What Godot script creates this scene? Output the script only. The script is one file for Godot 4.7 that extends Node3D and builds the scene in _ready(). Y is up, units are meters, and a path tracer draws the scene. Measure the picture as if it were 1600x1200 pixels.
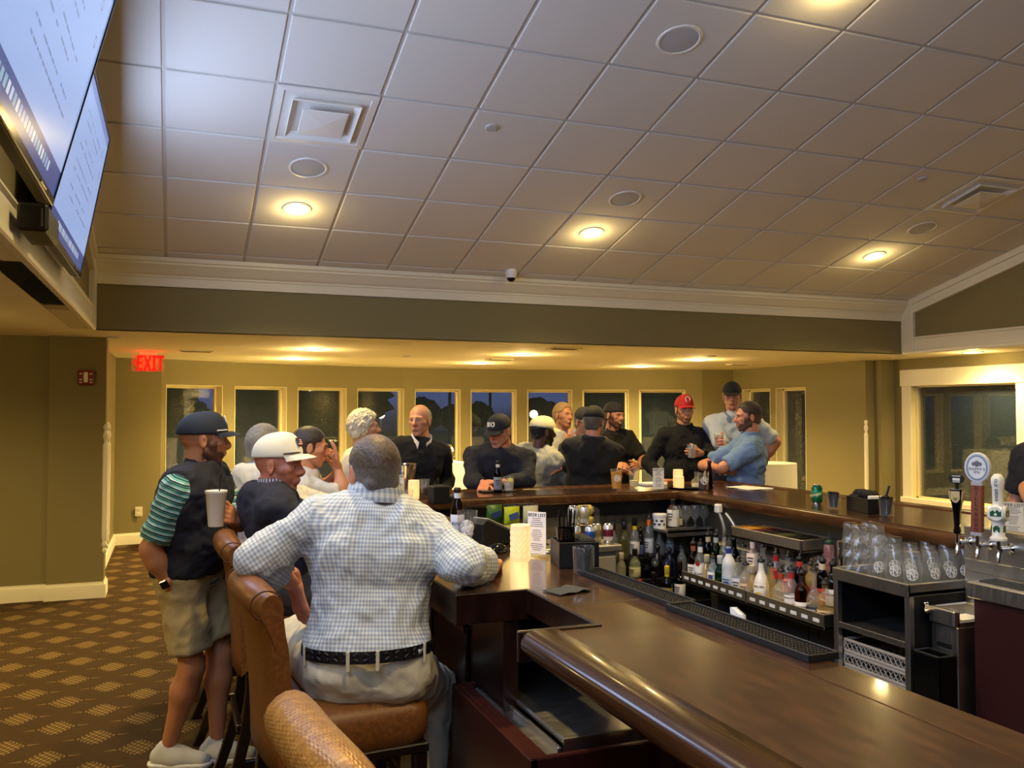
extends Node3D
# A clubhouse bar at dusk: vaulted tile ceiling, horseshoe bar, guests standing and sitting round it.

const EYE := 1.65
const T := 0.61                       # ceiling module
const SLOPE := 0.2540
const CEIL0 := Vector3(-0.0637, 3.6918, -4.5745)
const LOW := 2.305                    # height of the flat ceiling
const BAR := 1.07

func _ready() -> void:
	camera_sky_light()
	make_materials()
	build_outside()
	build_shell()
	build_ceiling_fittings()
	build_wall_fittings()
	build_bar()
	build_underbar()
	build_bar_top_items()
	build_bottles()
	build_glassware()
	build_stools()
	build_tables()
	build_people()

func camera_sky_light() -> void:
	var cam := Camera3D.new()
	cam.name = "camera"
	cam.position = Vector3(0, EYE, 0)
	cam.rotation = Vector3(0.0304899, -0.3692179, 0.0)
	cam.fov = rad_to_deg(2.0 * atan(600.0 / 1372.7))
	cam.near = 0.02
	cam.far = 300.0
	cam.current = true
	add_child(cam)
	var e := Environment.new()
	e.background_mode = Environment.BG_SKY
	var ps := ProceduralSkyMaterial.new()
	ps.sky_top_color = S(26, 40, 88)
	ps.sky_horizon_color = S(72, 84, 128)
	ps.sky_curve = 0.12
	ps.ground_bottom_color = S(10, 12, 16)
	ps.ground_horizon_color = S(40, 46, 66)
	ps.sky_energy_multiplier = 1.0
	var sky := Sky.new()
	sky.sky_material = ps
	e.sky = sky
	e.background_energy_multiplier = 0.6
	e.tonemap_mode = Environment.TONE_MAPPER_LINEAR
	e.tonemap_exposure = 1.42
	e.sdfgi_enabled = true
	e.ssao_enabled = true
	e.ssil_enabled = true
	var w := WorldEnvironment.new()
	w.name = "world"
	w.environment = e
	add_child(w)

const WARM := Color(1.0, 0.865, 0.56)
const VAULT_LAMP := 4.0              # energy of one downlight in the vault
const LOW_LAMP := 9.2                # energy of one downlight in the flat ceiling
const TV_GLOW := 0.52
# ---------------------------------------------------------------- mesh builder
class MB:
	var v := PackedVector3Array()
	var n := PackedVector3Array()
	var uv := PackedVector2Array()
	var c := PackedColorArray()
	var ix := PackedInt32Array()
	var col := Color.WHITE
	var xf := Transform3D.IDENTITY

	func vert(p: Vector3, nn: Vector3, u := Vector2.ZERO) -> int:
		v.append(xf * p)
		n.append((xf.basis * nn).normalized())
		uv.append(u)
		c.append(col)
		return v.size() - 1

	func tri(a: int, b: int, d: int) -> void:
		var g := (v[d] - v[a]).cross(v[b] - v[a])
		if g.dot(n[a] + n[b] + n[d]) < 0.0:
			ix.append_array([a, d, b])
		else:
			ix.append_array([a, b, d])

	func quad(a: int, b: int, d: int, e: int) -> void:
		tri(a, b, d)
		tri(a, d, e)

	# flat polygon (convex), normal given or from its winding
	func face(pts: Array, nn := Vector3.ZERO, uvs := []) -> void:
		var m := nn
		if m == Vector3.ZERO:
			m = (pts[2] - pts[0]).cross(pts[1] - pts[0]).normalized()
		var s := v.size()
		for i in pts.size():
			vert(pts[i], m, uvs[i] if uvs.size() > i else Vector2(pts[i].x, pts[i].z) if absf(m.y) > 0.7 else Vector2(pts[i].z, -pts[i].y) if absf(m.x) > 0.7 else Vector2(pts[i].x, -pts[i].y))
		for i in range(1, pts.size() - 1):
			tri(s, s + i, s + i + 1)

	func box(ce: Vector3, sz: Vector3, bev := 0.0, ba := Basis.IDENTITY) -> void:
		var h := sz * 0.5
		var keep := xf
		xf = xf * Transform3D(ba, ce)
		var e := minf(bev, minf(h.x, minf(h.y, h.z)) * 0.95)
		for ax in 3:
			var u := (ax + 1) % 3
			var w := (ax + 2) % 3
			for s: float in [-1.0, 1.0]:
				var nn := Vector3.ZERO
				nn[ax] = s
				var pts := []
				for q in [[-1, -1], [1, -1], [1, 1], [-1, 1]]:
					var p := Vector3.ZERO
					p[ax] = s * h[ax]
					p[u] = q[0] * (h[u] - e)
					p[w] = q[1] * (h[w] - e)
					pts.append(p)
				face(pts, nn)
				if e > 0.0:
					for s2: float in [-1.0, 1.0]:
						var a := Vector3.ZERO
						var b := Vector3.ZERO
						a[ax] = s * h[ax]; a[u] = s2 * (h[u] - e)
						b[ax] = s * (h[ax] - e); b[u] = s2 * h[u]
						var d := b
						var f := a
						a[w] = -(h[w] - e); b[w] = a[w]; d[w] = h[w] - e; f[w] = d[w]
						var n2 := Vector3.ZERO
						n2[ax] = s; n2[u] = s2
						face([a, b, d, f], n2.normalized())
		if e > 0.0:
			for sx: float in [-1.0, 1.0]:
				for sy: float in [-1.0, 1.0]:
					for sz2: float in [-1.0, 1.0]:
						var s3 := Vector3(sx, sy, sz2)
						face([s3 * (h - Vector3(0, e, e)), s3 * (h - Vector3(e, 0, e)), s3 * (h - Vector3(e, e, 0))], s3.normalized())
		xf = keep

	# box from two corners
	func bx(a: Vector3, b: Vector3, bev := 0.0) -> void:
		box((a + b) * 0.5, (b - a).abs(), bev)

	# surface of revolution about y; profile of (radius, height) going so that outside lies to its right-hand side when it rises
	func lathe(pr: Array, seg := 24, smooth := 0.75, sc := Vector2.ONE) -> void:
		var k := pr.size()
		var fn := []
		for i in k - 1:
			var d: Vector2 = pr[i + 1] - pr[i]
			fn.append(Vector2(d.y, -d.x).normalized())
		var run := 0.0
		for i in k - 1:
			var a: Vector2 = pr[i]
			var b: Vector2 = pr[i + 1]
			if a.distance_to(b) < 0.00001:
				continue
			var na: Vector2 = fn[i]
			var nb: Vector2 = fn[i]
			if i > 0 and fn[i].dot(fn[i - 1]) > smooth:
				na = (fn[i] + fn[i - 1]).normalized()
			if i < k - 2 and fn[i].dot(fn[i + 1]) > smooth:
				nb = (fn[i] + fn[i + 1]).normalized()
			var s := v.size()
			for j in seg + 1:
				var t := TAU * j / seg
				var cs := Vector2(sin(t) * sc.x, cos(t) * sc.y)
				vert(Vector3(cs.x * a.x, a.y, cs.y * a.x), Vector3(cs.x * na.x, na.y, cs.y * na.x), Vector2(float(j) / seg, run))
				vert(Vector3(cs.x * b.x, b.y, cs.y * b.x), Vector3(cs.x * nb.x, nb.y, cs.y * nb.x), Vector2(float(j) / seg, run + a.distance_to(b)))
			for j in seg:
				var q := s + j * 2
				if b.x > 0.00001:
					tri(q, q + 1, q + 3)
				if a.x > 0.00001:
					tri(q, q + 3, q + 2)
			run += a.distance_to(b)

	func tube(path: Array, ra: float, seg := 10, rb := -1.0, cap := true) -> void:
		var r1 := ra if rb < 0.0 else rb
		var k := path.size()
		var side := Vector3.ZERO
		var s := v.size()
		var run := 0.0
		for i in k:
			var d: Vector3 = (path[mini(i + 1, k - 1)] - path[maxi(i - 1, 0)]).normalized()
			if side == Vector3.ZERO:
				side = d.cross(Vector3.UP if absf(d.y) < 0.9 else Vector3.RIGHT).normalized()
			side = (side - d * side.dot(d)).normalized()
			var up := side.cross(d)
			var r := lerpf(ra, r1, float(i) / (k - 1))
			if i > 0:
				run += path[i].distance_to(path[i - 1])
			for j in seg + 1:
				var t := TAU * j / seg
				var o := side * cos(t) + up * sin(t)
				vert(path[i] + o * r, o, Vector2(float(j) / seg, run))
		for i in k - 1:
			for j in seg:
				var q := s + i * (seg + 1) + j
				quad(q, q + 1, q + seg + 2, q + seg + 1)
		if cap:
			for e in 2:
				var i := 0 if e == 0 else k - 1
				var d: Vector3 = (path[0] - path[1]).normalized() if e == 0 else (path[k - 1] - path[k - 2]).normalized()
				var b := v.size()
				for j in seg:
					vert((xf.affine_inverse() * v[s + i * (seg + 1) + j]), d)
				for j in range(1, seg - 1):
					tri(b, b + j, b + j + 1)

	# mouldings: a profile of (out, up) swept along a level path of (x, z); out points to the right of the path's direction
	func sweep(pr: Array, path: Array, closed := false, smooth := 0.8, caps := false) -> void:
		var k := path.size()
		var off := []
		for i in k:
			var a: Vector2 = path[i]
			var dp := Vector2.ZERO
			var dn := Vector2.ZERO
			if i > 0 or closed:
				dp = (a - path[(i - 1 + k) % k]).normalized()
			if i < k - 1 or closed:
				dn = (path[(i + 1) % k] - a).normalized()
			if dp == Vector2.ZERO: dp = dn
			if dn == Vector2.ZERO: dn = dp
			var np := Vector2(-dp.y, dp.x)
			var nq := Vector2(-dn.y, dn.x)
			var m := (np + nq).normalized()
			off.append(m / maxf(m.dot(np), 0.25))
		var f := []
		for i in pr.size() - 1:
			var d: Vector2 = pr[i + 1] - pr[i]
			f.append(Vector2(d.y, -d.x).normalized())
		for i in (k if closed else k - 1):
			var i2 := (i + 1) % k
			var dir: Vector2 = (path[i2] - path[i]).normalized()
			var outv := Vector2(-dir.y, dir.x)
			var ln: float = path[i].distance_to(path[i2])
			for q in pr.size() - 1:
				var ns := []
				for e in 2:
					var m: Vector2 = f[q]
					var o := q - 1 if e == 0 else q + 1
					if o >= 0 and o < f.size() and f[q].dot(f[o]) > smooth:
						m = (f[q] + f[o]).normalized()
					ns.append(Vector3(outv.x * m.x, m.y, outv.y * m.x))
				var s := v.size()
				for e in 2:
					var pq: Vector2 = pr[q + e]
					for g in 2:
						var pt: Vector2 = path[i if g == 0 else i2] + off[i if g == 0 else i2] * pq.x
						vert(Vector3(pt.x, pq.y, pt.y), ns[e], Vector2(ln * g, pq.x + pq.y))
				quad(s, s + 1, s + 3, s + 2)
		if caps and not closed:
			for e in 2:
				var i := 0 if e == 0 else k - 1
				var dir: Vector2 = (path[0] - path[1]).normalized() if e == 0 else (path[k - 1] - path[k - 2]).normalized()
				var poly := PackedVector2Array(pr)
				var t := Geometry2D.triangulate_polygon(poly)
				var s := v.size()
				for pq: Vector2 in pr:
					var pt: Vector2 = path[i] + off[i] * pq.x
					vert(Vector3(pt.x, pq.y, pt.y), Vector3(dir.x, 0, dir.y))
				for j in t.size() / 3:
					tri(s + t[j * 3], s + t[j * 3 + 1], s + t[j * 3 + 2])

	# polygon (2D) pushed along z of the current transform: from z0 to z1
	func prism(poly: Array, z0: float, z1: float, bev := 0.0) -> void:
		var pk := PackedVector2Array(poly)
		if Geometry2D.is_polygon_clockwise(pk):
			pk.reverse()
		var t := Geometry2D.triangulate_polygon(pk)
		var k := pk.size()
		var inn := pk
		if bev > 0.0:
			inn = PackedVector2Array()
			for i in k:
				var dp := (pk[i] - pk[(i - 1 + k) % k]).normalized()
				var dn := (pk[(i + 1) % k] - pk[i]).normalized()
				var m := (Vector2(-dp.y, dp.x) + Vector2(-dn.y, dn.x)).normalized()
				inn.append(pk[i] + m / maxf(m.dot(Vector2(-dp.y, dp.x)), 0.4) * bev)
		var sg := 1.0 if z1 > z0 else -1.0
		for e in 2:
			var z := z0 if e == 0 else z1
			var s := v.size()
			for q in inn:
				vert(Vector3(q.x, q.y, z), Vector3(0, 0, -sg if e == 0 else sg), q)
			for j in t.size() / 3:
				tri(s + t[j * 3], s + t[j * 3 + 1], s + t[j * 3 + 2])
		for i in k:
			var i2 := (i + 1) % k
			var d := (pk[i2] - pk[i]).normalized()
			var nn := Vector3(d.y, -d.x, 0)
			face([Vector3(pk[i].x, pk[i].y, z0 + bev * sg), Vector3(pk[i2].x, pk[i2].y, z0 + bev * sg), Vector3(pk[i2].x, pk[i2].y, z1 - bev * sg), Vector3(pk[i].x, pk[i].y, z1 - bev * sg)], nn)
			if bev > 0.0:
				for e in 2:
					var za := z0 if e == 0 else z1
					var zb := z0 + bev * sg if e == 0 else z1 - bev * sg
					face([Vector3(inn[i].x, inn[i].y, za), Vector3(inn[i2].x, inn[i2].y, za), Vector3(pk[i2].x, pk[i2].y, zb), Vector3(pk[i].x, pk[i].y, zb)], (nn + Vector3(0, 0, -sg if e == 0 else sg)).normalized())

	# a row of rings of equal length joined to a skin; normals from the faces
	func loft(rings: Array, closed := true, cap0 := false, cap1 := false, uvs := Vector2(1, 1)) -> void:
		var s := v.size()
		var m: int = rings[0].size()
		var w := m + 1 if closed else m
		for i in rings.size():
			for j in w:
				vert(rings[i][j % m], Vector3.UP, Vector2(float(j) / m * uvs.x, float(i) / rings.size() * uvs.y))
		var acc := []
		acc.resize(w * rings.size())
		acc.fill(Vector3.ZERO)
		for i in rings.size() - 1:
			for j in w - 1:
				var a := i * w + j
				var q := [a, a + 1, a + w + 1, a + w]
				var g := (v[s + q[2]] - v[s + q[0]]).cross(v[s + q[1]] - v[s + q[3]])
				for e: int in q:
					acc[e] += g
				ix.append_array([s + q[0], s + q[1], s + q[2], s + q[0], s + q[2], s + q[3]])
		for i in rings.size():
			if closed:
				var t: Vector3 = acc[i * w] + acc[i * w + m]
				acc[i * w] = t
				acc[i * w + m] = t
			for j in w:
				# clockwise front: the normal is the other way round
				n[s + i * w + j] = -acc[i * w + j].normalized() if acc[i * w + j].length() > 0.0 else Vector3.UP
		# make the winding agree with the normals
		for e in 2:
			if (e == 0 and cap0) or (e == 1 and cap1):
				var r: Array = rings[0] if e == 0 else rings[-1]
				var ce := Vector3.ZERO
				for p: Vector3 in r:
					ce += p / r.size()
				var o := Vector3.ZERO
				for p: Vector3 in (rings[1] if e == 0 else rings[-2]):
					o += p / r.size()
				var nn := Vector3.ZERO
				for j in m:
					nn += (r[j] - ce).cross(r[(j + 1) % m] - ce)
				nn = nn.normalized()
				if nn.dot(ce - o) < 0.0:
					nn = -nn
				var b := v.size()
				vert(ce, nn)
				for p: Vector3 in r:
					vert(p, nn)
				for j in m:
					tri(b, b + 1 + j, b + 1 + (j + 1) % m)

	func mesh() -> ArrayMesh:
		# winding follows the stored normals everywhere
		for t in ix.size() / 3:
			var a := ix[t * 3]
			var b := ix[t * 3 + 1]
			var d := ix[t * 3 + 2]
			if (v[d] - v[a]).cross(v[b] - v[a]).dot(n[a] + n[b] + n[d]) < 0.0:
				ix[t * 3 + 1] = d
				ix[t * 3 + 2] = b
		var ar := []
		ar.resize(Mesh.ARRAY_MAX)
		ar[Mesh.ARRAY_VERTEX] = v
		ar[Mesh.ARRAY_NORMAL] = n
		ar[Mesh.ARRAY_TEX_UV] = uv
		ar[Mesh.ARRAY_COLOR] = c
		ar[Mesh.ARRAY_INDEX] = ix
		var m := ArrayMesh.new()
		m.add_surface_from_arrays(Mesh.PRIMITIVE_TRIANGLES, ar)
		return m


# ---------------------------------------------------------------- scene helpers
var used := {}

func numbered(called: String) -> String:
	var k: int = used.get(called, 0)
	used[called] = k + 1
	return called if k == 0 else "%s_%03d" % [called, k]

func tag(o: Node3D, label: String, category: String, group := "") -> Node3D:
	o.set_meta("label", label)
	o.set_meta("category", category)
	if group:
		o.set_meta("group", group)
	return o

func thing(called: String, label: String, category: String, at := Vector3.ZERO, turn := 0.0, group := "") -> Node3D:
	var o := Node3D.new()
	o.name = numbered(called)
	add_child(o, true)
	o.position = at
	o.rotation.y = turn
	return tag(o, label, category, group)

func part(parent: Node, called: String, m: Variant, material: Material, at := Vector3.ZERO) -> MeshInstance3D:
	var o := MeshInstance3D.new()
	o.name = called if parent != self else numbered(called)
	o.mesh = m.mesh() if m is MB else m
	o.material_override = material
	o.position = at
	parent.add_child(o, true)
	return o

func struct(called: String, m: Variant, material: Material, label: String, category := "") -> MeshInstance3D:
	var o := part(self, called, m, material)
	o.set_meta("kind", "structure")
	o.set_meta("label", label)
	o.set_meta("category", category if category else called.split("_")[0])
	return o

func S(r: float, g: float, b: float, a := 1.0) -> Color:
	return Color(r / 255.0, g / 255.0, b / 255.0, a)

func mat(colr: Color, rough := 0.6, metal := 0.0, spec := 0.5) -> StandardMaterial3D:
	var m := StandardMaterial3D.new()
	m.albedo_color = colr
	m.roughness = rough
	m.metallic = metal
	m.metallic_specular = spec
	return m

func glow(colr: Color, energy: float) -> StandardMaterial3D:
	var m := mat(Color.BLACK, 0.5)
	m.emission_enabled = true
	m.emission = colr
	m.emission_energy_multiplier = energy
	return m

func pane(colr: Color, alpha := 0.06, rough := 0.02) -> StandardMaterial3D:
	var m := mat(Color(colr, alpha), rough)
	m.transparency = BaseMaterial3D.TRANSPARENCY_ALPHA
	return m

func liquid(colr: Color, scale := 0.033) -> StandardMaterial3D:
	if colr.get_luminance() > 0.4:      # pale drinks: a tinted, mostly clear body
		return pane(colr, 0.24)
	var m := mat(Color(colr, 0.0), 0.02)
	m.refraction_enabled = true
	m.refraction_scale = scale
	return m

func noise_tex(freq: float, low: Color, high: Color, sx := 256, sy := 256, oct := 4, seed_ := 1, mid := Color.TRANSPARENT) -> NoiseTexture2D:
	var f := FastNoiseLite.new()
	f.noise_type = FastNoiseLite.TYPE_SIMPLEX_SMOOTH
	f.frequency = freq
	f.fractal_octaves = oct
	f.seed = seed_
	var t := NoiseTexture2D.new()
	t.width = sx
	t.height = sy
	t.seamless = true
	t.noise = f
	var g := Gradient.new()
	g.set_color(0, low)
	g.set_color(1, high)
	if mid.a > 0.0:
		g.add_point(0.5, mid)
	t.color_ramp = g
	return t

func relief(m: StandardMaterial3D, tex: Texture2D, cm: float, scale := Vector3.ONE, tri := true) -> StandardMaterial3D:
	m.heightmap_enabled = true
	m.heightmap_texture = tex
	m.heightmap_scale = cm
	if tri:
		m.uv1_triplanar = true
	m.uv1_scale = scale
	return m

func text_mesh(words: String, height: float, bold := true, mono := false, serif := false) -> TextMesh:
	var f := SystemFont.new()
	f.font_names = PackedStringArray(["Droid Serif" if serif else "Droid Sans Mono" if mono else "Droid Sans"])
	f.font_weight = 700 if bold else 400
	var t := TextMesh.new()
	t.font = f
	t.text = words
	t.font_size = 64
	t.pixel_size = height / 46.0
	t.depth = 0.0008
	t.curve_step = 4.0
	return t

# lettering bent round an upright cylinder; x of the text runs round it
func text_round(words: String, height: float, radius: float, y: float, angle: float, bold := true) -> ArrayMesh:
	var ar := text_mesh(words, height, bold).get_mesh_arrays()
	var vs: PackedVector3Array = ar[Mesh.ARRAY_VERTEX]
	var ns: PackedVector3Array = ar[Mesh.ARRAY_NORMAL]
	for i in vs.size():
		var a := vs[i].x / radius + angle
		var q := ns[i]
		ns[i] = Vector3(sin(a) * q.z + cos(a) * q.x, q.y, cos(a) * q.z - sin(a) * q.x)
		vs[i] = Vector3(sin(a) * (radius + vs[i].z), y + vs[i].y, cos(a) * (radius + vs[i].z))
	var out := []
	out.resize(Mesh.ARRAY_MAX)
	out[Mesh.ARRAY_VERTEX] = vs
	out[Mesh.ARRAY_NORMAL] = ns
	out[Mesh.ARRAY_INDEX] = ar[Mesh.ARRAY_INDEX]
	var m := ArrayMesh.new()
	m.add_surface_from_arrays(Mesh.PRIMITIVE_TRIANGLES, out)
	return m

func letters(parent: Node, called: String, words: String, height: float, material: Material, xf: Transform3D, bold := true, serif := false) -> MeshInstance3D:
	var o := MeshInstance3D.new()
	o.name = called
	o.mesh = text_mesh(words, height, bold, false, serif)
	o.material_override = material
	o.transform = xf
	parent.add_child(o, true)
	return o

func arc_pts(ce: Vector2, r: float, a0: float, a1: float, k: int) -> Array:
	var o := []
	for i in k + 1:
		var t := lerpf(a0, a1, float(i) / k)
		o.append(ce + Vector2(cos(t), sin(t)) * r)
	return o

func round_rect(w: float, h: float, r: float, k := 4) -> Array:
	var o := []
	for q in 4:
		var ce := Vector2((w * 0.5 - r) * [1, -1, -1, 1][q], (h * 0.5 - r) * [1, 1, -1, -1][q])
		o.append_array(arc_pts(ce, r, q * PI / 2, (q + 1) * PI / 2, k))
	return o
# ---------------------------------------------------------------- materials
var M := {}

func make_materials() -> void:
	var plaster := noise_tex(0.02, Color(0.42, 0.42, 0.42), Color(0.58, 0.58, 0.58), 256, 256, 5, 3)
	M.wall = relief(mat(S(129, 119, 80), 0.75), plaster, 0.06, Vector3(3, 3, 3))
	M.trim = mat(S(232, 226, 204), 0.38)
	M.tile = relief(mat(S(226, 223, 216), 0.9), noise_tex(0.12, Color(0.3, 0.3, 0.3), Color(0.7, 0.7, 0.7), 256, 256, 3, 5), 0.03, Vector3(4, 4, 4))
	M.grid = mat(S(206, 204, 198), 0.4)
	M.flat = mat(S(238, 228, 192), 0.85)
	M.white = mat(S(235, 233, 226), 0.4)
	M.grille = relief(mat(S(196, 196, 196), 0.7), noise_tex(0.35, Color(0, 0, 0), Color(1, 1, 1), 128, 128, 1, 8), 0.05, Vector3(20, 20, 20))
	M.lamp = glow(Color(1.0, 0.87, 0.58), 9.0)
	M.black = mat(S(14, 14, 15), 0.45)
	M.gloss_black = mat(S(9, 9, 10), 0.12)
	M.rubber = mat(S(14, 14, 15), 0.6)
	M.dark_metal = mat(S(60, 60, 62), 0.35, 0.9)
	M.chrome = mat(S(225, 225, 225), 0.12, 1.0)
	var brush := noise_tex(0.03, Color(0.72, 0.72, 0.72), Color(0.95, 0.95, 0.95), 256, 256, 4, 12)
	M.steel = mat(S(196, 192, 184), 0.3, 1.0)
	M.steel.roughness_texture = brush
	M.steel.uv1_triplanar = true
	M.steel.uv1_scale = Vector3(1.0, 1.0, 6.0)
	M.steel.roughness = 0.42
	M.steel_dull = mat(S(120, 118, 112), 0.5, 1.0)
	M.window_frame = mat(S(226, 214, 166), 0.5)
	M.glass = pane(Color(0.5, 0.6, 0.7), 0.05)
	# varnished wood of the bar
	var grain := noise_tex(0.012, S(36, 20, 10), S(80, 50, 25), 512, 512, 5, 21, S(56, 32, 15))
	M.bar_wood = mat(Color.WHITE, 0.24)
	M.bar_wood.albedo_texture = grain
	M.bar_wood.uv1_triplanar = true
	M.bar_wood.uv1_world_triplanar = true
	M.bar_wood.uv1_scale = Vector3(3.2, 3.2, 0.9)
	M.bar_wood.metallic_specular = 0.6
	M.bar_wood.clearcoat_enabled = true
	M.bar_wood.clearcoat = 0.5
	M.bar_wood.clearcoat_roughness = 0.06
	M.bar_wood.heightmap_enabled = true
	M.bar_wood.heightmap_texture = noise_tex(0.03, Color(0.2, 0.2, 0.2), Color(0.8, 0.8, 0.8), 256, 256, 3, 33)
	M.bar_wood.heightmap_scale = 0.035
	M.bar_wood_x = M.bar_wood.duplicate()
	M.bar_wood_x.uv1_scale = Vector3(0.9, 3.2, 3.2)
	M.bar_edge = M.bar_wood.duplicate()
	M.bar_edge.albedo_texture = noise_tex(0.012, S(58, 33, 16), S(98, 62, 32), 256, 256, 5, 23)
	M.bar_edge.clearcoat = 0.2
	M.bar_edge.metallic_specular = 0.4
	M.nosing = M.bar_edge.duplicate()
	M.nosing.albedo_texture = noise_tex(0.012, S(34, 17, 9), S(62, 34, 18), 256, 256, 5, 29)
	M.nosing.clearcoat = 0.3
	M.dark_wood = mat(S(40, 20, 14), 0.3)
	M.dark_wood.albedo_texture = noise_tex(0.02, Color(0.6, 0.55, 0.5), Color(1, 1, 1), 256, 256, 4, 41)
	M.dark_wood.uv1_triplanar = true
	M.dark_wood.uv1_scale = Vector3(3, 0.7, 3)
	M.leg_wood = mat(S(24, 14, 10), 0.28)
	M.panel = mat(S(112, 102, 84), 0.45)
	M.panel.albedo_texture = noise_tex(0.02, Color(0.55, 0.53, 0.5), Color(1, 1, 1), 256, 256, 5, 51)
	M.panel.uv1_triplanar = true
	M.panel.uv1_world_triplanar = true
	M.panel.uv1_scale = Vector3(3, 0.5, 3)
	M.paper = mat(S(238, 236, 228), 0.8)
	M.cloth_white = relief(mat(S(240, 236, 222), 0.85), noise_tex(0.3, Color(0.3, 0.3, 0.3), Color(0.7, 0.7, 0.7), 128, 128, 2, 61), 0.02, Vector3(10, 10, 10))
	M.ink = mat(S(30, 30, 34), 0.7)
	M.clear = pane(Color(0.85, 0.88, 0.88), 0.03)
	M.carpet = mat(Color.WHITE, 0.95, 0.0, 0.2)
	M.carpet.albedo_texture = ImageTexture.create_from_image(carpet_image())
	relief(M.carpet, noise_tex(0.4, Color(0.2, 0.2, 0.2), Color(0.8, 0.8, 0.8), 256, 256, 2, 71), 0.0, Vector3.ONE, false)
	M.carpet.heightmap_enabled = false

# one repeat of the carpet: honeycomb medallions, one in the middle and a quarter at each corner
func carpet_image() -> Image:
	var w := 384
	var im := Image.create(w, w, false, Image.FORMAT_RGB8)
	var f := FastNoiseLite.new()
	f.seed = 4
	f.frequency = 1.0
	var hexw := 0.034
	var hexh := 0.024
	for y in w:
		for x in w:
			var u := float(x) / w
			var vv := float(y) / w
			var n := f.get_noise_3d(cos(u * TAU) * 0.7, sin(u * TAU) * 0.7, vv * 60.0) * 0.5 + f.get_noise_3d(cos(u * TAU) * 3.0, sin(u * TAU) * 3.0, vv * 140.0) * 0.4
			var base := S(80, 61, 39).lerp(S(55, 43, 29), clampf(0.5 + n, 0.0, 1.0))
			# metres from the nearest medallion
			var ink := 0.0
			for c in [Vector2(0.5, 0.5), Vector2(0, 0), Vector2(1, 0), Vector2(0, 1), Vector2(1, 1)]:
				var p := Vector2((u - c.x) * 0.407, (vv - c.y) * 0.437)
				if absf(p.x) > 0.17 or absf(p.y) > 0.1:
					continue
				# staggered honeycomb of flattened rings
				var row := roundf(p.y / hexh)
				var shift := 0.5 * hexw if int(absf(row)) % 2 == 1 else 0.0
				var colm := roundf((p.x - shift) / hexw)
				var q := p - Vector2(colm * hexw + shift, row * hexh)
				var r := Vector2(absf(q.x) / (hexw * 0.5), absf(q.y) / (hexh * 0.56))
				var d := maxf(r.x, r.x * 0.5 + r.y * 0.75)
				var cx := absf(colm * hexw + shift)
				var cy := absf(row * hexh)
				if cx / 0.10 + cy / 0.105 < 1.02:
					ink = maxf(ink, 1.0 if d > 0.7 and d < 1.02 else 0.1 if d <= 0.7 else 0.0)
				elif cx < 0.15 and cy < 0.01 and absf(p.x) > 0.1:
					if absf(p.y) < 0.005 * (0.165 - absf(p.x)) / 0.05:
						ink = maxf(ink, 0.8)
			var tone := S(166, 141, 88).lerp(S(142, 118, 72), clampf(0.5 + n, 0, 1))
			im.set_pixel(x, y, base.lerp(tone, ink * 0.82))
	return im

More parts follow.
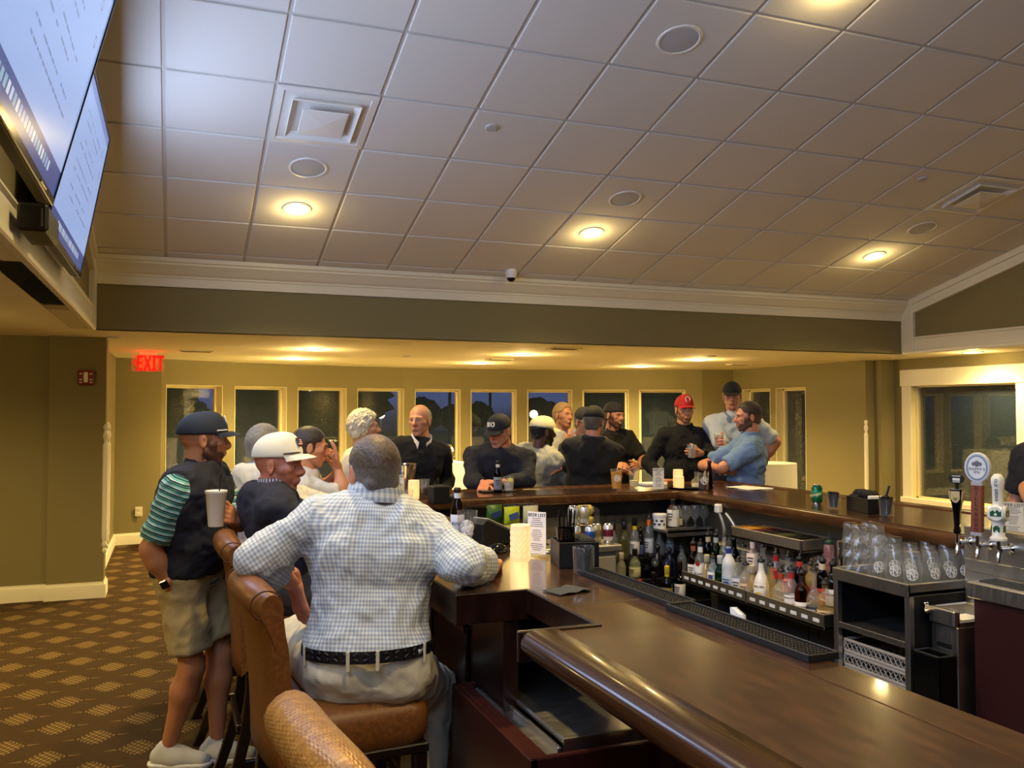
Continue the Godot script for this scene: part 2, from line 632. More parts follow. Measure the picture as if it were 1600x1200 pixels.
# ---------------------------------------------------------------- outside
func build_outside() -> void:
	var g := MB.new()
	g.bx(Vector3(-60, -0.7, -90), Vector3(70, -0.5, 40))
	var ga := part(self, "parking_lot", g, mat(S(48, 48, 50), 0.9))
	ga.set_meta("kind", "structure")
	tag(ga, "dark asphalt parking lot seen through the bay windows", "ground")
	var leaf := relief(mat(S(26, 34, 22), 0.9), noise_tex(0.1, Color.BLACK, Color.WHITE, 128, 128, 3, 81), 3.0, Vector3(2, 2, 2))
	var bark := mat(S(40, 32, 26), 0.9)
	var spots := [[-7.5, -32, 5.5, "tall dark tree outside the leftmost bay window"], [-1.2, -33, 4.6, "tree outside, behind the second bay window from the left"], [3.4, -24, 4.6, "leafy tree outside the third bay window from the left"], [7.5, -60, 2.9, "far low tree behind the white-haired guest"], [17.0, -62, 3.1, "far round tree across the lot behind the older man in black"], [26.0, -60, 2.8, "far tree across the lot behind the man leaning on the bar"], [23.6, -44, 3.6, "bushy tree behind the blond man"], [29.0, -43, 5.0, "tall conifer outside behind the man in the backwards cap"], [14.0, -23.5, 6.8, "dark tree outside the bay window behind the red cap"]]
	for k in 16:
		spots.append([-14.0 + k * 3.9, -78.0 - 3.0 * (k % 3), 2.7 + 0.7 * ((k * 7) % 5) / 4.0, "round dark tree in the far tree line beyond the parking lot"])
	for k in spots.size():
		var a: Array = spots[k]
		var t := thing("tree", a[3], "tree", Vector3(a[0], -0.5, a[1]), 0.0, "far tree line beyond the lot" if k > 8 else "")
		var mb := MB.new()
		mb.tube([Vector3.ZERO, Vector3(0.1, a[2] * 0.3, 0), Vector3(0, a[2] * 0.7, 0.1)], 0.2, 7, 0.07)
		part(t, "trunk", mb, bark)
		var fn := FastNoiseLite.new()
		fn.seed = 90 + k
		fn.frequency = 0.9
		var crown := MB.new()
		var rings := []
		var con: bool = k == 7
		for i in 19:
			var v := i / 18.0
			var r: float = (1.0 - v) * 0.34 + 0.02 if con else pow(maxf(0.0, sin(PI * (v * 0.93 + 0.05))), 0.55) * 0.42
			var ring := []
			for j in 30:
				var an := TAU * j / 30.0
				var p: Vector3 = Vector3(cos(an) * r, 0, sin(an) * r) * a[2] + Vector3(0, a[2] * (0.16 + v * 0.84), 0)
				var dd := 1.0 + 0.5 * fn.get_noise_3dv(p) + 0.3 * fn.get_noise_3dv(p * 3.1)
				p.y += 0.12 * a[2] * fn.get_noise_3dv(p * 1.7 + Vector3(9, 0, 0)) * v
				ring.append(Vector3(p.x * dd, p.y, p.z * dd))
			rings.append(ring)
		crown.loft(rings, true, true, true)
		part(t, "crown", crown, leaf)
	var hf := FastNoiseLite.new()
	hf.seed = 77
	hf.frequency = 1.6
	for k in 2:
		var hm := MB.new()
		var rings := []
		for i in 40:
			var z: float = [-17.0, -9.0][k] + i * 0.2
			var r := []
			for j in 18:
				var an := TAU * j / 18.0
				var p := Vector3(10.6 + cos(an) * 0.7, 1.2 + sin(an) * 1.9, z)
				r.append(p + Vector3(cos(an), sin(an), 0) * (0.35 * hf.get_noise_3dv(p) + 0.15 * hf.get_noise_3dv(p * 3.0)) * (0.1 if i == 0 or i == 39 else 1.0))
			rings.append(r)
		hm.loft(rings, true, true, true)
		tag(part(self, "hedge", hm, leaf), ["dark hedge outside the double window on the right", "dark hedge outside the big white-cased window"][k], "hedge")  # greenery added to keep the sky out of the right windows
	var pole := mat(S(40, 40, 44), 0.6)
	for a in [[4.83, -26, "light pole in the middle of the fourth bay window"], [8.0, -26, "slim light pole at the right of the fourth bay window"], [10.4, -29, "light pole outside the fifth bay window"], [14.4, -30, "light pole outside the bay window behind the man in the lettered cap"]]:
		var t := thing("light_pole", a[2], "light pole", Vector3(a[0], -0.5, a[1]))
		var mb := MB.new()
		mb.tube([Vector3.ZERO, Vector3(0, 4.6, 0)], 0.06, 8, 0.045)
		part(t, "post", mb, pole)
		mb = MB.new()
		mb.tube([Vector3(-0.45, 4.4, 0), Vector3(-0.3, 4.12, 0), Vector3(0.3, 4.12, 0), Vector3(0.45, 4.4, 0)], 0.03, 6)
		part(t, "arm", mb, pole)
		for s in [-0.45, 0.45]:
			var h := MB.new()
			h.box(Vector3(s, 4.46, 0), Vector3(0.36, 0.1, 0.2), 0.02)
			part(t, "lamp_head", h, pole)
	for a in [[11.1, 1.45, -49.4, 0.24, "bright lamp outside beside the white hair"], [19.2, 1.45, -46.2, 0.24, "bright lamp outside above the cream cap"], [15.5, 1.75, -47.6, 0.13, "small lamp outside left of the lettered cap"], [18.35, 1.6, -46.6, 0.15, "yellow lamp outside right of the lettered cap"]]:
		var lb := thing("yard_lamp", a[4], "lamp", Vector3(a[0], a[1], a[2]))
		var m := MB.new()
		var pr := []
		for i in 9:
			pr.append(Vector2(sin(PI * i / 8.0), -cos(PI * i / 8.0)) * float(a[3]))
		m.lathe(pr, 14)
		part(lb, "globe", m, glow(Color(1, 0.95, 0.8), 3.0))
		var pm := MB.new()
		pm.tube([Vector3(0, -a[1] - 0.5, 0), Vector3(0, -a[3], 0)], 0.05, 6)
		part(lb, "lamp_post", pm, pole)
		var o := OmniLight3D.new()
		o.name = "yard_light"
		o.light_color = Color(1, 0.95, 0.8)
		o.light_energy = 2.0
		o.omni_range = 30.0
		o.omni_attenuation = 2.0
		o.light_size = 0.2
		o.shadow_enabled = true
		o.position = Vector3(0, 0, a[3] + 0.05)
		lb.add_child(o, true)

# ---------------------------------------------------------------- shell
func slope_basis() -> Basis:
	return Basis(Vector3(1, 0, 0), Vector3(0, cos(SLOPE), -sin(SLOPE)), Vector3(0, sin(SLOPE), cos(SLOPE)))

func on_ceiling(i: float, j: float) -> Transform3D:
	return Transform3D(slope_basis(), CEIL0 + slope_basis() * Vector3(i * T, 0, -j * T))

func ceil_y(z: float) -> float:
	return CEIL0.y + tan(SLOPE) * (z - CEIL0.z)

const XL := -0.62
const XR := 7.82
const ZF := -7.75

var bay := []

func bay_hit(px: float) -> Vector2:
	# where the level sight line through picture column px meets the arc of the bay wall
	var yaw := 0.3692179
	var d := Vector2(sin(yaw) * 1372.7 + cos(yaw) * (px - 800.0), -cos(yaw) * 1372.7 + sin(yaw) * (px - 800.0)).normalized()
	var ce := Vector2(3.87, -5.57)
	var b := d.dot(ce)
	return d * (b + sqrt(b * b - ce.length_squared() + 7.53 * 7.53))

func wall_seg(mb: MB, a: Vector2, b: Vector2, y0: float, y1: float, th := 0.22) -> void:
	var d := (b - a).normalized()
	var o := Vector2(d.y, -d.x) * th      # away from the room
	var k := [a, b, b + o, a + o]
	for e in 4:
		var p: Vector2 = k[e]
		var q: Vector2 = k[(e + 1) % 4]
		mb.face([Vector3(p.x, y0, p.y), Vector3(q.x, y0, q.y), Vector3(q.x, y1, q.y), Vector3(p.x, y1, p.y)])
	for y in [y0, y1]:
		mb.face([Vector3(k[0].x, y, k[0].y), Vector3(k[1].x, y, k[1].y), Vector3(k[2].x, y, k[2].y), Vector3(k[3].x, y, k[3].y)], Vector3(0, -1 if y == y0 else 1, 0))

func window(n: int, a: Vector2, b: Vector2, y0: float, y1: float, label: String, inset := 0.15, fw := 0.035) -> void:
	var w := Node3D.new()
	w.name = "window_%d" % n
	add_child(w)
	w.set_meta("kind", "structure")
	tag(w, label, "window")
	var d := (b - a).normalized()
	var o := Vector2(d.y, -d.x)
	w.position = Vector3(a.x, 0, a.y)
	w.rotation.y = -atan2(d.y, d.x)
	var ln := a.distance_to(b)
	# local: x along, z towards the room
	var f := MB.new()
	for q in [[0.0, fw, y0, y1], [ln - fw, ln, y0, y1], [0.0, ln, y0, y0 + fw], [0.0, ln, y1 - fw, y1]]:
		f.bx(Vector3(q[0], q[2], -inset - 0.03), Vector3(q[1], q[3], -inset + 0.03), 0.004)
	f.bx(Vector3(0.0, y0 - 0.02, -inset), Vector3(ln, y0 + 0.012, 0.02), 0.004)
	for x in [0.0, ln]:
		f.bx(Vector3(x - 0.004, y0, -inset), Vector3(x + 0.004, y1, 0.006))
	f.bx(Vector3(0, y1 - 0.004, -inset), Vector3(ln, y1 + 0.004, 0.006))
	part(w, "frame", f, M.window_frame)
	var p := MB.new()
	p.bx(Vector3(fw, y0 + fw, -inset - 0.004), Vector3(ln - fw, y1 - fw, -inset + 0.004))
	part(w, "pane", p, M.glass)

func baseboard(n: String, path: Array) -> void:
	var b := MB.new()
	b.sweep([Vector2(0, 0), Vector2(0.02, 0), Vector2(0.02, 0.1), Vector2(0.016, 0.118), Vector2(0.008, 0.124), Vector2(0.006, 0.14), Vector2(0, 0.14)], path, false, 0.8, true)
	struct("baseboard_" + n, b, M.trim, "cream baseboard along the %s wall" % n.replace("_", " "), "baseboard")

func build_shell() -> void:
	# floor, with the carpet's repeat laid in metres
	var f := MB.new()
	f.bx(Vector3(-3.8, -0.2, -13.5), Vector3(9.0, -0.001, 9.2))
	f.face([Vector3(-3.8, 0, -13.5), Vector3(9.0, 0, -13.5), Vector3(9.0, 0, 9.2), Vector3(-3.8, 0, 9.2)], Vector3.UP, [Vector2((-3.8 + 0.544) / 0.407, (-13.5 + 4.735) / 0.437), Vector2((9.0 + 0.544) / 0.407, (-13.5 + 4.735) / 0.437), Vector2((9.0 + 0.544) / 0.407, (9.2 + 4.735) / 0.437), Vector2((-3.8 + 0.544) / 0.407, (9.2 + 4.735) / 0.437)])
	struct("floor", f, M.carpet, "brown carpet floor with beige honeycomb medallions")
	# vault: this slope with its tiles, the other slope behind the camera
	var c := Node3D.new()
	c.name = numbered("ceiling")
	add_child(c)
	c.transform = on_ceiling(0, 0)
	c.set_meta("kind", "structure")
	tag(c, "sloping white suspended ceiling of square tiles", "ceiling")
	var rz := 0.9
	var jmin := -(rz - CEIL0.z) / cos(SLOPE) / T
	var jmax := (CEIL0.z - ZF) / cos(SLOPE) / T + 0.1
	var slab := MB.new()
	slab.bx(Vector3(XL - 0.15, 0.019, -jmax * T - 0.2), Vector3(XR + 0.15, 0.13, -jmin * T + 0.1))
	part(c, "backing", slab, M.grid)
	# shared tile shape: thin slab with a stepped, bevelled edge
	var shapes := {}
	var i0 := int(floor((XL - CEIL0.x) / T))
	var i1 := int(floor((XR - CEIL0.x) / T))
	for j in range(int(floor(jmin)) + 5, int(ceil(jmax))):
		for i in range(i0, i1 + 1):
			var xa := maxf(i * T + 0.0115, XL - CEIL0.x)
			var xb := minf((i + 1) * T - 0.0115, XR - CEIL0.x)
			var za := j * T + 0.0115
			var zb := minf((j + 1) * T - 0.0115, jmax * T)
			if xb - xa < 0.03 or zb - za < 0.03:
				continue
			var key := "%.3f_%.3f" % [xb - xa, zb - za]
			if not shapes.has(key):
				var mb := MB.new()
				mb.box(Vector3(0, 0.009, 0), Vector3(xb - xa, 0.018, zb - za), 0.004)
				shapes[key] = mb.mesh()
			part(c, "tile", shapes[key], M.tile, Vector3((xa + xb) / 2, 0, -(za + zb) / 2))
	for i in range(i0 + 1, i1 + 1):
		var r := MB.new()
		r.box(Vector3(i * T, 0.014, -(jmin + jmax) * T / 2), Vector3(0.024, 0.01, (jmax - jmin) * T), 0.001)
		part(c, "grid_runner", r, M.grid)
	for j in range(int(ceil(jmin)), int(jmax) + 1):
		var r := MB.new()
		r.box(Vector3((XL + XR) / 2 - CEIL0.x, 0.0145, -j * T), Vector3(XR - XL, 0.01, 0.024), 0.001)
		part(c, "cross_tee", r, M.grid)
	var back := MB.new()
	var zr := 2.0 * rz - ZF
	back.xf = Transform3D(Basis(Vector3(0, 0, 1), Vector3(0, 1, 0), Vector3(-1, 0, 0)), Vector3.ZERO)
	back.prism([Vector2(rz, ceil_y(rz)), Vector2(zr + 0.1, ceil_y(ZF) - 0.03), Vector2(zr + 0.1, ceil_y(ZF) + 0.12), Vector2(rz, ceil_y(rz) + 0.15)], -XL + 0.15, -XR - 0.15)
	struct("ceiling", back, M.tile, "far slope of the vaulted ceiling behind the viewer")
	# gable walls, fascias
	for s in 2:
		var g := MB.new()
		g.xf = back.xf
		var poly := [Vector2(ZF - 0.12, LOW), Vector2(ZF - 0.12, ceil_y(ZF - 0.12) + 0.05), Vector2(rz, ceil_y(rz) + 0.05), Vector2(zr + 0.12, ceil_y(ZF - 0.12) + 0.05), Vector2(zr + 0.12, LOW)]
		g.prism(poly, -(XL - 0.14) if s == 0 else -XR, -XL if s == 0 else -(XR + 0.14))
		struct("wall_gable_left" if s == 0 else "wall_gable_right", g, M.wall, ["olive gable wall on the left, behind the television screens", "olive gable wall above the right side of the bar"][s], "wall")
	var fa := MB.new()
	fa.bx(Vector3(XL, LOW, ZF - 0.12), Vector3(XR, ceil_y(ZF) + 0.05, ZF))
	struct("wall_fascia", fa, M.wall, "long olive fascia above the opening to the bay", "wall")
	var fb := MB.new()
	fb.bx(Vector3(XL, LOW, zr), Vector3(XR, ceil_y(ZF) + 0.05, zr + 0.12))
	struct("wall_fascia_back", fb, M.wall, "olive fascia behind the viewer", "wall")
	# flat ceiling round the vault and over the bay
	var lc := MB.new()
	for q in [[-3.8, 9.0, -13.5, ZF - 0.001], [-3.8, XL - 0.001, ZF, 9.2], [XR + 0.001, 9.0, ZF, 9.2], [XL, XR, zr, 9.4]]:
		if q[3] > q[2]:
			lc.bx(Vector3(q[0], LOW, q[2]), Vector3(q[1], LOW + 0.1, q[3]))
	struct("ceiling", lc, M.flat, "flat plaster ceiling over the bay and along both sides")
	# side walls, back wall
	var wl := MB.new()
	wl.bx(Vector3(-3.8, 0, -8.9), Vector3(-3.6, LOW, 9.2))
	struct("wall_left", wl, M.wall, "olive side wall far left, outside the picture", "wall")
	var wb := MB.new()
	wb.bx(Vector3(-3.8, 0, 9.0), Vector3(9.0, LOW + 0.05, 9.2))
	struct("wall_back", wb, M.wall, "olive wall behind the viewer", "wall")
	var ws := MB.new()
	ws.bx(Vector3(-3.8, 0, -8.86), Vector3(-0.55, LOW, -8.66))
	ws.bx(Vector3(-1.0, 0, -8.7), Vector3(-0.55, LOW, -8.61))
	struct("wall_stub_left", ws, M.wall, "olive wall with a shallow pilaster at the left edge, red alarm on it", "wall")
	baseboard("stub_left", [Vector2(-3.6, -8.66), Vector2(-1.0, -8.66), Vector2(-1.0, -8.61), Vector2(-0.55, -8.61), Vector2(-0.55, -8.86), Vector2(-0.75, -8.86)])
	# right side: wall with the big window, return wall
	var wr := MB.new()
	var x0 := 8.72
	var za := -8.55
	var zb := -7.03
	wr.bx(Vector3(x0, 0, -9.05), Vector3(x0 + 0.2, LOW, za))
	wr.bx(Vector3(x0, 0, zb), Vector3(x0 + 0.2, LOW, 9.2))
	wr.bx(Vector3(x0, 0, za), Vector3(x0 + 0.2, 0.54, zb))
	wr.bx(Vector3(x0, 1.98, za), Vector3(x0 + 0.2, LOW, zb))
	struct("wall_right", wr, M.wall, "olive side wall on the right around the big white window", "wall")
	window(12, Vector2(x0, za), Vector2(x0, zb), 0.54, 1.98, "big window with wide white casing at the right edge", 0.1)
	var cs := MB.new()
	cs.bx(Vector3(x0 - 0.03, 1.96, -8.7), Vector3(x0, 2.17, -6.86), 0.006)
	cs.bx(Vector3(x0 - 0.022, 0.5, -8.68), Vector3(x0, 1.96, -8.53), 0.005)
	cs.bx(Vector3(x0 - 0.022, 0.5, -7.05), Vector3(x0, 1.96, -6.88), 0.005)
	cs.bx(Vector3(x0 - 0.05, 0.49, -8.7), Vector3(x0, 0.56, -6.86), 0.008)
	struct("trim_1", cs, M.trim, "wide white casing round the big window on the right", "casing")
	var wq := MB.new()
	wq.bx(Vector3(8.36, 0, -9.08), Vector3(9.0, LOW, -8.94))
	wq.bx(Vector3(8.5, 0, -8.96), Vector3(9.0, LOW, -8.82))
	struct("wall_stub_right", wq, M.wall, "olive return wall with a step, left of the big window", "wall")
	# bay
	var A := Vector2(-0.65, -11.85)
	var B := Vector2(8.39, -11.85)
	var sb := MB.new()
	wall_seg(sb, Vector2(-0.65, -8.7), A, 0, LOW)
	wall_seg(sb, A, Vector2(-0.125, -11.95), 0, LOW)
	struct("wall_bay_left", sb, M.wall, "olive side wall of the bay beside the exit sign", "wall")
	var jam := [[259.5, 347], [367, 447.5], [465.6, 541], [558.7, 630.7], [648.7, 719], [736, 806.6], [824, 893.6], [910.4, 981.6], [999, 1070.4]]
	var wv := MB.new()
	var last := Vector2(-0.125, -11.95)
	for k in jam.size():
		var p := bay_hit(jam[k][0])
		var q := bay_hit(jam[k][1])
		wall_seg(wv, last, p, 0, LOW)
		wall_seg(wv, p, q, 0, 0.45)
		wall_seg(wv, p, q, 1.98, LOW)
		window(k + 1, p, q, 0.45, 1.98, ["tall bay window behind the man in the navy vest", "tall bay window behind the grey-haired man in cream", "third bay window from the left, dark tree in it", "bay window behind the white-haired guest", "bay window behind the older man in black", "bay window behind the lettered cap", "bay window above the cream cap", "bay window behind the man in the backwards cap", "rightmost window of the curved bay, left of the red cap"][k])
		last = q
	wall_seg(wv, last, Vector2(7.87, -11.95), 0, LOW)
	wall_seg(wv, Vector2(7.87, -11.95), B, 0, LOW)
	struct("wall_bay", wv, M.wall, "curved olive bay wall with nine tall windows", "wall")
	# right wall of the bay with its double window: (8.39, z)
	var z10 := [-11.6, -10.92, -10.78, -10.13]
	var br := MB.new()
	for q in [[-11.85, z10[0], 0.0, LOW], [z10[0], z10[3], 0.0, 0.45], [z10[0], z10[3], 1.98, LOW], [z10[1], z10[2], 0.45, 1.98], [z10[3], -8.95, 0.0, LOW]]:
		wall_seg(br, Vector2(8.39, q[0]), Vector2(8.39, q[1]), q[2], q[3])
	struct("wall_bay_right", br, M.wall, "olive side wall of the bay on the right with a double window", "wall")
	window(10, Vector2(8.39, z10[0]), Vector2(8.39, z10[1]), 0.45, 1.98, "left half of the double window behind the tall man")
	window(11, Vector2(8.39, z10[2]), Vector2(8.39, z10[3]), 0.45, 1.98, "right half of the double window behind the tall man")
	var bpath := [Vector2(7.87, -11.95)]
	for k in 13:
		var t := lerpf(7.0, -0.2, k / 12.0)
		bpath.append(Vector2(t, -5.57 - sqrt(7.53 * 7.53 - (t - 3.87) * (t - 3.87))))
	bpath.append_array([Vector2(-0.125, -11.95), A, Vector2(-0.65, -8.9)])
	bpath.reverse()
	baseboard("bay", bpath)
	# crown moulding along the fascia, raked casing on the gables, bands at the foot of the gables
	var cr := MB.new()
	var cy := ceil_y(ZF) - 0.012
	var prof := [Vector2(0, 2.67), Vector2(0.022, 2.67), Vector2(0.022, 2.74), Vector2(0.03, 2.748), Vector2(0.03, 2.76), Vector2(0.045, 2.768), Vector2(0.062, 2.785), Vector2(0.085, 2.815), Vector2(0.112, 2.84), Vector2(0.112, 2.855), Vector2(0.128, 2.862), Vector2(0.128, cy + 0.04), Vector2(0, cy + 0.04)]
	cr.sweep(prof, [Vector2(XL, ZF), Vector2(XR, ZF)])
	struct("trim_2", cr, M.trim, "stepped cream crown moulding along the top of the fascia", "moulding")
	for s in 2:
		var g := MB.new()
		var xw := XL if s == 0 else XR
		var sg := 1.0 if s == 0 else -1.0
		# band at the foot
		g.bx(Vector3(xw, LOW + 0.002, ZF), Vector3(xw + sg * 0.03, LOW + 0.15, zr), 0.004)
		g.bx(Vector3(xw, LOW - 0.012, ZF), Vector3(xw + sg * 0.045, LOW + 0.03, zr), 0.008)
		g.bx(Vector3(xw, LOW + 0.15, ZF), Vector3(xw + sg * 0.042, LOW + 0.18, zr), 0.01)
		# corner post
		g.bx(Vector3(xw, LOW, ZF), Vector3(xw + sg * 0.05, cy, ZF + 0.17), 0.005)
		# rake under the ceiling
		var ra := g.xf
		for q in [[0.0, 0.15, 0.03], [0.0, 0.06, 0.06], [0.13, 0.16, 0.045]]:
			for e in 2:
				g.xf = Transform3D(Basis(Vector3(0, 0, 1), Vector3(0, 1, 0), Vector3(-1, 0, 0)), Vector3.ZERO)
				var zA := ZF if e == 0 else zr
				var p: Array = [Vector2(zA, ceil_y(ZF) - q[0]), Vector2(rz, ceil_y(rz) - q[0]), Vector2(rz, ceil_y(rz) - q[1]), Vector2(zA, ceil_y(ZF) - q[1])]
				g.prism(p, -xw, -xw - sg * q[2])
		g.xf = ra
		struct("trim_%d" % (3 + s), g, M.trim, ["cream casing framing the left gable under the screens", "white casing framing the right gable"][s], "casing")
# ---------------------------------------------------------------- things in the ceilings
func disc(mb: MB, r: float, y0: float, y1: float, seg := 32) -> void:
	mb.lathe([Vector2(0, y0), Vector2(r, y0), Vector2(r, y1), Vector2(0, y1)], seg)

func downlight(xf: Transform3D, label: String, energy: float, group: String, r := 0.085, cone := 60.0) -> void:
	var t := thing("downlight", label, "ceiling light", Vector3.ZERO, 0.0, group)
	t.transform = xf
	var ring := MB.new()
	ring.lathe([Vector2(r - 0.004, 0.004), Vector2(r - 0.004, -0.006), Vector2(r, -0.011), Vector2(r + 0.018, -0.008), Vector2(r + 0.022, 0.004)], 36)
	part(t, "trim_ring", ring, M.trim)
	var l := MB.new()
	l.lathe([Vector2(0, -0.006), Vector2(r * 0.6, -0.006), Vector2(r - 0.004, -0.003), Vector2(r - 0.004, 0.004), Vector2(0, 0.004)], 32)
	part(t, "lens", l, M.lamp)
	var s := SpotLight3D.new()
	s.name = "light"
	s.light_color = WARM
	s.light_energy = energy
	s.spot_angle = cone
	s.spot_angle_attenuation = 0.9
	s.spot_range = 14.0
	s.spot_attenuation = 2.0
	s.light_size = 0.07
	s.shadow_enabled = true
	s.transform = Transform3D(Basis(), Vector3(0, -0.03, 0))
	t.add_child(s, true)
	var halo := OmniLight3D.new()
	halo.name = "halo"
	halo.light_color = WARM
	halo.light_energy = energy * (0.05 if cone > 70.0 else 0.02)
	halo.omni_range = 10.0
	halo.omni_attenuation = 2.0
	halo.light_size = 0.05
	halo.shadow_enabled = true
	halo.position = Vector3(0, -0.08, 0)
	t.add_child(halo, true)
	# shine straight down whatever the ceiling's slope
	s.global_transform = Transform3D(Basis(Vector3(1, 0, 0), -PI / 2), s.global_position)

func build_ceiling_fittings() -> void:
	for a in [[1.5, 3.5, "lit downlight nearest the left screens, below a round speaker"], [5.5, 3.5, "lit downlight in the middle of the sloping ceiling, above the dome camera"], [10.5, 3.5, "lit downlight at the right of the sloping ceiling"], [5.5, -1.5, "downlight cut off by the top edge of the picture"]]:
		downlight(on_ceiling(a[0], a[1]), a[2], VAULT_LAMP, "")
	for a in [[1.5, -1.5], [10.5, -1.5], [1.5, -6.5], [5.5, -6.5], [10.5, -6.5]]:
		downlight(on_ceiling(a[0], a[1]), "downlight of the vault outside the picture", VAULT_LAMP * 1.3, "downlights outside the picture")  # out of view, stronger than the visible ones to lift the room light
	for a in [[1.4, -9.5, "front left downlight of the flat ceiling, near the exit sign"], [1.43, -11.3, "rear left downlight of the flat ceiling"], [3.93, -11.4, "rear middle downlight of the flat ceiling"], [3.81, -9.49, "front middle downlight of the flat ceiling"], [6.45, -11.4, "rear right downlight of the flat ceiling"], [6.29, -9.63, "front right downlight of the flat ceiling"], [8.3, -7.25, "downlight of the flat ceiling in front of the big window"], [-1.75, -6.8, "downlight of the left side aisle, just outside the picture"]]:
		downlight(Transform3D(Basis(), Vector3(a[0], LOW, a[1])), a[2], LOW_LAMP * (0.45 if a[1] > -8.0 else 1.0), "", 0.095, 78.0)
	for a in [[8.3, -4.3], [8.3, -1.0], [-2.2, -3.8], [-2.2, -0.8]]:
		downlight(Transform3D(Basis(), Vector3(a[0], LOW, a[1])), "downlight of a side aisle outside the picture", LOW_LAMP * 0.4, "downlights outside the picture", 0.095, 78.0)
	for a in [[1.5, 2.5, "round ceiling speaker beside the left air diffuser"], [5.5, 2.5, "round ceiling speaker above the middle downlight"], [4.5, -0.5, "largest-looking round ceiling speaker, near the top of the picture"], [10.5, 2.5, "round ceiling speaker beside the right air diffuser"]]:
		var t := thing("ceiling_speaker", a[2], "speaker")
		t.transform = on_ceiling(a[0], a[1])
		var rim := MB.new()
		rim.lathe([Vector2(0.112, 0.003), Vector2(0.112, -0.004), Vector2(0.118, -0.008), Vector2(0.13, -0.006), Vector2(0.134, 0.003)], 48)
		part(t, "rim", rim, M.white)
		var g := MB.new()
		g.lathe([Vector2(0, -0.006), Vector2(0.08, -0.005), Vector2(0.113, -0.002), Vector2(0.113, 0.003), Vector2(0, 0.003)], 48)
		part(t, "grille", g, M.grille)
	for a in [[3.25, 1.28, "small round sprinkler cover on the ceiling right of the left diffuser"], [9.23, 1.24, "small round sprinkler cover left of the right diffuser"]]:
		var mb := MB.new()
		mb.lathe([Vector2(0, -0.012), Vector2(0.036, -0.012), Vector2(0.04, -0.008), Vector2(0.04, 0.003), Vector2(0, 0.003)], 28)
		var t := part(self, "sprinkler_cover", mb, M.grille)
		t.transform = on_ceiling(a[0], a[1])
		tag(t, a[2], "sprinkler cover")
	for a in [[1, 1, "square stepped air diffuser in the ceiling near the left screens"], [10, 1, "square stepped air diffuser in the ceiling at the right edge"]]:
		var t := thing("air_diffuser", a[2], "air vent")
		t.transform = on_ceiling(a[0] + 0.5, a[1] + 0.5)
		# three nested square cones
		for k in 3:
			var w: float = [0.29, 0.205, 0.135][k]
			var w2: float = [0.235, 0.15, 0.0][k]
			var y: float = [-0.004, -0.03, -0.04][k]
			var y2: float = [0.055, 0.045, -0.02][k]
			var mb := MB.new()
			var prof := [Vector2(w, y), Vector2(w + 0.004, y + 0.004), Vector2(w2 + 0.006, y2 + 0.004)] if k > 0 else [Vector2(0.3, 0.006), Vector2(0.3, -0.004), Vector2(w - 0.03, -0.007), Vector2(w2 - 0.01, y2)]
			if k == 2:
				prof = [Vector2(w, y), Vector2(w + 0.004, y + 0.004), Vector2(0.05, -0.012), Vector2(0.001, -0.012)]
			var rings := []
			for q: Vector2 in prof:
				rings.append([Vector3(q.x, q.y, q.x), Vector3(-q.x, q.y, q.x), Vector3(-q.x, q.y, -q.x), Vector3(q.x, q.y, -q.x)])
			for r in rings.size() - 1:
				for e in 4:
					mb.face([rings[r][e], rings[r][(e + 1) % 4], rings[r + 1][(e + 1) % 4], rings[r + 1][e]])
			if k == 2:
				for e in 4:
					mb.face([rings[0][e], rings[0][(e + 1) % 4], Vector3(0, -0.052, 0)])
			elif k == 1:
				for e in 4:
					var i1: Vector3 = rings[0][e]
					var i2: Vector3 = rings[0][(e + 1) % 4]
					mb.face([i1, i2, i2 * Vector3(0.72, 1, 0.72) + Vector3(0, 0.05, 0), i1 * Vector3(0.72, 1, 0.72) + Vector3(0, 0.05, 0)])
			part(t, ["outer_frame", "middle_cone", "centre_cone"][k], mb, M.white)
		var dk := MB.new()
		dk.box(Vector3(0, 0.06, 0), Vector3(0.5, 0.005, 0.5))
		part(t, "duct", dk, M.black)
	var dc := thing("dome_camera", "small white dome security camera under the sloping ceiling", "camera")
	dc.position = Vector3(2.89, ceil_y(-7.49), -7.49)
	var sh := MB.new()
	sh.lathe([Vector2(0, 0.03), Vector2(0.05, 0.03), Vector2(0.052, 0.0), Vector2(0.052, -0.035), Vector2(0.046, -0.052), Vector2(0.03, -0.055), Vector2(0, -0.055)].map(func(p): return p), 32)
	part(dc, "housing", sh, M.white)
	var ball := MB.new()
	var pr := []
	for i in 10:
		pr.append(Vector2(sin(PI * i / 9.0) * 0.042, -0.062 - cos(PI * i / 9.0) * 0.042))
	ball.lathe(pr, 28)
	part(dc, "dome", ball, M.gloss_black)
	var br := MB.new()
	br.lathe([Vector2(0.0435, -0.067), Vector2(0.0455, -0.058), Vector2(0.0435, -0.05)], 28)
	part(dc, "collar", br, M.white)
	# flat ceiling: slotted vents and small caps
	for a in [[0.24, -10.17, "dark slotted vent in the flat ceiling right of the exit sign"], [3.82, -8.36, "dark vent in the flat ceiling nearest the fascia"], [3.87, -10.42, "dark vent between the two middle downlights"], [7.43, -10.35, "dark vent in the flat ceiling above the tall man"]]:
		var t := thing("ceiling_vent", a[2], "air vent", Vector3(a[0], LOW, a[1]))
		var fr := MB.new()
		for q in [[0.0, -0.09, 0.34, 0.02], [0.0, 0.09, 0.34, 0.02], [-0.16, 0.0, 0.02, 0.2], [0.16, 0.0, 0.02, 0.2]]:
			fr.box(Vector3(q[0], -0.006, q[1]), Vector3(q[2], 0.014, q[3]), 0.003)
		part(t, "frame", fr, M.flat)
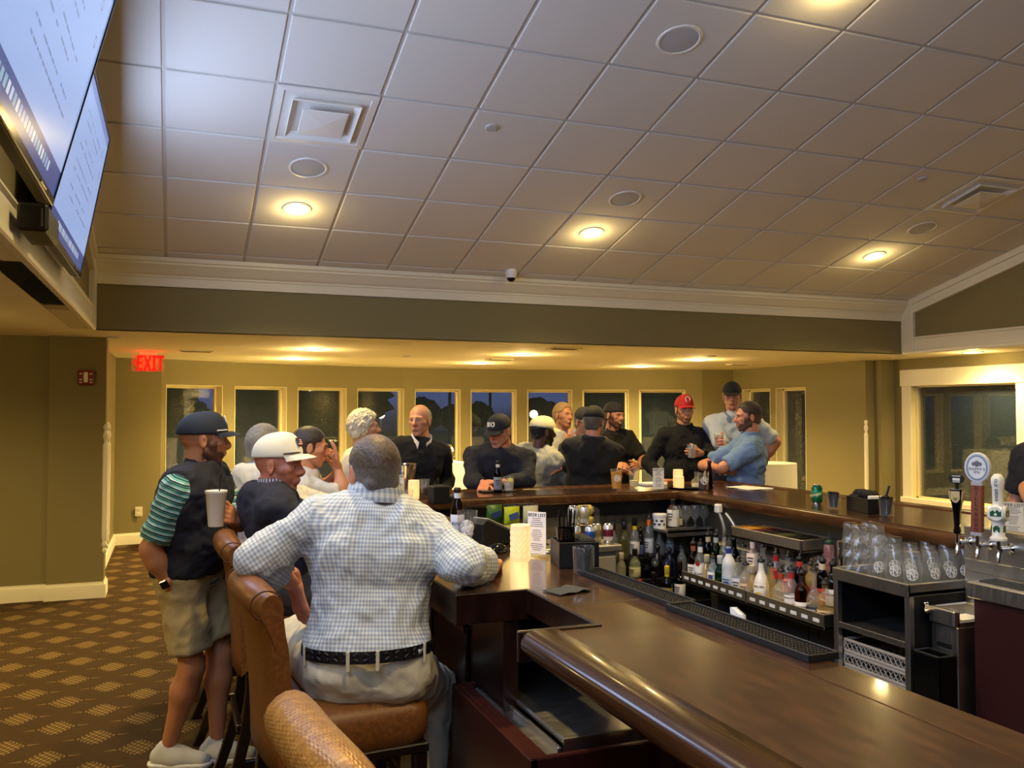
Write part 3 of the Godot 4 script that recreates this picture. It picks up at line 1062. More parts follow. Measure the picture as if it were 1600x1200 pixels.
		for k in 6:
			var sl := MB.new()
			sl.box(Vector3(0, -0.004, -0.07 + k * 0.028), Vector3(0.31, 0.002, 0.022), 0.0, Basis(Vector3.RIGHT, 0.7))
			part(t, "slat", sl, M.dark_metal)
	for a in [[-0.49, -8.5, "flat cap in the low ceiling above the red alarm"], [2.6, -10.2, "tiny cap in the low ceiling near the front left downlight"], [6.0, -8.9, "small cap in the low ceiling near the front right downlight"]]:
		var mb := MB.new()
		mb.lathe([Vector2(0, -0.012), Vector2(0.05, -0.01), Vector2(0.055, 0.002), Vector2(0, 0.002)], 24)
		var t := part(self, "sprinkler_cover", mb, M.grille, Vector3(a[0], LOW, a[1]))
		tag(t, a[2], "sprinkler cover")

# ---------------------------------------------------------------- things on the walls
func screen_image(k: int) -> Image:
	var im := Image.create(640, 360, false, Image.FORMAT_RGB8)
	im.fill(S(166, 194, 250))
	var rng := RandomNumberGenerator.new()
	rng.seed = 5 + k
	# title bar, column of text lines, row of small icons along the bottom
	im.fill_rect(Rect2i(0, 0, 640, 22), S(128, 150, 216))
	im.fill_rect(Rect2i(0, 318, 640, 42), S(60, 84, 150))
	for i in 20:
		im.fill_rect(Rect2i(120 + i * 21, 329, 14, 15), [S(205, 220, 250), S(150, 190, 215), S(225, 235, 250), S(160, 180, 230)][rng.randi() % 4])
	for y in [62, 84, 120, 142, 178, 200, 236, 258]:
		var x := 150 + rng.randi() % 60
		while x < 500:
			var w := 8 + rng.randi() % 26
			if rng.randf() < 0.75:
				im.fill_rect(Rect2i(x, y, w, 4), S(120, 140, 190))
			x += w + 6
	for c in [[560, 60], [590, 110], [70, 70]]:
		for a in 40:
			var p := Vector2(cos(TAU * a / 40.0), sin(TAU * a / 40.0)) * 9.0
			im.fill_rect(Rect2i(c[0] + int(p.x), c[1] + int(p.y), 2, 2), S(70, 80, 120))
	return im

func television(label: String, far_bottom: Vector3, far_top: Vector3, length: float, k: int, power := 2.3) -> void:
	# stands with its long side along z; the far end is given
	var t := thing("television", label, "television")
	var up := (far_top - far_bottom).normalized()
	var h := far_bottom.distance_to(far_top)
	var nn := Vector3(0, 0, 1).cross(up).normalized()      # towards the wall side
	if nn.x < 0.0:
		nn = -nn
	# local x: towards the viewer along the screen (reads left to right as +z to -z), y up, z out of the screen
	t.transform = Transform3D(Basis(up.cross(nn), up, nn), far_bottom + up * h / 2 + Vector3(0, 0, length / 2))
	var c := MB.new()
	c.prism(round_rect(length, h, 0.012, 3), -0.05, -0.004, 0.004)
	part(t, "case", c, M.black)
	var be := MB.new()
	for q in [[0.0, h / 2 - 0.006, length, 0.012], [0.0, -h / 2 + 0.014, length, 0.028], [length / 2 - 0.006, 0.0, 0.012, h], [-length / 2 + 0.006, 0.0, 0.012, h]]:
		be.box(Vector3(q[0], q[1], 0.0), Vector3(q[2], q[3], 0.012), 0.003)
	part(t, "bezel", be, M.gloss_black)
	var s := MB.new()
	var w2 := length / 2 - 0.012
	s.face([Vector3(-w2, -h / 2 + 0.028, 0.001), Vector3(w2, -h / 2 + 0.028, 0.001), Vector3(w2, h / 2 - 0.012, 0.001), Vector3(-w2, h / 2 - 0.012, 0.001)], Vector3(0, 0, 1), [Vector2(0, 1), Vector2(1, 1), Vector2(1, 0), Vector2(0, 0)])
	var sm := mat(Color.BLACK, 0.2)
	sm.emission_enabled = true
	sm.emission = Color.WHITE
	sm.emission_operator = BaseMaterial3D.EMISSION_OP_MULTIPLY
	sm.emission_texture = ImageTexture.create_from_image(screen_image(k))
	sm.emission_energy_multiplier = TV_GLOW
	part(t, "screen", s, sm)
	var al := AreaLight3D.new()
	al.name = "screen_light"
	al.area_size = Vector2(length - 0.05, h - 0.06)
	al.light_color = Color(0.76, 0.84, 1.0)
	al.light_energy = power
	al.area_normalize_energy = true
	al.shadow_enabled = true
	al.position = Vector3(0, 0, 0.015)
	al.rotation.y = PI
	t.add_child(al, true)
	var st := MB.new()
	st.box(Vector3(length / 2 - 0.28, -h / 2 + 0.012, 0.008), Vector3(0.12, 0.008, 0.004), 0.001)
	part(t, "badge", st, M.chrome)
	var bk := MB.new()
	bk.box(Vector3(0, -0.05, -0.075), Vector3(length * 0.6, h * 0.6, 0.05), 0.015)
	part(t, "rear_housing", bk, M.black)
	# arm to the wall
	var am := MB.new()
	am.xf = t.transform.affine_inverse()
	var mid := far_bottom + up * h * 0.45 + Vector3(0, 0, length / 2)
	am.box(Vector3((XL + mid.x - 0.06) / 2 + 0.01, mid.y, mid.z), Vector3(absf(mid.x - 0.06 - XL) - 0.02, 0.1, 0.3), 0.01)
	am.box(Vector3(XL + 0.015, mid.y, mid.z), Vector3(0.02, 0.3, 0.5), 0.004)
	part(t, "wall_bracket", am, M.black)

func corner_guard(at: Vector3, y1: float, label: String) -> void:
	# a turned half post: bead ends, plain shaft
	var mb := MB.new()
	var y0 := 0.39
	var prof := [Vector2(0, y0)]
	for q in [[0.012, 0.0], [0.018, 0.012], [0.02, 0.03], [0.013, 0.045], [0.022, 0.06], [0.024, 0.08], [0.018, 0.105], [0.022, 0.12], [0.025, 0.135], [0.025, 0.16]]:
		prof.append(Vector2(q[0], y0 + q[1]))
	for q in [[0.025, 0.2], [0.025, 0.185], [0.018, 0.17], [0.014, 0.15], [0.022, 0.125], [0.026, 0.1], [0.02, 0.07], [0.014, 0.058], [0.023, 0.04], [0.022, 0.015], [0.012, 0.0]]:
		prof.append(Vector2(q[0], y1 - q[1]))
	prof.append(Vector2(0, y1))
	mb.lathe(prof, 20)
	var o := part(self, "corner_guard", mb, M.trim, at)
	tag(o, label, "corner guard")

func build_wall_fittings() -> void:
	television("big bright television screen cut off by the upper left corner of the picture", Vector3(-0.41, 2.381, -3.5), Vector3(-0.203, 3.20, -3.5), 1.46, 0)
	television("second bright television hung beyond the first, whole lower right corner visible", Vector3(-0.50, 2.408, -5.539), Vector3(-0.354, 3.223, -5.539), 1.44, 1)
	television("television further along the left wall, outside the picture", Vector3(-0.45, 2.40, -1.7), Vector3(-0.25, 3.2, -1.7), 1.44, 0)  # out of view, placed to give the ceiling and bar edges cool light
	television("television behind the viewer on the left wall", Vector3(-0.45, 2.40, 0.3), Vector3(-0.25, 3.2, 0.3), 1.44, 1)  # also unseen, placed to light the ceiling from behind the camera
	var sb := thing("cable_box", "black box hung under the near television on the left wall", "box", Vector3(-0.51, 2.40, -3.98))
	var m := MB.new()
	m.box(Vector3.ZERO, Vector3(0.11, 0.11, 0.34), 0.012)
	part(sb, "case", m, M.black)
	var m2 := MB.new()
	m2.box(Vector3(0.03, 0.0, 0.171), Vector3(0.008, 0.07, 0.004), 0.001)
	part(sb, "badge", m2, M.chrome)
	var ex := thing("exit_sign", "red lit EXIT sign with a left arrow hanging from the flat ceiling", "exit sign", Vector3(-0.255, LOW, -10.59))
	ex.rotation.y = 0.03
	var cp := MB.new()
	cp.box(Vector3(0, -0.012, 0), Vector3(0.17, 0.03, 0.06), 0.004)
	part(ex, "canopy", cp, M.white)
	var pl := MB.new()
	pl.prism(round_rect(0.34, 0.19, 0.02), -0.004, 0.004, 0.001)
	part(ex, "panel", pl, pane(Color(0.8, 0.72, 0.5), 0.35, 0.2), Vector3(0, -0.125, 0))
	var red := glow(Color(1.0, 0.05, 0.05), 0.95)
	var tx := text_mesh("EXIT", 0.145)
	tx.depth = 0.004
	var te := part(ex, "letters", tx, red, Vector3(0.022, -0.128, 0.007))
	te.scale = Vector3(0.68, 1.18, 1)
	var ar := MB.new()
	for s in [-1, 1]:
		ar.tube([Vector3(-0.118, s * 0.03, 0), Vector3(-0.152, 0, 0)], 0.006, 6)
	part(ex, "arrow", ar, red, Vector3(0, -0.125, 0.007))
	var rl := OmniLight3D.new()
	rl.name = "red_light"
	rl.light_color = Color(1, 0.05, 0.04)
	rl.light_energy = 0.05
	rl.omni_range = 12.0
	rl.omni_attenuation = 2.0
	rl.light_size = 0.05
	rl.shadow_enabled = true
	rl.position = Vector3(0, -0.1, 0.06)
	ex.add_child(rl, true)
	var fa := thing("fire_alarm", "square red fire alarm strobe on the left wall stub", "fire alarm", Vector3(-0.71, 1.945, -8.61))
	var b := MB.new()
	b.box(Vector3(0, 0, 0.022), Vector3(0.13, 0.13, 0.044), 0.008)
	part(fa, "case", b, mat(S(120, 22, 18), 0.35))
	var w := MB.new()
	w.box(Vector3(0, 0, 0.05), Vector3(0.034, 0.09, 0.02), 0.006)
	part(fa, "strobe", w, mat(S(235, 228, 220), 0.2))
	for q in [[-0.04, 0.03], [0.04, 0.03], [-0.04, -0.02], [0.04, -0.02], [-0.04, -0.045], [0.04, -0.045]]:
		var v := MB.new()
		v.box(Vector3(q[0], q[1], 0.046), Vector3(0.022, 0.012, 0.004), 0.001)
		part(fa, "marking", v, mat(S(215, 205, 195), 0.5))
	var ol := thing("wall_outlet", "cream wall outlet plate low on the bay wall behind the standing man", "outlet", Vector3(-0.37, 0.4, -11.88))
	var pm := MB.new()
	pm.box(Vector3(0, 0, 0.004), Vector3(0.085, 0.12, 0.008), 0.003)
	part(ol, "plate", pm, M.trim)
	for y in [-0.026, 0.026]:
		var so := MB.new()
		so.prism(round_rect(0.034, 0.03, 0.01), 0.007, 0.011, 0.001)
		part(ol, "socket", so, M.white, Vector3(0, y, 0))
	corner_guard(Vector3(-0.545, 0, -8.615), 1.53, "nearest turned white corner guard on the end of the left wall stub")
	corner_guard(Vector3(-0.545, 0, -8.855), 1.53, "turned white corner guard on the far edge of the left wall stub")
	corner_guard(Vector3(-0.635, 0, -10.2), 1.53, "turned white corner guard standing apart on the bay's left wall")
	corner_guard(Vector3(8.365, 0, -8.945), 1.53, "tall turned white corner guard on the right wall corner behind the caddies")
# ---------------------------------------------------------------- the bar itself
func wood_top(t: Node3D, called: String, poly: Array, m: Material, y0 := BAR - 0.055, y1 := BAR) -> void:
	# poly in (x, z); laid level
	var mb := MB.new()
	mb.xf = Transform3D(Basis(Vector3(1, 0, 0), Vector3(0, 0, 1), Vector3(0, -1, 0)), Vector3.ZERO)
	mb.prism(poly, -y0, -y1, 0.004)
	part(t, called, mb, m)

func build_bar() -> void:
	var t := thing("bar_counter", "long glossy red-brown wooden horseshoe bar top with a notch cut in its left side", "bar counter")
	var V := func(x: float, y: float) -> Vector2: return Vector2(x, y)
	wood_top(t, "near_top", [V.call(0.86, -0.3), V.call(1.44, -0.3), V.call(1.43, -2.4), V.call(1.082, -2.4), V.call(1.082, -2.142), V.call(0.86, -2.142)], M.bar_wood)
	wood_top(t, "left_top", [V.call(1.43, -2.405), V.call(1.43, -5.53), V.call(0.846, -6.11), V.call(0.846, -2.66), V.call(1.082, -2.66), V.call(1.082, -2.405)], M.bar_wood)
	wood_top(t, "rear_top", [V.call(1.435, -5.535), V.call(3.425, -5.535), V.call(4.27, -6.12), V.call(0.85, -6.12)], M.bar_wood_x)
	wood_top(t, "right_top", [V.call(3.43, -5.53), V.call(3.43, -0.5), V.call(4.27, -0.5), V.call(4.27, -6.11)], M.bar_wood)
	# armrest nosing along the near outer edge: groove, flat, rounded nose
	var nose := MB.new()
	var pr := [Vector2(-0.085, BAR - 0.02), Vector2(-0.085, BAR + 0.004), Vector2(-0.08, BAR + 0.008), Vector2(-0.02, BAR + 0.008)]
	for k in 9:
		var a := lerpf(PI / 2, -PI / 2, k / 8.0)
		pr.append(Vector2(-0.012 + cos(a) * 0.034, BAR - 0.026 + sin(a) * 0.034))
	pr.append_array([Vector2(-0.03, BAR - 0.06), Vector2(-0.03, BAR - 0.075), Vector2(-0.06, BAR - 0.078), Vector2(-0.085, BAR - 0.055)])
	nose.sweep(pr, [Vector2(0.87, -2.13), Vector2(0.87, -0.3)], false, 0.6, true)
	part(t, "armrest_nosing", nose, M.nosing)
	var seam := MB.new()
	seam.bx(Vector3(1.318, BAR - 0.01, -2.1), Vector3(1.322, BAR + 0.0012, -0.3), 0.0005)
	part(t, "inlay_seam", seam, M.bar_edge)
	# edge boards round the notch and down the left side
	var eb := MB.new()
	eb.bx(Vector3(0.846, BAR - 0.075, -2.155), Vector3(1.09, BAR + 0.006, -2.14), 0.003)
	eb.bx(Vector3(1.074, BAR - 0.075, -2.66), Vector3(1.09, BAR + 0.004, -2.14), 0.003)
	eb.bx(Vector3(0.846, BAR - 0.095, -2.67), Vector3(1.09, BAR + 0.002, -2.653), 0.003)
	eb.bx(Vector3(0.838, BAR - 0.095, -6.12), Vector3(0.85, BAR + 0.002, -2.653), 0.003)
	part(t, "edge_board", eb, M.dark_wood)
	# brown front lips on the bartender's side
	for q in [[[Vector2(1.43, -5.525), Vector2(3.43, -5.525)], "rear_lip"], [[Vector2(3.435, -5.53), Vector2(3.435, -0.5)], "right_lip"]]:
		var lp := MB.new()
		var path: Array = q[0]
		if q[1] == "right_lip":
			path.reverse()
			path = [Vector2(3.435, -5.53), Vector2(3.435, -0.5)]
		lp.sweep([Vector2(-0.02, BAR - 0.06), Vector2(0.012, BAR - 0.06), Vector2(0.018, BAR - 0.05), Vector2(0.018, BAR - 0.016), Vector2(0.012, BAR - 0.006), Vector2(-0.004, BAR - 0.003), Vector2(-0.02, BAR - 0.003)], path, false, 0.7, true)
		part(t, q[1], lp, M.bar_edge)
	for q in [[1.43, -5.56, 3.43, -5.552], [3.46, -5.5, 3.468, -0.5]]:
		var gr := MB.new()
		gr.bx(Vector3(q[0], BAR - 0.01, q[1]), Vector3(q[2], BAR + 0.0035, q[3]), 0.001)
		part(t, "raised_bead", gr, M.bar_edge)
	# outer rails
	var orl := MB.new()
	orl.bx(Vector3(0.85, BAR - 0.07, -6.14), Vector3(4.28, BAR + 0.008, -6.05), 0.01)
	orl.bx(Vector3(4.19, BAR - 0.07, -6.14), Vector3(4.285, BAR + 0.008, -0.5), 0.01)
	part(t, "outer_armrest", orl, M.bar_edge)
	# base
	var b := t
	var d := MB.new()
	d.bx(Vector3(1.0, 0, -6.0), Vector3(1.05, BAR - 0.056, -2.66))
	d.bx(Vector3(1.0, 0, -6.0), Vector3(4.1, BAR - 0.056, -5.95))
	d.bx(Vector3(4.05, 0, -6.0), Vector3(4.1, BAR - 0.056, -0.5))
	d.bx(Vector3(1.3, 0, -2.2), Vector3(1.36, BAR - 0.08, -0.3))
	part(b, "outer_panel", d, M.dark_wood)
	for k in 5:
		var z := -3.0 - k * 0.62
		var p := MB.new()
		for q in [[z, z - 0.5, 0.2, 0.23], [z, z - 0.5, 0.85, 0.88], [z, z - 0.03, 0.2, 0.88], [z - 0.47, z - 0.5, 0.2, 0.88]]:
			p.bx(Vector3(0.985, q[2], q[0]), Vector3(1.0, q[3], q[1]), 0.005)
		part(b, "panel_moulding", p, M.dark_wood)
	var inn := MB.new()
	inn.bx(Vector3(1.38, 0, -5.6), Vector3(1.42, BAR - 0.056, -2.7))
	part(b, "left_inner_panel", inn, M.dark_wood)
	var inr := MB.new()
	inr.bx(Vector3(1.42, 0, -5.66), Vector3(3.6, BAR - 0.056, -5.62))
	part(b, "rear_inner_panel", inr, M.panel)
	var ins := MB.new()
	ins.bx(Vector3(3.58, 0, -5.64), Vector3(3.62, BAR - 0.056, -0.5))
	part(b, "right_inner_panel", ins, M.steel_dull)
	var shade_strip := MB.new()
	shade_strip.bx(Vector3(1.43, BAR - 0.16, -5.62), Vector3(3.5, BAR - 0.06, -5.6))
	part(b, "rear_painted_shadow", shade_strip, M.black)  # black strip stands in for the shadow under the rear lip
	var fr := thing("foot_rail", "brass foot rail along the foot of the bar by the stools", "foot rail")
	var fm := MB.new()
	fm.tube([Vector3(0.86, 0.17, -6.0), Vector3(0.86, 0.17, -2.7)], 0.022, 14)
	part(fr, "tube", fm, mat(S(190, 150, 70), 0.22, 1.0))
	for z in [-5.6, -4.4, -3.2]:
		var br := MB.new()
		br.tube([Vector3(0.86, 0.17, z), Vector3(0.93, 0.14, z), Vector3(1.0, 0.1, z)], 0.012, 8)
		part(fr, "bracket", br, mat(S(170, 132, 60), 0.3, 1.0))
	# ice bin in its dark box under the notch
	var ib := thing("ice_bin", "low dark wood box with a stainless sliding lid under the notch of the bar", "ice bin")
	var w := MB.new()
	w.bx(Vector3(0.92, 0, -2.96), Vector3(0.945, 0.70, -2.24), 0.004)
	w.bx(Vector3(0.92, 0, -2.262), Vector3(1.34, 0.70, -2.24), 0.004)
	w.bx(Vector3(0.92, 0, -2.96), Vector3(1.34, 0.70, -2.94), 0.004)
	w.bx(Vector3(0.945, 0.66, -2.94), Vector3(0.985, 0.695, -2.262), 0.003)
	w.bx(Vector3(0.985, 0.0, -2.94), Vector3(1.34, 0.64, -2.262), 0.003)
	part(ib, "box", w, mat(S(62, 26, 18), 0.3))
	var rim := MB.new()
	rim.bx(Vector3(0.985, 0.655, -2.93), Vector3(1.03, 0.685, -2.28), 0.004)
	rim.bx(Vector3(1.02, 0.655, -2.93), Vector3(1.034, 0.705, -2.28), 0.003)
	part(ib, "rim", rim, M.steel)
	var lid := MB.new()
	lid.bx(Vector3(1.045, 0.70, -2.93), Vector3(1.32, 0.72, -2.3), 0.006)
	lid.bx(Vector3(1.045, 0.67, -2.305), Vector3(1.32, 0.72, -2.298), 0.002)
	part(ib, "sliding_lid", lid, M.steel)
	var mm := MB.new()
	mm.bx(Vector3(1.45, 0.0, -5.6), Vector3(3.4, 0.014, -0.4), 0.004)
	var mo := part(self, "floor_mat", mm, M.rubber)
	tag(mo, "black rubber floor mat inside the horseshoe bar", "floor mat")

# ---------------------------------------------------------------- equipment inside the horseshoe
func lattice(mb: MB, a: Vector3, u: Vector3, v: Vector3, nu: int, r: float) -> void:
	# diagonal bars over the panel spanned by u and v
	for k in nu:
		for s in 2:
			var p := a + u * ((k + (0.0 if s == 0 else 1.0)) / nu)
			var q := a + u * ((k + (1.0 if s == 0 else 0.0)) / nu) + v
			mb.tube([p, q], r, 4, -1.0, false)

func build_underbar() -> void:
	# cooler at the far left
	var c := thing("back_bar_cooler", "grey-beige low cooler with a flat top for cans at the rear of the bar", "cooler")
	var m := MB.new()
	m.bx(Vector3(1.72, 0.05, -5.6), Vector3(2.66, 0.76, -5.02), 0.004)
	part(c, "body", m, mat(S(128, 120, 104), 0.45))
	m = MB.new()
	m.bx(Vector3(1.70, 0.76, -5.61), Vector3(2.68, 0.80, -4.98), 0.006)
	part(c, "top", m, M.steel)
	for k in 2:
		m = MB.new()
		m.bx(Vector3(1.74 + k * 0.47, 0.1, -5.02), Vector3(2.19 + k * 0.45, 0.73, -4.99), 0.006)
		var dr := part(c, "door", m, mat(S(138, 128, 108), 0.4))
		m = MB.new()
		m.bx(Vector3(2.13 + k * 0.09, 0.52, -4.985), Vector3(2.15 + k * 0.09, 0.68, -4.97), 0.004)
		part(dr, "handle", m, M.dark_metal)
	# stepped shelf for bottles
	var st := thing("bottle_steps", "three-step dark shelf full of bottles right of the cooler", "shelf")
	for q in [[0.36, -5.3, -5.16], [0.5, -5.45, -5.3], [0.62, -5.6, -5.45]]:
		m = MB.new()
		m.bx(Vector3(2.72, 0.02, q[1]), Vector3(3.5, q[0], q[2]), 0.004)
		part(st, "step", m, M.dark_metal)
	# corner shelf
	var sh := thing("corner_shelf", "small steel shelf in the rear right corner holding a tub and syrup bottles", "shelf")
	m = MB.new()
	m.bx(Vector3(3.2, 0.80, -5.62), Vector3(3.57, 0.82, -5.3), 0.003)
	part(sh, "board", m, M.steel)
	m = MB.new()
	m.bx(Vector3(3.2, 0.775, -5.306), Vector3(3.57, 0.835, -5.3), 0.002)
	part(sh, "lip", m, M.steel)
	# speed rail in two lengths with its white labels
	for k in 2:
		var z0: float = [-4.96, -4.27][k]
		var z1: float = [-4.275, -3.62][k]
		var s := thing("speed_rail", ["rear length of the steel speed rail of liquor bottles", "near length of the steel speed rail of liquor bottles"][k], "bottle rack", Vector3.ZERO, 0.0)
		m = MB.new()
		m.bx(Vector3(3.10, 0.535, z0), Vector3(3.325, 0.55, z1), 0.002)
		m.bx(Vector3(3.10, 0.535, z0), Vector3(3.108, 0.615, z1), 0.003)
		m.bx(Vector3(3.21, 0.55, z0), Vector3(3.325, 0.60, z1), 0.003)
		m.bx(Vector3(3.10, 0.535, z1 - 0.008), Vector3(3.325, 0.615, z1), 0.003)
		part(s, "tray", m, M.steel)
		for j in 8:
			if k == 1 and j > 6:
				continue
			var zz := lerpf(z0 + 0.06, z1 - 0.06, j / (7.0 if k == 0 else 6.0))
			m = MB.new()
			m.bx(Vector3(3.0985, 0.566, zz - 0.024), Vector3(3.1, 0.584, zz + 0.024))
			part(s, "label", m, M.paper)
	# ice well and cabinets behind the rail
	var iw := thing("ice_well", "stainless ice well and cabinet behind the speed rail", "ice well")
	m = MB.new()
	m.bx(Vector3(3.35, 0.02, -5.0), Vector3(3.57, 0.74, -3.5), 0.004)
	part(iw, "body", m, M.steel_dull)
	m = MB.new()
	m.bx(Vector3(3.36, 0.74, -4.98), Vector3(3.57, 0.78, -3.5), 0.006)
	part(iw, "top", m, M.steel)
	for z in [-4.9, -4.45, -4.0]:
		m = MB.new()
		m.bx(Vector3(3.333, 0.05, z), Vector3(3.35, 0.52, z + 0.42), 0.004)
		var dd := part(iw, "door", m, mat(S(44, 44, 46), 0.4, 0.4))
		m = MB.new()
		m.lathe([Vector2(0, 0), Vector2(0.016, 0.002), Vector2(0.016, 0.01), Vector2(0, 0.012)], 14)
		var kn := part(dd, "knob", m, M.black, Vector3(3.333, 0.42, z + 0.05))
		kn.rotation.z = PI / 2
	# condiment tray
	var ct := thing("condiment_tray", "stainless garnish tray with dark compartments under the right bar top", "tray")
	m = MB.new()
	m.bx(Vector3(3.27, 0.86, -4.66), Vector3(3.52, 0.875, -4.0), 0.003)
	for q in [[3.27, 3.282, -4.66, -4.0], [3.508, 3.52, -4.66, -4.0], [3.27, 3.52, -4.66, -4.648], [3.27, 3.52, -4.012, -4.0]]:
		m.bx(Vector3(q[0], 0.86, q[2]), Vector3(q[1], 0.93, q[3]), 0.003)
	for z in [-4.63, -4.03]:
		m.bx(Vector3(3.5, 0.74, z), Vector3(3.56, 0.88, z + 0.02), 0.003)
	part(ct, "frame", m, M.steel)
	for k in 6:
		var za := -4.642 + k * 0.106
		m = MB.new()
		m.bx(Vector3(3.286, 0.876, za), Vector3(3.505, 0.922, za + 0.1), 0.008)
		part(ct, "insert", m, [mat(S(190, 130, 30), 0.5), mat(S(70, 20, 30), 0.5), M.black, mat(S(60, 66, 40), 0.5), M.black, M.gloss_black][k])
	# scoop dish
	var dm := thing("steel_dish", "round steel dish upside down on the ice well", "dish", Vector3(3.44, 0.78, -4.05))
	m = MB.new()
	m.lathe([Vector2(0.0, 0.06), Vector2(0.03, 0.056), Vector2(0.055, 0.035), Vector2(0.065, 0.012), Vector2(0.09, 0.004), Vector2(0.09, 0), Vector2(0, 0)].map(func(p): return Vector2(p.x, p.y)), 28)
	part(dm, "dome", m, M.chrome)
	# soda gun with its hose
	var sg := thing("soda_gun", "soda gun with looped silver hoses hanging from the rear right bar corner", "soda gun")
	var pts := []
	for k in 14:
		var tt := k / 13.0
		pts.append(Vector3(3.40 + 0.02 * sin(tt * 3.0), 0.985 - 0.26 * tt, -4.98 + 0.04 * sin(tt * 2.6)))
	m = MB.new()
	m.tube(pts, 0.011, 10)
	part(sg, "hose", m, mat(S(210, 205, 196), 0.25, 0.7))
	pts = []
	for k in 14:
		var tt := k / 13.0
		pts.append(Vector3(3.44 + 0.02 * sin(tt * 3.0), 0.97 - 0.25 * tt, -4.95 + 0.09 * sin(tt * 3.0)))
	m = MB.new()
	m.tube(pts, 0.011, 10)
	part(sg, "hose", m, mat(S(220, 212, 200), 0.3, 0.6))
	m = MB.new()
	m.box(Vector3(3.40, 1.0, -4.98), Vector3(0.04, 0.06, 0.05), 0.008)
	part(sg, "holder", m, M.white)
	# glass cabinet
	var g := thing("glass_cabinet", "open-fronted stainless glass cabinet with dishwasher racks on its lower shelf", "cabinet")
	m = MB.new()
	m.bx(Vector3(3.03, 0.83, -3.48), Vector3(3.56, 0.85, -3.0), 0.003)
	for q in [[3.03, 3.045, -3.48, -3.0], [3.03, 3.56, -3.012, -3.0], [3.03, 3.56, -3.48, -3.468]]:
		m.bx(Vector3(q[0], 0.825, q[2]), Vector3(q[1], 0.885, q[3]), 0.004)
	part(g, "top", m, M.steel)
	m = MB.new()
	m.bx(Vector3(3.045, 0.85, -3.468), Vector3(3.56, 0.868, -3.012), 0.002)
	part(g, "drain_mat", m, M.rubber)
	for z in [-3.478, -3.03]:
		m = MB.new()
		m.bx(Vector3(3.035, 0, z), Vector3(3.065, 0.83, z + 0.03), 0.003)
		part(g, "post", m, M.steel)
	m = MB.new()
	m.bx(Vector3(3.065, 0.02, -3.012), Vector3(3.56, 0.83, -3.0), 0.002)
	m.bx(Vector3(3.065, 0.02, -3.478), Vector3(3.56, 0.83, -3.466), 0.002)
	m.bx(Vector3(3.55, 0.02, -3.47), Vector3(3.56, 0.83, -3.01), 0.002)
	part(g, "side", m, mat(S(54, 54, 56), 0.35, 0.8))
	m = MB.new()
	m.bx(Vector3(3.05, 0.60, -3.466), Vector3(3.55, 0.612, -3.03), 0.002)
	m.bx(Vector3(3.045, 0.596, -3.466), Vector3(3.056, 0.624, -3.03), 0.002)
	part(g, "shelf", m, M.steel)
	m = MB.new()
	m.bx(Vector3(3.05, 0.255, -3.466), Vector3(3.55, 0.275, -3.03), 0.002)
	part(g, "shelf", m, M.steel_dull)
	for k in 4:
		var r := thing("dish_rack", ["lowest grey dish rack with a hand slot, bottom of its stack", "second grey lattice dish rack from the bottom", "third grey lattice dish rack from the bottom", "topmost grey lattice dish rack, open side up"][k], "dish rack", Vector3(3.07, 0.277 + k * 0.067, -3.455), 0.0, "dish racks stacked in the cabinet")
		var rm := mat(S(164, 156, 146), 0.5)
		var f := MB.new()
		for s in 2:
			var y := 0.0 if s == 0 else 0.052
			for q in [[0.0, 0.012, 0.0, 0.42], [0.42, 0.432, 0.0, 0.42], [0.0, 0.432, 0.0, 0.012], [0.0, 0.432, 0.408, 0.42]]:
				f.bx(Vector3(q[0], y, q[2]), Vector3(q[1], y + (0.014 if k > 0 or s == 1 else 0.03), q[3]), 0.003)
		for q in [[0.0, 0.0], [0.42, 0.0], [0.0, 0.408], [0.42, 0.408]]:
			f.bx(Vector3(q[0], 0, q[1]), Vector3(q[0] + 0.012, 0.066, q[1] + 0.012), 0.003)
		part(r, "frame", f, rm)
		var la := MB.new()
		if k > 0:
			lattice(la, Vector3(0.006, 0.01, 0.012), Vector3(0, 0, 0.396), Vector3(0, 0.044, 0), 13, 0.003)
			lattice(la, Vector3(0.012, 0.01, 0.414), Vector3(0.41, 0, 0), Vector3(0, 0.044, 0), 13, 0.003)
		else:
			la.bx(Vector3(0.002, 0.0, 0.012), Vector3(0.01, 0.05, 0.13), 0.002)
			la.bx(Vector3(0.002, 0.0, 0.29), Vector3(0.01, 0.05, 0.408), 0.002)
			la.bx(Vector3(0.012, 0.0, 0.41), Vector3(0.42, 0.05, 0.418), 0.002)
		part(r, "lattice", la, rm)
		var gr := MB.new()
		for e in 9:
			gr.bx(Vector3(0.012, 0.006, 0.04 + e * 0.042), Vector3(0.42, 0.012, 0.046 + e * 0.042))
			gr.bx(Vector3(0.04 + e * 0.044, 0.006, 0.012), Vector3(0.046 + e * 0.044, 0.012, 0.408))
		part(r, "grid", gr, rm)
	var bo := thing("bottle_opener", "wall-mounted steel bottle opener on the side of the glass cabinet", "bottle opener", Vector3(3.12, 0.78, -2.995))
	m = MB.new()
	m.prism(round_rect(0.03, 0.05, 0.01), 0.0, 0.012, 0.003)
	part(bo, "plate", m, M.chrome)
	m = MB.new()
	m.tube([Vector3(-0.02, -0.012, 0.02), Vector3(0, -0.002, 0.03), Vector3(0.02, -0.012, 0.02)], 0.007, 8)
	m.tube([Vector3(0, -0.002, 0.01), Vector3(0, -0.002, 0.03)], 0.009, 8)
	part(bo, "jaw", m, mat(S(220, 210, 190), 0.25, 0.8))
	var cc := thing("waste_bin", "tall black open waste bin beside the glass cabinet", "bin", Vector3(3.04, 0.26, -2.985))
	m = MB.new()
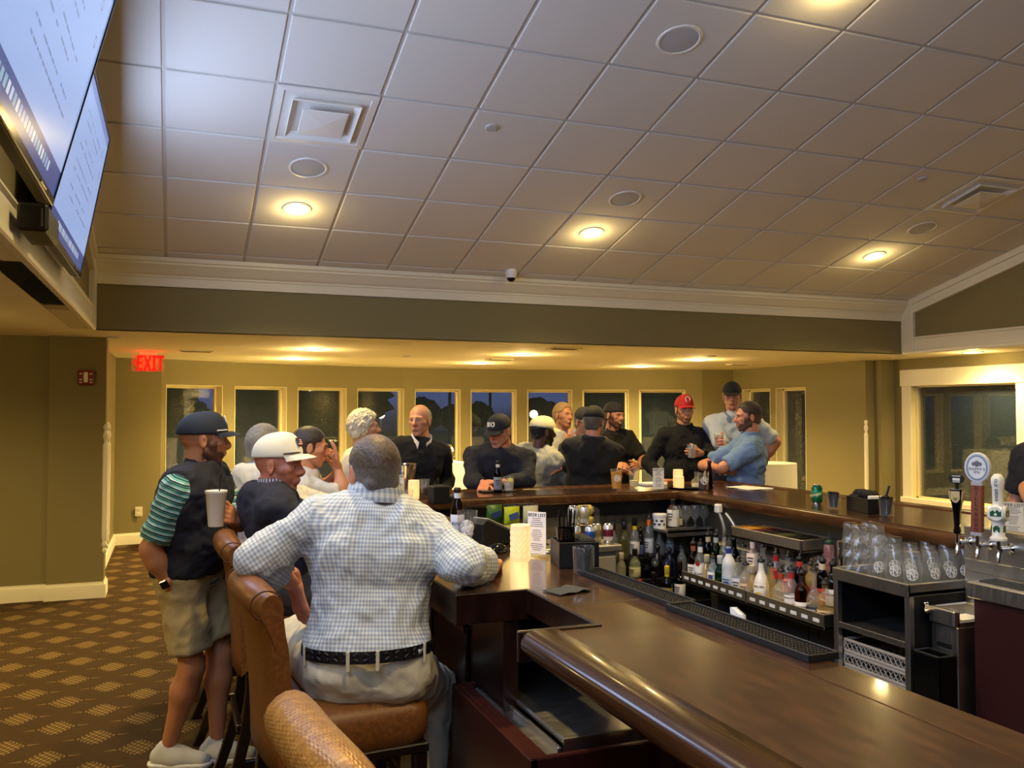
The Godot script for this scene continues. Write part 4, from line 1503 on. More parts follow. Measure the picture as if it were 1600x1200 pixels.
	for q in [[0.0, 0.006, 0.0, 0.14], [0.084, 0.09, 0.0, 0.14], [0.0, 0.09, 0.0, 0.006], [0.0, 0.09, 0.134, 0.14]]:
		m.bx(Vector3(q[0], 0, q[2]), Vector3(q[1], 0.34, q[3]), 0.002)
	m.bx(Vector3(0, 0, 0), Vector3(0.09, 0.006, 0.14))
	part(cc, "body", m, M.gloss_black)
	m = MB.new()
	for q in [[-0.004, 0.008, -0.004, 0.144], [0.082, 0.094, -0.004, 0.144], [-0.004, 0.094, -0.004, 0.008], [-0.004, 0.094, 0.132, 0.144]]:
		m.bx(Vector3(q[0], 0.335, q[2]), Vector3(q[1], 0.348, q[3]), 0.003)
	part(cc, "rim", m, M.black)
	# hand sink
	var sk := thing("bar_sink", "stainless sink unit with a dark hand slot, left of the red-brown end cabinet", "sink")
	m = MB.new()
	m.bx(Vector3(3.15, 0.05, -2.99), Vector3(3.355, 0.72, -2.85), 0.004)
	part(sk, "cabinet", m, M.steel)
	m = MB.new()
	for q in [[3.13, 3.17, -2.99, -2.85], [3.13, 3.355, -2.99, -2.975], [3.34, 3.355, -2.99, -2.85]]:
		m.bx(Vector3(q[0], 0.72, q[2]), Vector3(q[1], 0.79, q[3]), 0.006)
	m.bx(Vector3(3.15, 0.72, -2.98), Vector3(3.355, 0.74, -2.85), 0.002)
	part(sk, "basin", m, M.steel)
	m = MB.new()
	m.bx(Vector3(3.144, 0.62, -2.96), Vector3(3.152, 0.645, -2.88), 0.004)
	part(sk, "hand_slot", m, M.black)
	var pp := MB.new()
	pp.bx(Vector3(3.2, 0.741, -2.96), Vector3(3.32, 0.744, -2.87), 0.001)
	var po := part(self, "towel", pp, M.cloth_white)
	tag(po, "white folded paper towel lying in the bar sink", "towel")
	# end cabinet
	var ec := thing("end_cabinet", "dark red-brown cabinet with a stainless drain top at the right edge", "cabinet")
	m = MB.new()
	m.bx(Vector3(3.21, 0.0, -2.82), Vector3(3.35, 0.85, -1.2), 0.004)
	part(ec, "body", m, mat(S(54, 24, 22), 0.35))
	m = MB.new()
	m.bx(Vector3(3.19, 0.85, -2.84), Vector3(3.35, 0.92, -1.18), 0.006)
	part(ec, "top", m, M.steel)
	m = MB.new()
	m.bx(Vector3(3.23, 0.915, -2.81), Vector3(3.33, 0.926, -1.2), 0.002)
	part(ec, "drain_mat", m, M.rubber)
	beer_tower()

func beer_tower() -> void:
	var t := thing("beer_tower", "wide stainless beer tower with three taps at the right end", "beer tower")
	var m := MB.new()
	m.bx(Vector3(3.36, 0.74, -3.0), Vector3(3.414, 1.13, -2.66), 0.005)
	part(t, "column", m, M.steel)
	m = MB.new()
	m.bx(Vector3(3.352, 0.93, -2.99), Vector3(3.36, 0.985, -2.64), 0.003)
	part(t, "shelf_rail", m, M.steel)
	for k in 3:
		var z: float = [-2.965, -2.86, -2.755][k]
		m = MB.new()
		m.xf = Transform3D(Basis(Vector3(0, 0, 1), PI / 2), Vector3(3.36, 1.06, z))
		m.lathe([Vector2(0, 0), Vector2(0.022, 0), Vector2(0.022, 0.01), Vector2(0.012, 0.016), Vector2(0.011, 0.05), Vector2(0.015, 0.054), Vector2(0.015, 0.07), Vector2(0, 0.074)], 18)
		m.xf = Transform3D.IDENTITY
		m.tube([Vector3(3.30, 1.062, z), Vector3(3.285, 1.04, z), Vector3(3.28, 1.005, z)], 0.009, 10)
		m.tube([Vector3(3.285, 1.06, z), Vector3(3.285, 1.105, z)], 0.009, 10, 0.007)
		part(t, "faucet", m, M.chrome)
	# handles
	var a := thing("tap_handle", "black tapered tap handle with cream shields and a black crest on top", "tap handle", Vector3(3.285, 1.1, -2.965))
	a.rotation.y = -1.1
	m = MB.new()
	var rings := []
	for q in [[0.0, 0.012], [0.012, 0.018], [0.03, 0.013], [0.1, 0.017], [0.15, 0.026], [0.19, 0.03], [0.2, 0.027]]:
		var r := []
		for p: Vector2 in round_rect(q[1] * 1.7, q[1] * 1.7, q[1] * 0.35, 3):
			r.append(Vector3(p.x, q[0], p.y))
		rings.append(r)
	m.loft(rings, true, true, true)
	part(a, "shaft", m, M.gloss_black)
	for k in 4:
		m = MB.new()
		m.prism([Vector2(-0.019, 0.026), Vector2(-0.019, -0.008), Vector2(-0.01, -0.022), Vector2(0, -0.026), Vector2(0.01, -0.022), Vector2(0.019, -0.008), Vector2(0.019, 0.026)], -0.002, 0.003, 0.001)
		var o := part(a, "shield", m, mat(S(214, 196, 140), 0.35))
		o.transform = Transform3D(Basis(Vector3.UP, k * PI / 2), Vector3.ZERO) * Transform3D(Basis(Vector3.RIGHT, 0.12), Vector3(0, 0.165, 0.0245))
		m = MB.new()
		m.prism(round_rect(0.016, 0.012, 0.004), 0.0, 0.002)
		var e := part(o, "crest_mark", m, mat(S(150, 130, 70), 0.5), Vector3(0, -0.008, 0.003))
		e.rotation.z = 0.1
	m = MB.new()
	m.prism([Vector2(-0.035, 0.006), Vector2(-0.026, 0.02), Vector2(0.0, 0.028), Vector2(0.026, 0.02), Vector2(0.035, 0.006), Vector2(0.026, -0.012), Vector2(0, -0.018), Vector2(-0.026, -0.012)], -0.007, 0.007, 0.002)
	var cr := part(a, "crest", m, M.black, Vector3(0, 0.242, 0))
	for q in [[0.0, 0.001, 0.03, 0.012], [0.0, 0.016, 0.034, 0.003], [0.0, -0.01, 0.03, 0.003]]:
		m = MB.new()
		m.box(Vector3(q[0], q[1], 0.0075), Vector3(q[2], q[3], 0.001))
		part(cr, "lettering", m, M.white)
	m = MB.new()
	m.tube([Vector3(0, 0.2, 0), Vector3(0, 0.225, 0)], 0.008, 8)
	part(a, "neck", m, M.black)
	var b := thing("tap_handle", "square brown wooden tap handle lettered HILLSBORO with a white oval badge", "tap handle", Vector3(3.285, 1.1, -2.86))
	b.rotation.y = -1.12
	b.rotation.z = -0.02
	m = MB.new()
	m.box(Vector3(0, 0.13, 0), Vector3(0.044, 0.22, 0.044), 0.003)
	part(b, "shaft", m, mat(S(134, 70, 42), 0.5))
	for y in [0.014, 0.232]:
		m = MB.new()
		m.box(Vector3(0, y, 0), Vector3(0.046, 0.016, 0.046), 0.002)
		part(b, "collar", m, mat(S(190, 190, 200), 0.3, 0.3))
	var word := "HILLSBORO"
	for s in 2:
		for k in 9:
			var tx := text_mesh(word[k], 0.0165, true, false, true)
			var o := part(b, "letter", tx, mat(S(40, 18, 12), 0.6))
			o.transform = Transform3D(Basis(Vector3.UP, s * PI / 2), Vector3.ZERO) * Transform3D(Basis(), Vector3(0, 0.212 - k * 0.0225, 0.0222))
	m = MB.new()
	m.prism(arc_pts(Vector2.ZERO, 1.0, 0, TAU * 35.0 / 36.0, 35).map(func(p): return Vector2(p.x * 0.052, p.y * 0.066)), -0.014, 0.014, 0.004)
	var ov := part(b, "badge", m, mat(S(198, 204, 214), 0.3), Vector3(0, 0.302, 0))
	m = MB.new()
	m.prism(arc_pts(Vector2.ZERO, 1.0, 0, TAU * 35.0 / 36.0, 35).map(func(p): return Vector2(p.x * 0.042, p.y * 0.055)), 0.0, 0.0155)
	part(ov, "face_ring", m, mat(S(120, 140, 176), 0.4))
	m = MB.new()
	m.prism(arc_pts(Vector2.ZERO, 1.0, 0, TAU * 35.0 / 36.0, 35).map(func(p): return Vector2(p.x * 0.036, p.y * 0.048)), 0.0, 0.0165)
	part(ov, "face", m, mat(S(226, 228, 232), 0.4))
	for q in [[-0.012, 0.016, 0.009], [0.0, 0.021, 0.01], [0.012, 0.016, 0.009], [0.0, 0.01, 0.007]]:
		m = MB.new()
		m.prism(arc_pts(Vector2(q[0], q[1]), q[2], 0, TAU * 11.0 / 12.0, 11), 0.0, 0.0172)
		part(ov, "tree_mark", m, mat(S(110, 116, 128), 0.6))
	letters(ov, "lettering", "HAPPY'S", 0.011, mat(S(70, 76, 92), 0.6), Transform3D(Basis(), Vector3(0, -0.006, 0.0168)), true, true)
	letters(ov, "lettering", "IPA", 0.01, mat(S(70, 76, 92), 0.6), Transform3D(Basis(), Vector3(0, -0.02, 0.0168)), true, true)
	var c := thing("tap_handle", "white bulbous tap handle with dark green mountain and bear marks", "tap handle", Vector3(3.285, 1.1, -2.755))
	c.rotation.y = -1.15
	m = MB.new()
	m.lathe([Vector2(0, 0), Vector2(0.034, 0), Vector2(0.034, 0.01), Vector2(0.025, 0.02), Vector2(0.024, 0.07), Vector2(0.028, 0.085), Vector2(0.026, 0.14), Vector2(0.021, 0.155), Vector2(0.022, 0.22), Vector2(0.027, 0.245), Vector2(0.025, 0.265), Vector2(0.014, 0.28), Vector2(0, 0.283)], 32)
	var porcelain := mat(S(232, 230, 222), 0.15)
	part(c, "body", m, porcelain)
	var green := mat(S(24, 84, 58), 0.4)
	for k in 4:
		m = MB.new()
		m.prism(arc_pts(Vector2.ZERO, 0.034, 0, TAU * 23.0 / 24.0, 23), 0.018, 0.036, 0.005)
		var f := part(c, "boss", m, porcelain, Vector3(0, 0.115, 0))
		f.rotation.y = k * PI / 2
		m = MB.new()
		m.prism([Vector2(-0.022, -0.012), Vector2(0.022, -0.012), Vector2(0.022, 0.012), Vector2(0.014, 0.008), Vector2(0.006, 0.018), Vector2(-0.002, 0.006), Vector2(-0.01, 0.014), Vector2(-0.022, 0.006)], 0.034, 0.0368)
		part(f, "mountain_mark", m, green)
		m = MB.new()
		m.prism(arc_pts(Vector2(0, -0.003), 0.006, 0, TAU * 11.0 / 12.0, 11), 0.034, 0.0376)
		part(f, "sun_mark", m, porcelain)
		m = MB.new()
		m.prism([Vector2(-0.012, -0.014), Vector2(-0.006, -0.014), Vector2(-0.004, -0.006), Vector2(0.004, -0.006), Vector2(0.005, -0.014), Vector2(0.011, -0.014), Vector2(0.013, 0.004), Vector2(0.004, 0.014), Vector2(-0.006, 0.012), Vector2(-0.014, 0.004)], 0.0225, 0.0262)
		var bm := part(c, "bear_mark", m, green, Vector3(0, 0.05, 0))
		bm.rotation.y = k * PI / 2
	for k in 9:
		letters(c, "letter", "OLD GROVE"[k], 0.012, mat(S(60, 70, 90), 0.5), Transform3D(Basis(Vector3(0, 0, 1), -PI / 2), Vector3(0, 0.255 - k * 0.0105, 0.0265 if k < 3 else 0.0225)), true)
# ---------------------------------------------------------------- bottles
func smooth_profile(pts: Array, k := 4) -> Array:
	# rounds a profile's corners a little
	var o := [pts[0]]
	for i in range(1, pts.size() - 1):
		var a: Vector2 = pts[i - 1]
		var b: Vector2 = pts[i]
		var c: Vector2 = pts[i + 1]
		var p := b.lerp(a, 0.3)
		var q := b.lerp(c, 0.3)
		for e in k + 1:
			var t := float(e) / k
			o.append(p.lerp(b, t).lerp(b.lerp(q, t), t))
	o.append(pts[-1])
	return o

func bottle(label: String, at: Vector3, h: float, r: float, glass: Material, o := {}) -> Node3D:
	var t := thing(o.get("name", "liquor_bottle"), label, "bottle", at, o.get("turn", -1.05), o.get("group", ""))
	var sh: float = o.get("shoulder", 0.58)
	var rn: float = o.get("neck", 0.014)
	var hb: float = h * o.get("body", 0.86)
	var sq: Vector2 = o.get("flat", Vector2.ONE)
	var pr := [Vector2(0, 0.004), Vector2(r * 0.8, 0), Vector2(r * o.get("foot", 1.0), 0.01), Vector2(r, hb * sh * 0.5), Vector2(r, hb * sh), Vector2(r * 0.86, hb * (sh + 0.08)), Vector2(rn * 1.25, hb * (sh + 0.2)), Vector2(rn, hb * (sh + 0.28)), Vector2(rn, hb * 0.97), Vector2(rn * 1.2, hb * 0.975), Vector2(rn * 1.2, hb), Vector2(0, hb)]
	if o.has("profile"):
		pr = o.profile
	var m := MB.new()
	m.lathe(smooth_profile(pr, 3), 22, 0.5, sq)
	part(t, "glass", m, glass)
	if o.has("paper"):
		var y0: float = hb * o.get("l0", 0.08)
		var y1: float = hb * o.get("l1", 0.45)
		var lm := MB.new()
		lm.lathe([Vector2(r * 1.002, y0), Vector2(r * 1.02, y0 + 0.001), Vector2(r * 1.02, y1 - 0.001), Vector2(r * 1.002, y1)], 22, 0.5, sq)
		var lp := part(t, "paper_label", lm, mat(o.paper, 0.6))
		if o.has("band"):
			var bm := MB.new()
			bm.lathe([Vector2(r * 1.024, lerpf(y0, y1, 0.12)), Vector2(r * 1.026, lerpf(y0, y1, 0.13)), Vector2(r * 1.026, lerpf(y0, y1, 0.42)), Vector2(r * 1.024, lerpf(y0, y1, 0.43))], 22, 0.5, sq)
			part(lp, "band", bm, mat(o.band, 0.6))
		if o.has("word"):
			var wm := text_round(o.word, o.get("size", 0.014), r * 1.022, lerpf(y0, y1, o.get("wy", 0.66)), 0.0)
			part(lp, "lettering", wm, mat(o.get("ink", S(30, 28, 40)), 0.6))
		else:
			for k in 3:
				var bm := MB.new()
				bm.box(Vector3(0, lerpf(y0, y1, 0.75 - k * 0.17), r * 1.024 * sq.y), Vector3(r * (1.0 - 0.22 * k), (y1 - y0) * 0.07, 0.0016))
				part(lp, "print_line", bm, mat(o.get("ink", S(60, 55, 60)), 0.6))
	if o.has("badge"):
		var bm := MB.new()
		var w: float = o.get("badge_size", 0.5)
		bm.prism(arc_pts(Vector2.ZERO, r * w, 0, TAU * 23.0 / 24.0, 23).map(func(p): return Vector2(p.x, p.y * o.get("badge_tall", 1.0))), 0, 0.003)
		var bo := part(t, "badge", bm, mat(o.badge, 0.5), Vector3(0, hb * o.get("badge_y", 0.5), r * sq.y * 1.0))
		if o.has("badge_word"):
			letters(bo, "lettering", o.badge_word, r * 0.5, mat(o.get("ink", S(30, 30, 40)), 0.5), Transform3D(Basis(), Vector3(0, 0, 0.004)))
	if o.has("collar"):
		var cm := MB.new()
		cm.lathe([Vector2(rn * 1.04, hb * 0.80), Vector2(rn * 1.16, hb * 0.805), Vector2(rn * 1.16, hb * 0.94), Vector2(rn * 1.04, hb * 0.945)], 16)
		part(t, "neck_label", cm, mat(o.collar, 0.5))
	if o.get("top", "pour") == "pour":
		var sm := MB.new()
		sm.lathe([Vector2(0, hb), Vector2(rn * 1.5, hb), Vector2(rn * 1.5, hb + 0.006), Vector2(rn * 1.1, hb + 0.014), Vector2(0, hb + 0.014)], 16)
		part(t, "stopper", sm, M.black)
		var tm := MB.new()
		tm.tube([Vector3(0, hb + 0.012, 0), Vector3(0, hb + 0.025, 0), Vector3(0.003, h - 0.012, 0.004), Vector3(0.008, h, 0.01)], 0.0075, 10, 0.0045)
		part(t, "pourer", tm, o.get("spout", M.chrome))
	else:
		var cm := MB.new()
		cm.lathe([Vector2(rn * 1.24, hb - 0.02), Vector2(rn * 1.3, hb - 0.019), Vector2(rn * 1.3, h - 0.003), Vector2(rn * 1.1, h), Vector2(0, h)], 16)
		part(t, "cap", cm, mat(o.get("cap", S(16, 16, 18)), 0.4))
	return t

func build_bottles() -> void:
	var clear := pane(Color(0.82, 0.85, 0.85), 0.12)
	var amber := liquid(S(150, 70, 18))
	var gold := liquid(S(226, 190, 96))
	var brown := liquid(S(66, 28, 10))
	var green := liquid(S(24, 110, 60))
	var dgreen := liquid(S(22, 48, 26))
	var olive := liquid(S(110, 112, 30))
	var frost := mat(S(214, 220, 226), 0.35)
	frost.subsurf_scatter_enabled = false
	var white := mat(S(240, 238, 232), 0.22)
	var black := mat(S(12, 12, 14), 0.12)
	var wine := liquid(S(40, 8, 12))
	# front row of the rail, from far to near
	var fx := 3.165
	var fy := 0.552
	var P := func(z: float) -> Vector3: return Vector3(fx, fy, z)
	var B := func(z: float) -> Vector3: return Vector3(3.285, 0.602, z)
	bottle("amber bottle with a plain white label, first in the front row of the speed rail", P.call(-4.92), 0.275, 0.036, amber, {"paper": S(228, 222, 210), "collar": S(150, 90, 50), "spout": M.chrome})
	bottle("clear rum bottle with white label and round red seal, second in the front row", P.call(-4.84), 0.28, 0.036, clear, {"paper": S(236, 234, 230), "word": "BACARDI", "size": 0.011, "l1": 0.5, "wy": 0.4, "badge": S(150, 40, 30), "badge_y": 0.52, "badge_size": 0.45, "collar": S(225, 230, 235)})
	bottle("short squat bottle of pale yellow liqueur behind the red-seal bottle", P.call(-4.765), 0.19, 0.03, gold, {"top": "cap", "cap": S(200, 190, 150)})
	bottle("clear square-shouldered gin bottle with an oval blue label", P.call(-4.70), 0.21, 0.034, liquid(S(190, 214, 226)), {"paper": S(232, 234, 236), "badge": S(50, 70, 130), "badge_y": 0.32, "badge_size": 0.42, "badge_tall": 1.5, "l1": 0.52})
	bottle("bright green bottle with a small square white label in the front row", P.call(-4.62), 0.205, 0.035, green, {"paper": S(225, 228, 222), "l0": 0.05, "l1": 0.25, "top": "cap", "cap": S(200, 205, 210)})
	bottle("tall frosted vodka bottle with a blue band at its neck", P.call(-4.53), 0.325, 0.041, frost, {"paper": S(170, 186, 206), "l0": 0.06, "l1": 0.36, "collar": S(30, 50, 140), "shoulder": 0.6, "badge": S(60, 90, 150), "badge_y": 0.18, "badge_size": 0.5})
	bottle("clear bottle with a plain tall grey-white label next to the frosted one", P.call(-4.435), 0.23, 0.038, clear, {"paper": S(206, 208, 214), "l0": 0.04, "l1": 0.52})
	bottle("round clear bottle with a peach label and brown disc", P.call(-4.36), 0.22, 0.037, liquid(S(222, 206, 170)), {"paper": S(216, 186, 150), "badge": S(110, 56, 36), "badge_y": 0.2, "badge_size": 0.5})
	bottle("slim bottle of pale amber syrup left of the white rum bottle", P.call(-4.30), 0.2, 0.028, gold, {"top": "cap", "cap": S(190, 180, 160)})
	bottle("opaque white coconut rum bottle with a yellow palm badge", P.call(-4.215), 0.27, 0.042, white, {"profile": [Vector2(0, 0.003), Vector2(0.038, 0), Vector2(0.042, 0.012), Vector2(0.042, 0.11), Vector2(0.032, 0.145), Vector2(0.017, 0.18), Vector2(0.0145, 0.226), Vector2(0, 0.23)], "badge": S(214, 190, 50), "badge_y": 0.2, "badge_size": 0.5, "paper": S(238, 236, 230), "l0": 0.1, "l1": 0.46, "word": "MALIBU", "size": 0.013, "wy": 0.86})
	bottle("slim clear bottle of yellow liqueur with a black stopper, right of the white bottle", P.call(-4.13), 0.26, 0.027, gold, {})
	bottle("rounded clear bottle with an orange foot and red neck label", P.call(-4.04), 0.24, 0.045, liquid(S(228, 212, 170)), {"shoulder": 0.5, "collar": S(190, 70, 44), "paper": S(200, 96, 50), "l0": 0.02, "l1": 0.12})
	bottle("clear bottle with white, orange and red label in the middle of the near rail", P.call(-3.955), 0.265, 0.036, clear, {"paper": S(232, 228, 222), "band": S(196, 74, 40), "word": "SMIRNOFF", "size": 0.009, "wy": 0.82, "collar": S(186, 50, 44), "l1": 0.42})
	bottle("amber bottle with a white label lettered SOUTHERN COMFORT", P.call(-3.865), 0.265, 0.04, amber, {"paper": S(236, 232, 224), "word": "SOUTHERN", "size": 0.010, "l0": 0.06, "l1": 0.34, "wy": 0.6, "collar": S(40, 30, 26)})
	bottle("low faceted bottle with a black label, near the end of the rail", P.call(-3.77), 0.30, 0.04, liquid(S(200, 190, 170)), {"paper": S(30, 30, 34), "ink": S(190, 190, 196), "l0": 0.04, "l1": 0.28, "shoulder": 0.4})
	bottle("round-bodied clear bottle half full of tan liquor with a dark disc, last in the rail", P.call(-3.685), 0.235, 0.043, liquid(S(214, 176, 96)), {"paper": S(200, 170, 120), "badge": S(70, 34, 24), "badge_y": 0.2, "badge_size": 0.5, "l1": 0.36, "neck": 0.016})
	# second row
	bottle("dark green bottle with a gold collar at the far end of the second row", B.call(-4.93), 0.275, 0.034, dgreen, {"collar": S(190, 180, 150)})
	bottle("tall emerald bottle with a silver collar in the second row", B.call(-4.84), 0.285, 0.036, green, {"collar": S(170, 180, 170)})
	bottle("clear bottle with a black stopper behind the blue-necked bottle", B.call(-4.745), 0.29, 0.035, clear, {"paper": S(170, 176, 180)})
	bottle("dark green whiskey bottle with a cork-coloured spout in the second row", B.call(-4.645), 0.285, 0.036, dgreen, {"spout": mat(S(200, 180, 140), 0.5), "paper": S(190, 180, 150)})
	bottle("clear round bottle with a black stopper, mid second row", B.call(-4.55), 0.245, 0.038, clear, {"shoulder": 0.45})
	bottle("bottle with a pinkish white neck and label, tallest of the second row", B.call(-4.455), 0.315, 0.037, liquid(S(220, 190, 170)), {"collar": S(232, 206, 190), "paper": S(236, 214, 200), "l0": 0.3, "l1": 0.7})
	bottle("clear bottle behind the white rum bottle", B.call(-4.36), 0.28, 0.034, clear, {})
	bottle("bottle with a bright red neck in the second row", B.call(-4.235), 0.255, 0.032, liquid(S(190, 180, 170)), {"collar": S(190, 20, 40), "paper": S(200, 30, 50), "l0": 0.35, "l1": 0.6})
	bottle("clear bottle with a pink label behind the orange label", B.call(-4.13), 0.25, 0.034, clear, {"paper": S(226, 130, 120)})
	bottle("brown bottle with a red and white neck behind the amber liqueur", B.call(-4.03), 0.255, 0.034, brown, {"collar": S(200, 60, 50)})
	bottle("tan bottle behind the black-labelled one in the second row", B.call(-3.94), 0.235, 0.036, gold, {"paper": S(120, 60, 40)})
	bottle("dark brown liqueur bottle with a cream neck label and red label", B.call(-3.845), 0.275, 0.037, brown, {"collar": S(224, 206, 170), "paper": S(180, 40, 36), "l0": 0.05, "l1": 0.4})
	bottle("dark bottle with a big white label at the near end of the second row", B.call(-3.765), 0.27, 0.038, black, {"paper": S(226, 226, 228), "word": "MONK", "size": 0.013})
	bottle("greenish bottle with a pale strip label, last of the second row", B.call(-3.69), 0.24, 0.03, dgreen, {"paper": S(216, 206, 170)})
	# steps right of the cooler
	var H := func(x: float) -> Vector3: return Vector3(x, 0.62, -5.52)
	var D := func(x: float) -> Vector3: return Vector3(x, 0.5, -5.37)
	var L := func(x: float) -> Vector3: return Vector3(x, 0.36, -5.23)
	bottle("clear bottle with a black cap beside the cooler top", H.call(2.90), 0.25, 0.03, clear, {"top": "cap", "neck": 0.012})
	bottle("olive-filled bottle with a black cap, second on the top step", H.call(2.985), 0.25, 0.033, olive, {"top": "cap", "neck": 0.013})
	bottle("clear bottle with a yellow neck and black top on the top step", H.call(3.068), 0.275, 0.034, clear, {"collar": S(220, 190, 40), "paper": S(210, 206, 196), "top": "cap"})
	bottle("dark bottle with a blue label on the top step", H.call(3.115), 0.21, 0.024, black, {"paper": S(70, 80, 120)})
	bottle("tall bottle with an orange neck, tallest on the top step", H.call(3.185), 0.31, 0.035, clear, {"collar": S(224, 120, 30), "paper": S(180, 186, 196)})
	bottle("clear decanter bottle with a black stopper on the top step", H.call(3.27), 0.21, 0.042, clear, {"shoulder": 0.4})
	bottle("small clear bottle with a dark top at the right of the top step", H.call(3.355), 0.17, 0.03, clear, {"paper": S(150, 150, 156)})
	bottle("pale bottle beside the cooler on the middle step", D.call(2.88), 0.18, 0.032, liquid(S(220, 214, 190)), {"top": "cap", "cap": S(210, 200, 180)})
	bottle("square greenish bottle on the middle step", D.call(2.985), 0.2, 0.04, liquid(S(190, 200, 150)), {"paper": S(196, 190, 140), "top": "cap"})
	bottle("round dark decanter with black liquor on the middle step", D.call(3.075), 0.17, 0.043, brown, {"shoulder": 0.4, "top": "cap"})
	bottle("black bottle lettered G on the middle step", D.call(3.165), 0.23, 0.036, black, {"badge": S(60, 66, 60), "badge_word": "G", "ink": S(200, 200, 180), "badge_size": 0.8})
	bottle("navy bottle lettered C on the middle step", D.call(3.26), 0.2, 0.038, mat(S(16, 20, 44), 0.12), {"badge": S(40, 46, 80), "badge_word": "C", "ink": S(210, 210, 220), "badge_size": 0.8})
	bottle("tall clear bottle at the right of the middle step", D.call(3.36), 0.22, 0.034, clear, {})
	bottle("squat pale bottle low beside the cooler", L.call(2.85), 0.17, 0.04, gold, {"top": "cap", "cap": S(190, 170, 120)})
	bottle("small brown bottle with a red cap on the low step", L.call(2.945), 0.16, 0.03, brown, {"top": "cap", "cap": S(140, 40, 24)})
	bottle("red bottle with a white label on the low step", L.call(3.05), 0.2, 0.033, liquid(S(150, 20, 24)), {"paper": S(220, 210, 206), "top": "cap"})
	bottle("dark wine bottle with a yellow cap and label on the low step", L.call(3.155), 0.235, 0.037, black, {"collar": S(226, 186, 40), "paper": S(150, 130, 50), "top": "cap", "cap": S(226, 190, 50)})
	bottle("dark red wine bottle with a white label standing right of the low step", Vector3(3.25, 0.36, -5.22), 0.26, 0.037, wine, {"paper": S(226, 220, 214), "top": "cap", "cap": S(30, 10, 14), "l0": 0.12, "l1": 0.5})
	# corner shelf
	var tb := thing("tub", "white tub with a dark blotched print on the corner shelf", "tub", Vector3(3.23, 0.82, -5.45))
	var m := MB.new()
	m.lathe([Vector2(0, 0), Vector2(0.044, 0), Vector2(0.047, 0.085), Vector2(0, 0.085)], 24)
	part(tb, "body", m, M.white)
	m = MB.new()
	m.lathe([Vector2(0.049, 0.08), Vector2(0.05, 0.083), Vector2(0.05, 0.1), Vector2(0.046, 0.103), Vector2(0, 0.103)], 24)
	part(tb, "lid", m, M.white)
	for k in 7:
		m = MB.new()
		m.box(Vector3.ZERO, Vector3(0.016 + 0.004 * (k % 3), 0.014, 0.003), 0.002)
		var o := part(tb, "print", m, mat(S(40, 44, 80), 0.6))
		o.transform = Transform3D(Basis(Vector3.UP, -2.2 + k * 0.4), Vector3.ZERO) * Transform3D(Basis(), Vector3(0, 0.03 + 0.025 * (k % 2), 0.0462))
	bottle("tall white-labelled syrup bottle on the corner shelf", Vector3(3.34, 0.82, -5.45), 0.2, 0.042, mat(S(70, 50, 40), 0.2), {"paper": S(226, 222, 212), "l0": 0.06, "l1": 0.74, "shoulder": 0.74, "top": "cap", "cap": S(30, 30, 32)})
	bottle("small dark bitters bottle beside the tall syrup bottle", Vector3(3.41, 0.82, -5.48), 0.155, 0.024, black, {"paper": S(210, 200, 170), "top": "cap"})
	# cleaning bottle lying behind the bar mat
	var pk := thing("bottle_brush", "white-bristled brush with a blue handle lying under the bar mat edge", "brush", Vector3(1.61, 0.985, -2.22), 1.2)
	m = MB.new()
	var sf := MB.new()
	sf.bx(Vector3(1.44, 0.965, -2.5), Vector3(1.67, 0.985, -2.1), 0.004)
	sf.bx(Vector3(1.44, 0.0, -2.5), Vector3(1.47, 0.965, -2.1), 0.004)
	tag(part(self, "service_shelf", sf, M.black), "narrow black service shelf under the near bar's inner edge, brush on it", "shelf")
	m.tube([Vector3(-0.08, 0.02, 0), Vector3(-0.02, 0.03, 0), Vector3(0.04, 0.02, 0)], 0.014, 10, 0.01)
	part(pk, "handle", m, mat(S(40, 50, 130), 0.4))
	m = MB.new()
	for k in 6:
		m.tube([Vector3(0.04 + k * 0.02, 0.02, 0), Vector3(0.045 + k * 0.02, 0.045, 0.0)], 0.012, 8)
	part(pk, "bristles", m, M.white)

# ---------------------------------------------------------------- glasses
func pint_profile(h := 0.15, r0 := 0.03, r1 := 0.043) -> Array:
	return [Vector2(0, 0), Vector2(r0 - 0.002, 0), Vector2(r0, 0.004), Vector2(r1, h - 0.001), Vector2(r1 - 0.0012, h), Vector2(r1 - 0.0028, h - 0.001), Vector2(r0 - 0.001, 0.016), Vector2(0, 0.014)]

func glass_thing(called: String, label: String, at: Vector3, prof: Array, upside := false, group := "", turn := 0.0) -> Node3D:
	var t := thing(called, label, "glass", at, turn, group)
	var m := MB.new()
	if upside:
		var top: float = 0.0
		for p: Vector2 in prof:
			top = maxf(top, p.y)
		prof = prof.map(func(p): return Vector2(p.x, top - p.y))
		prof.reverse()
	m.lathe(prof, 24, 0.6)
	part(t, "bowl", m, M.clear)
	return t

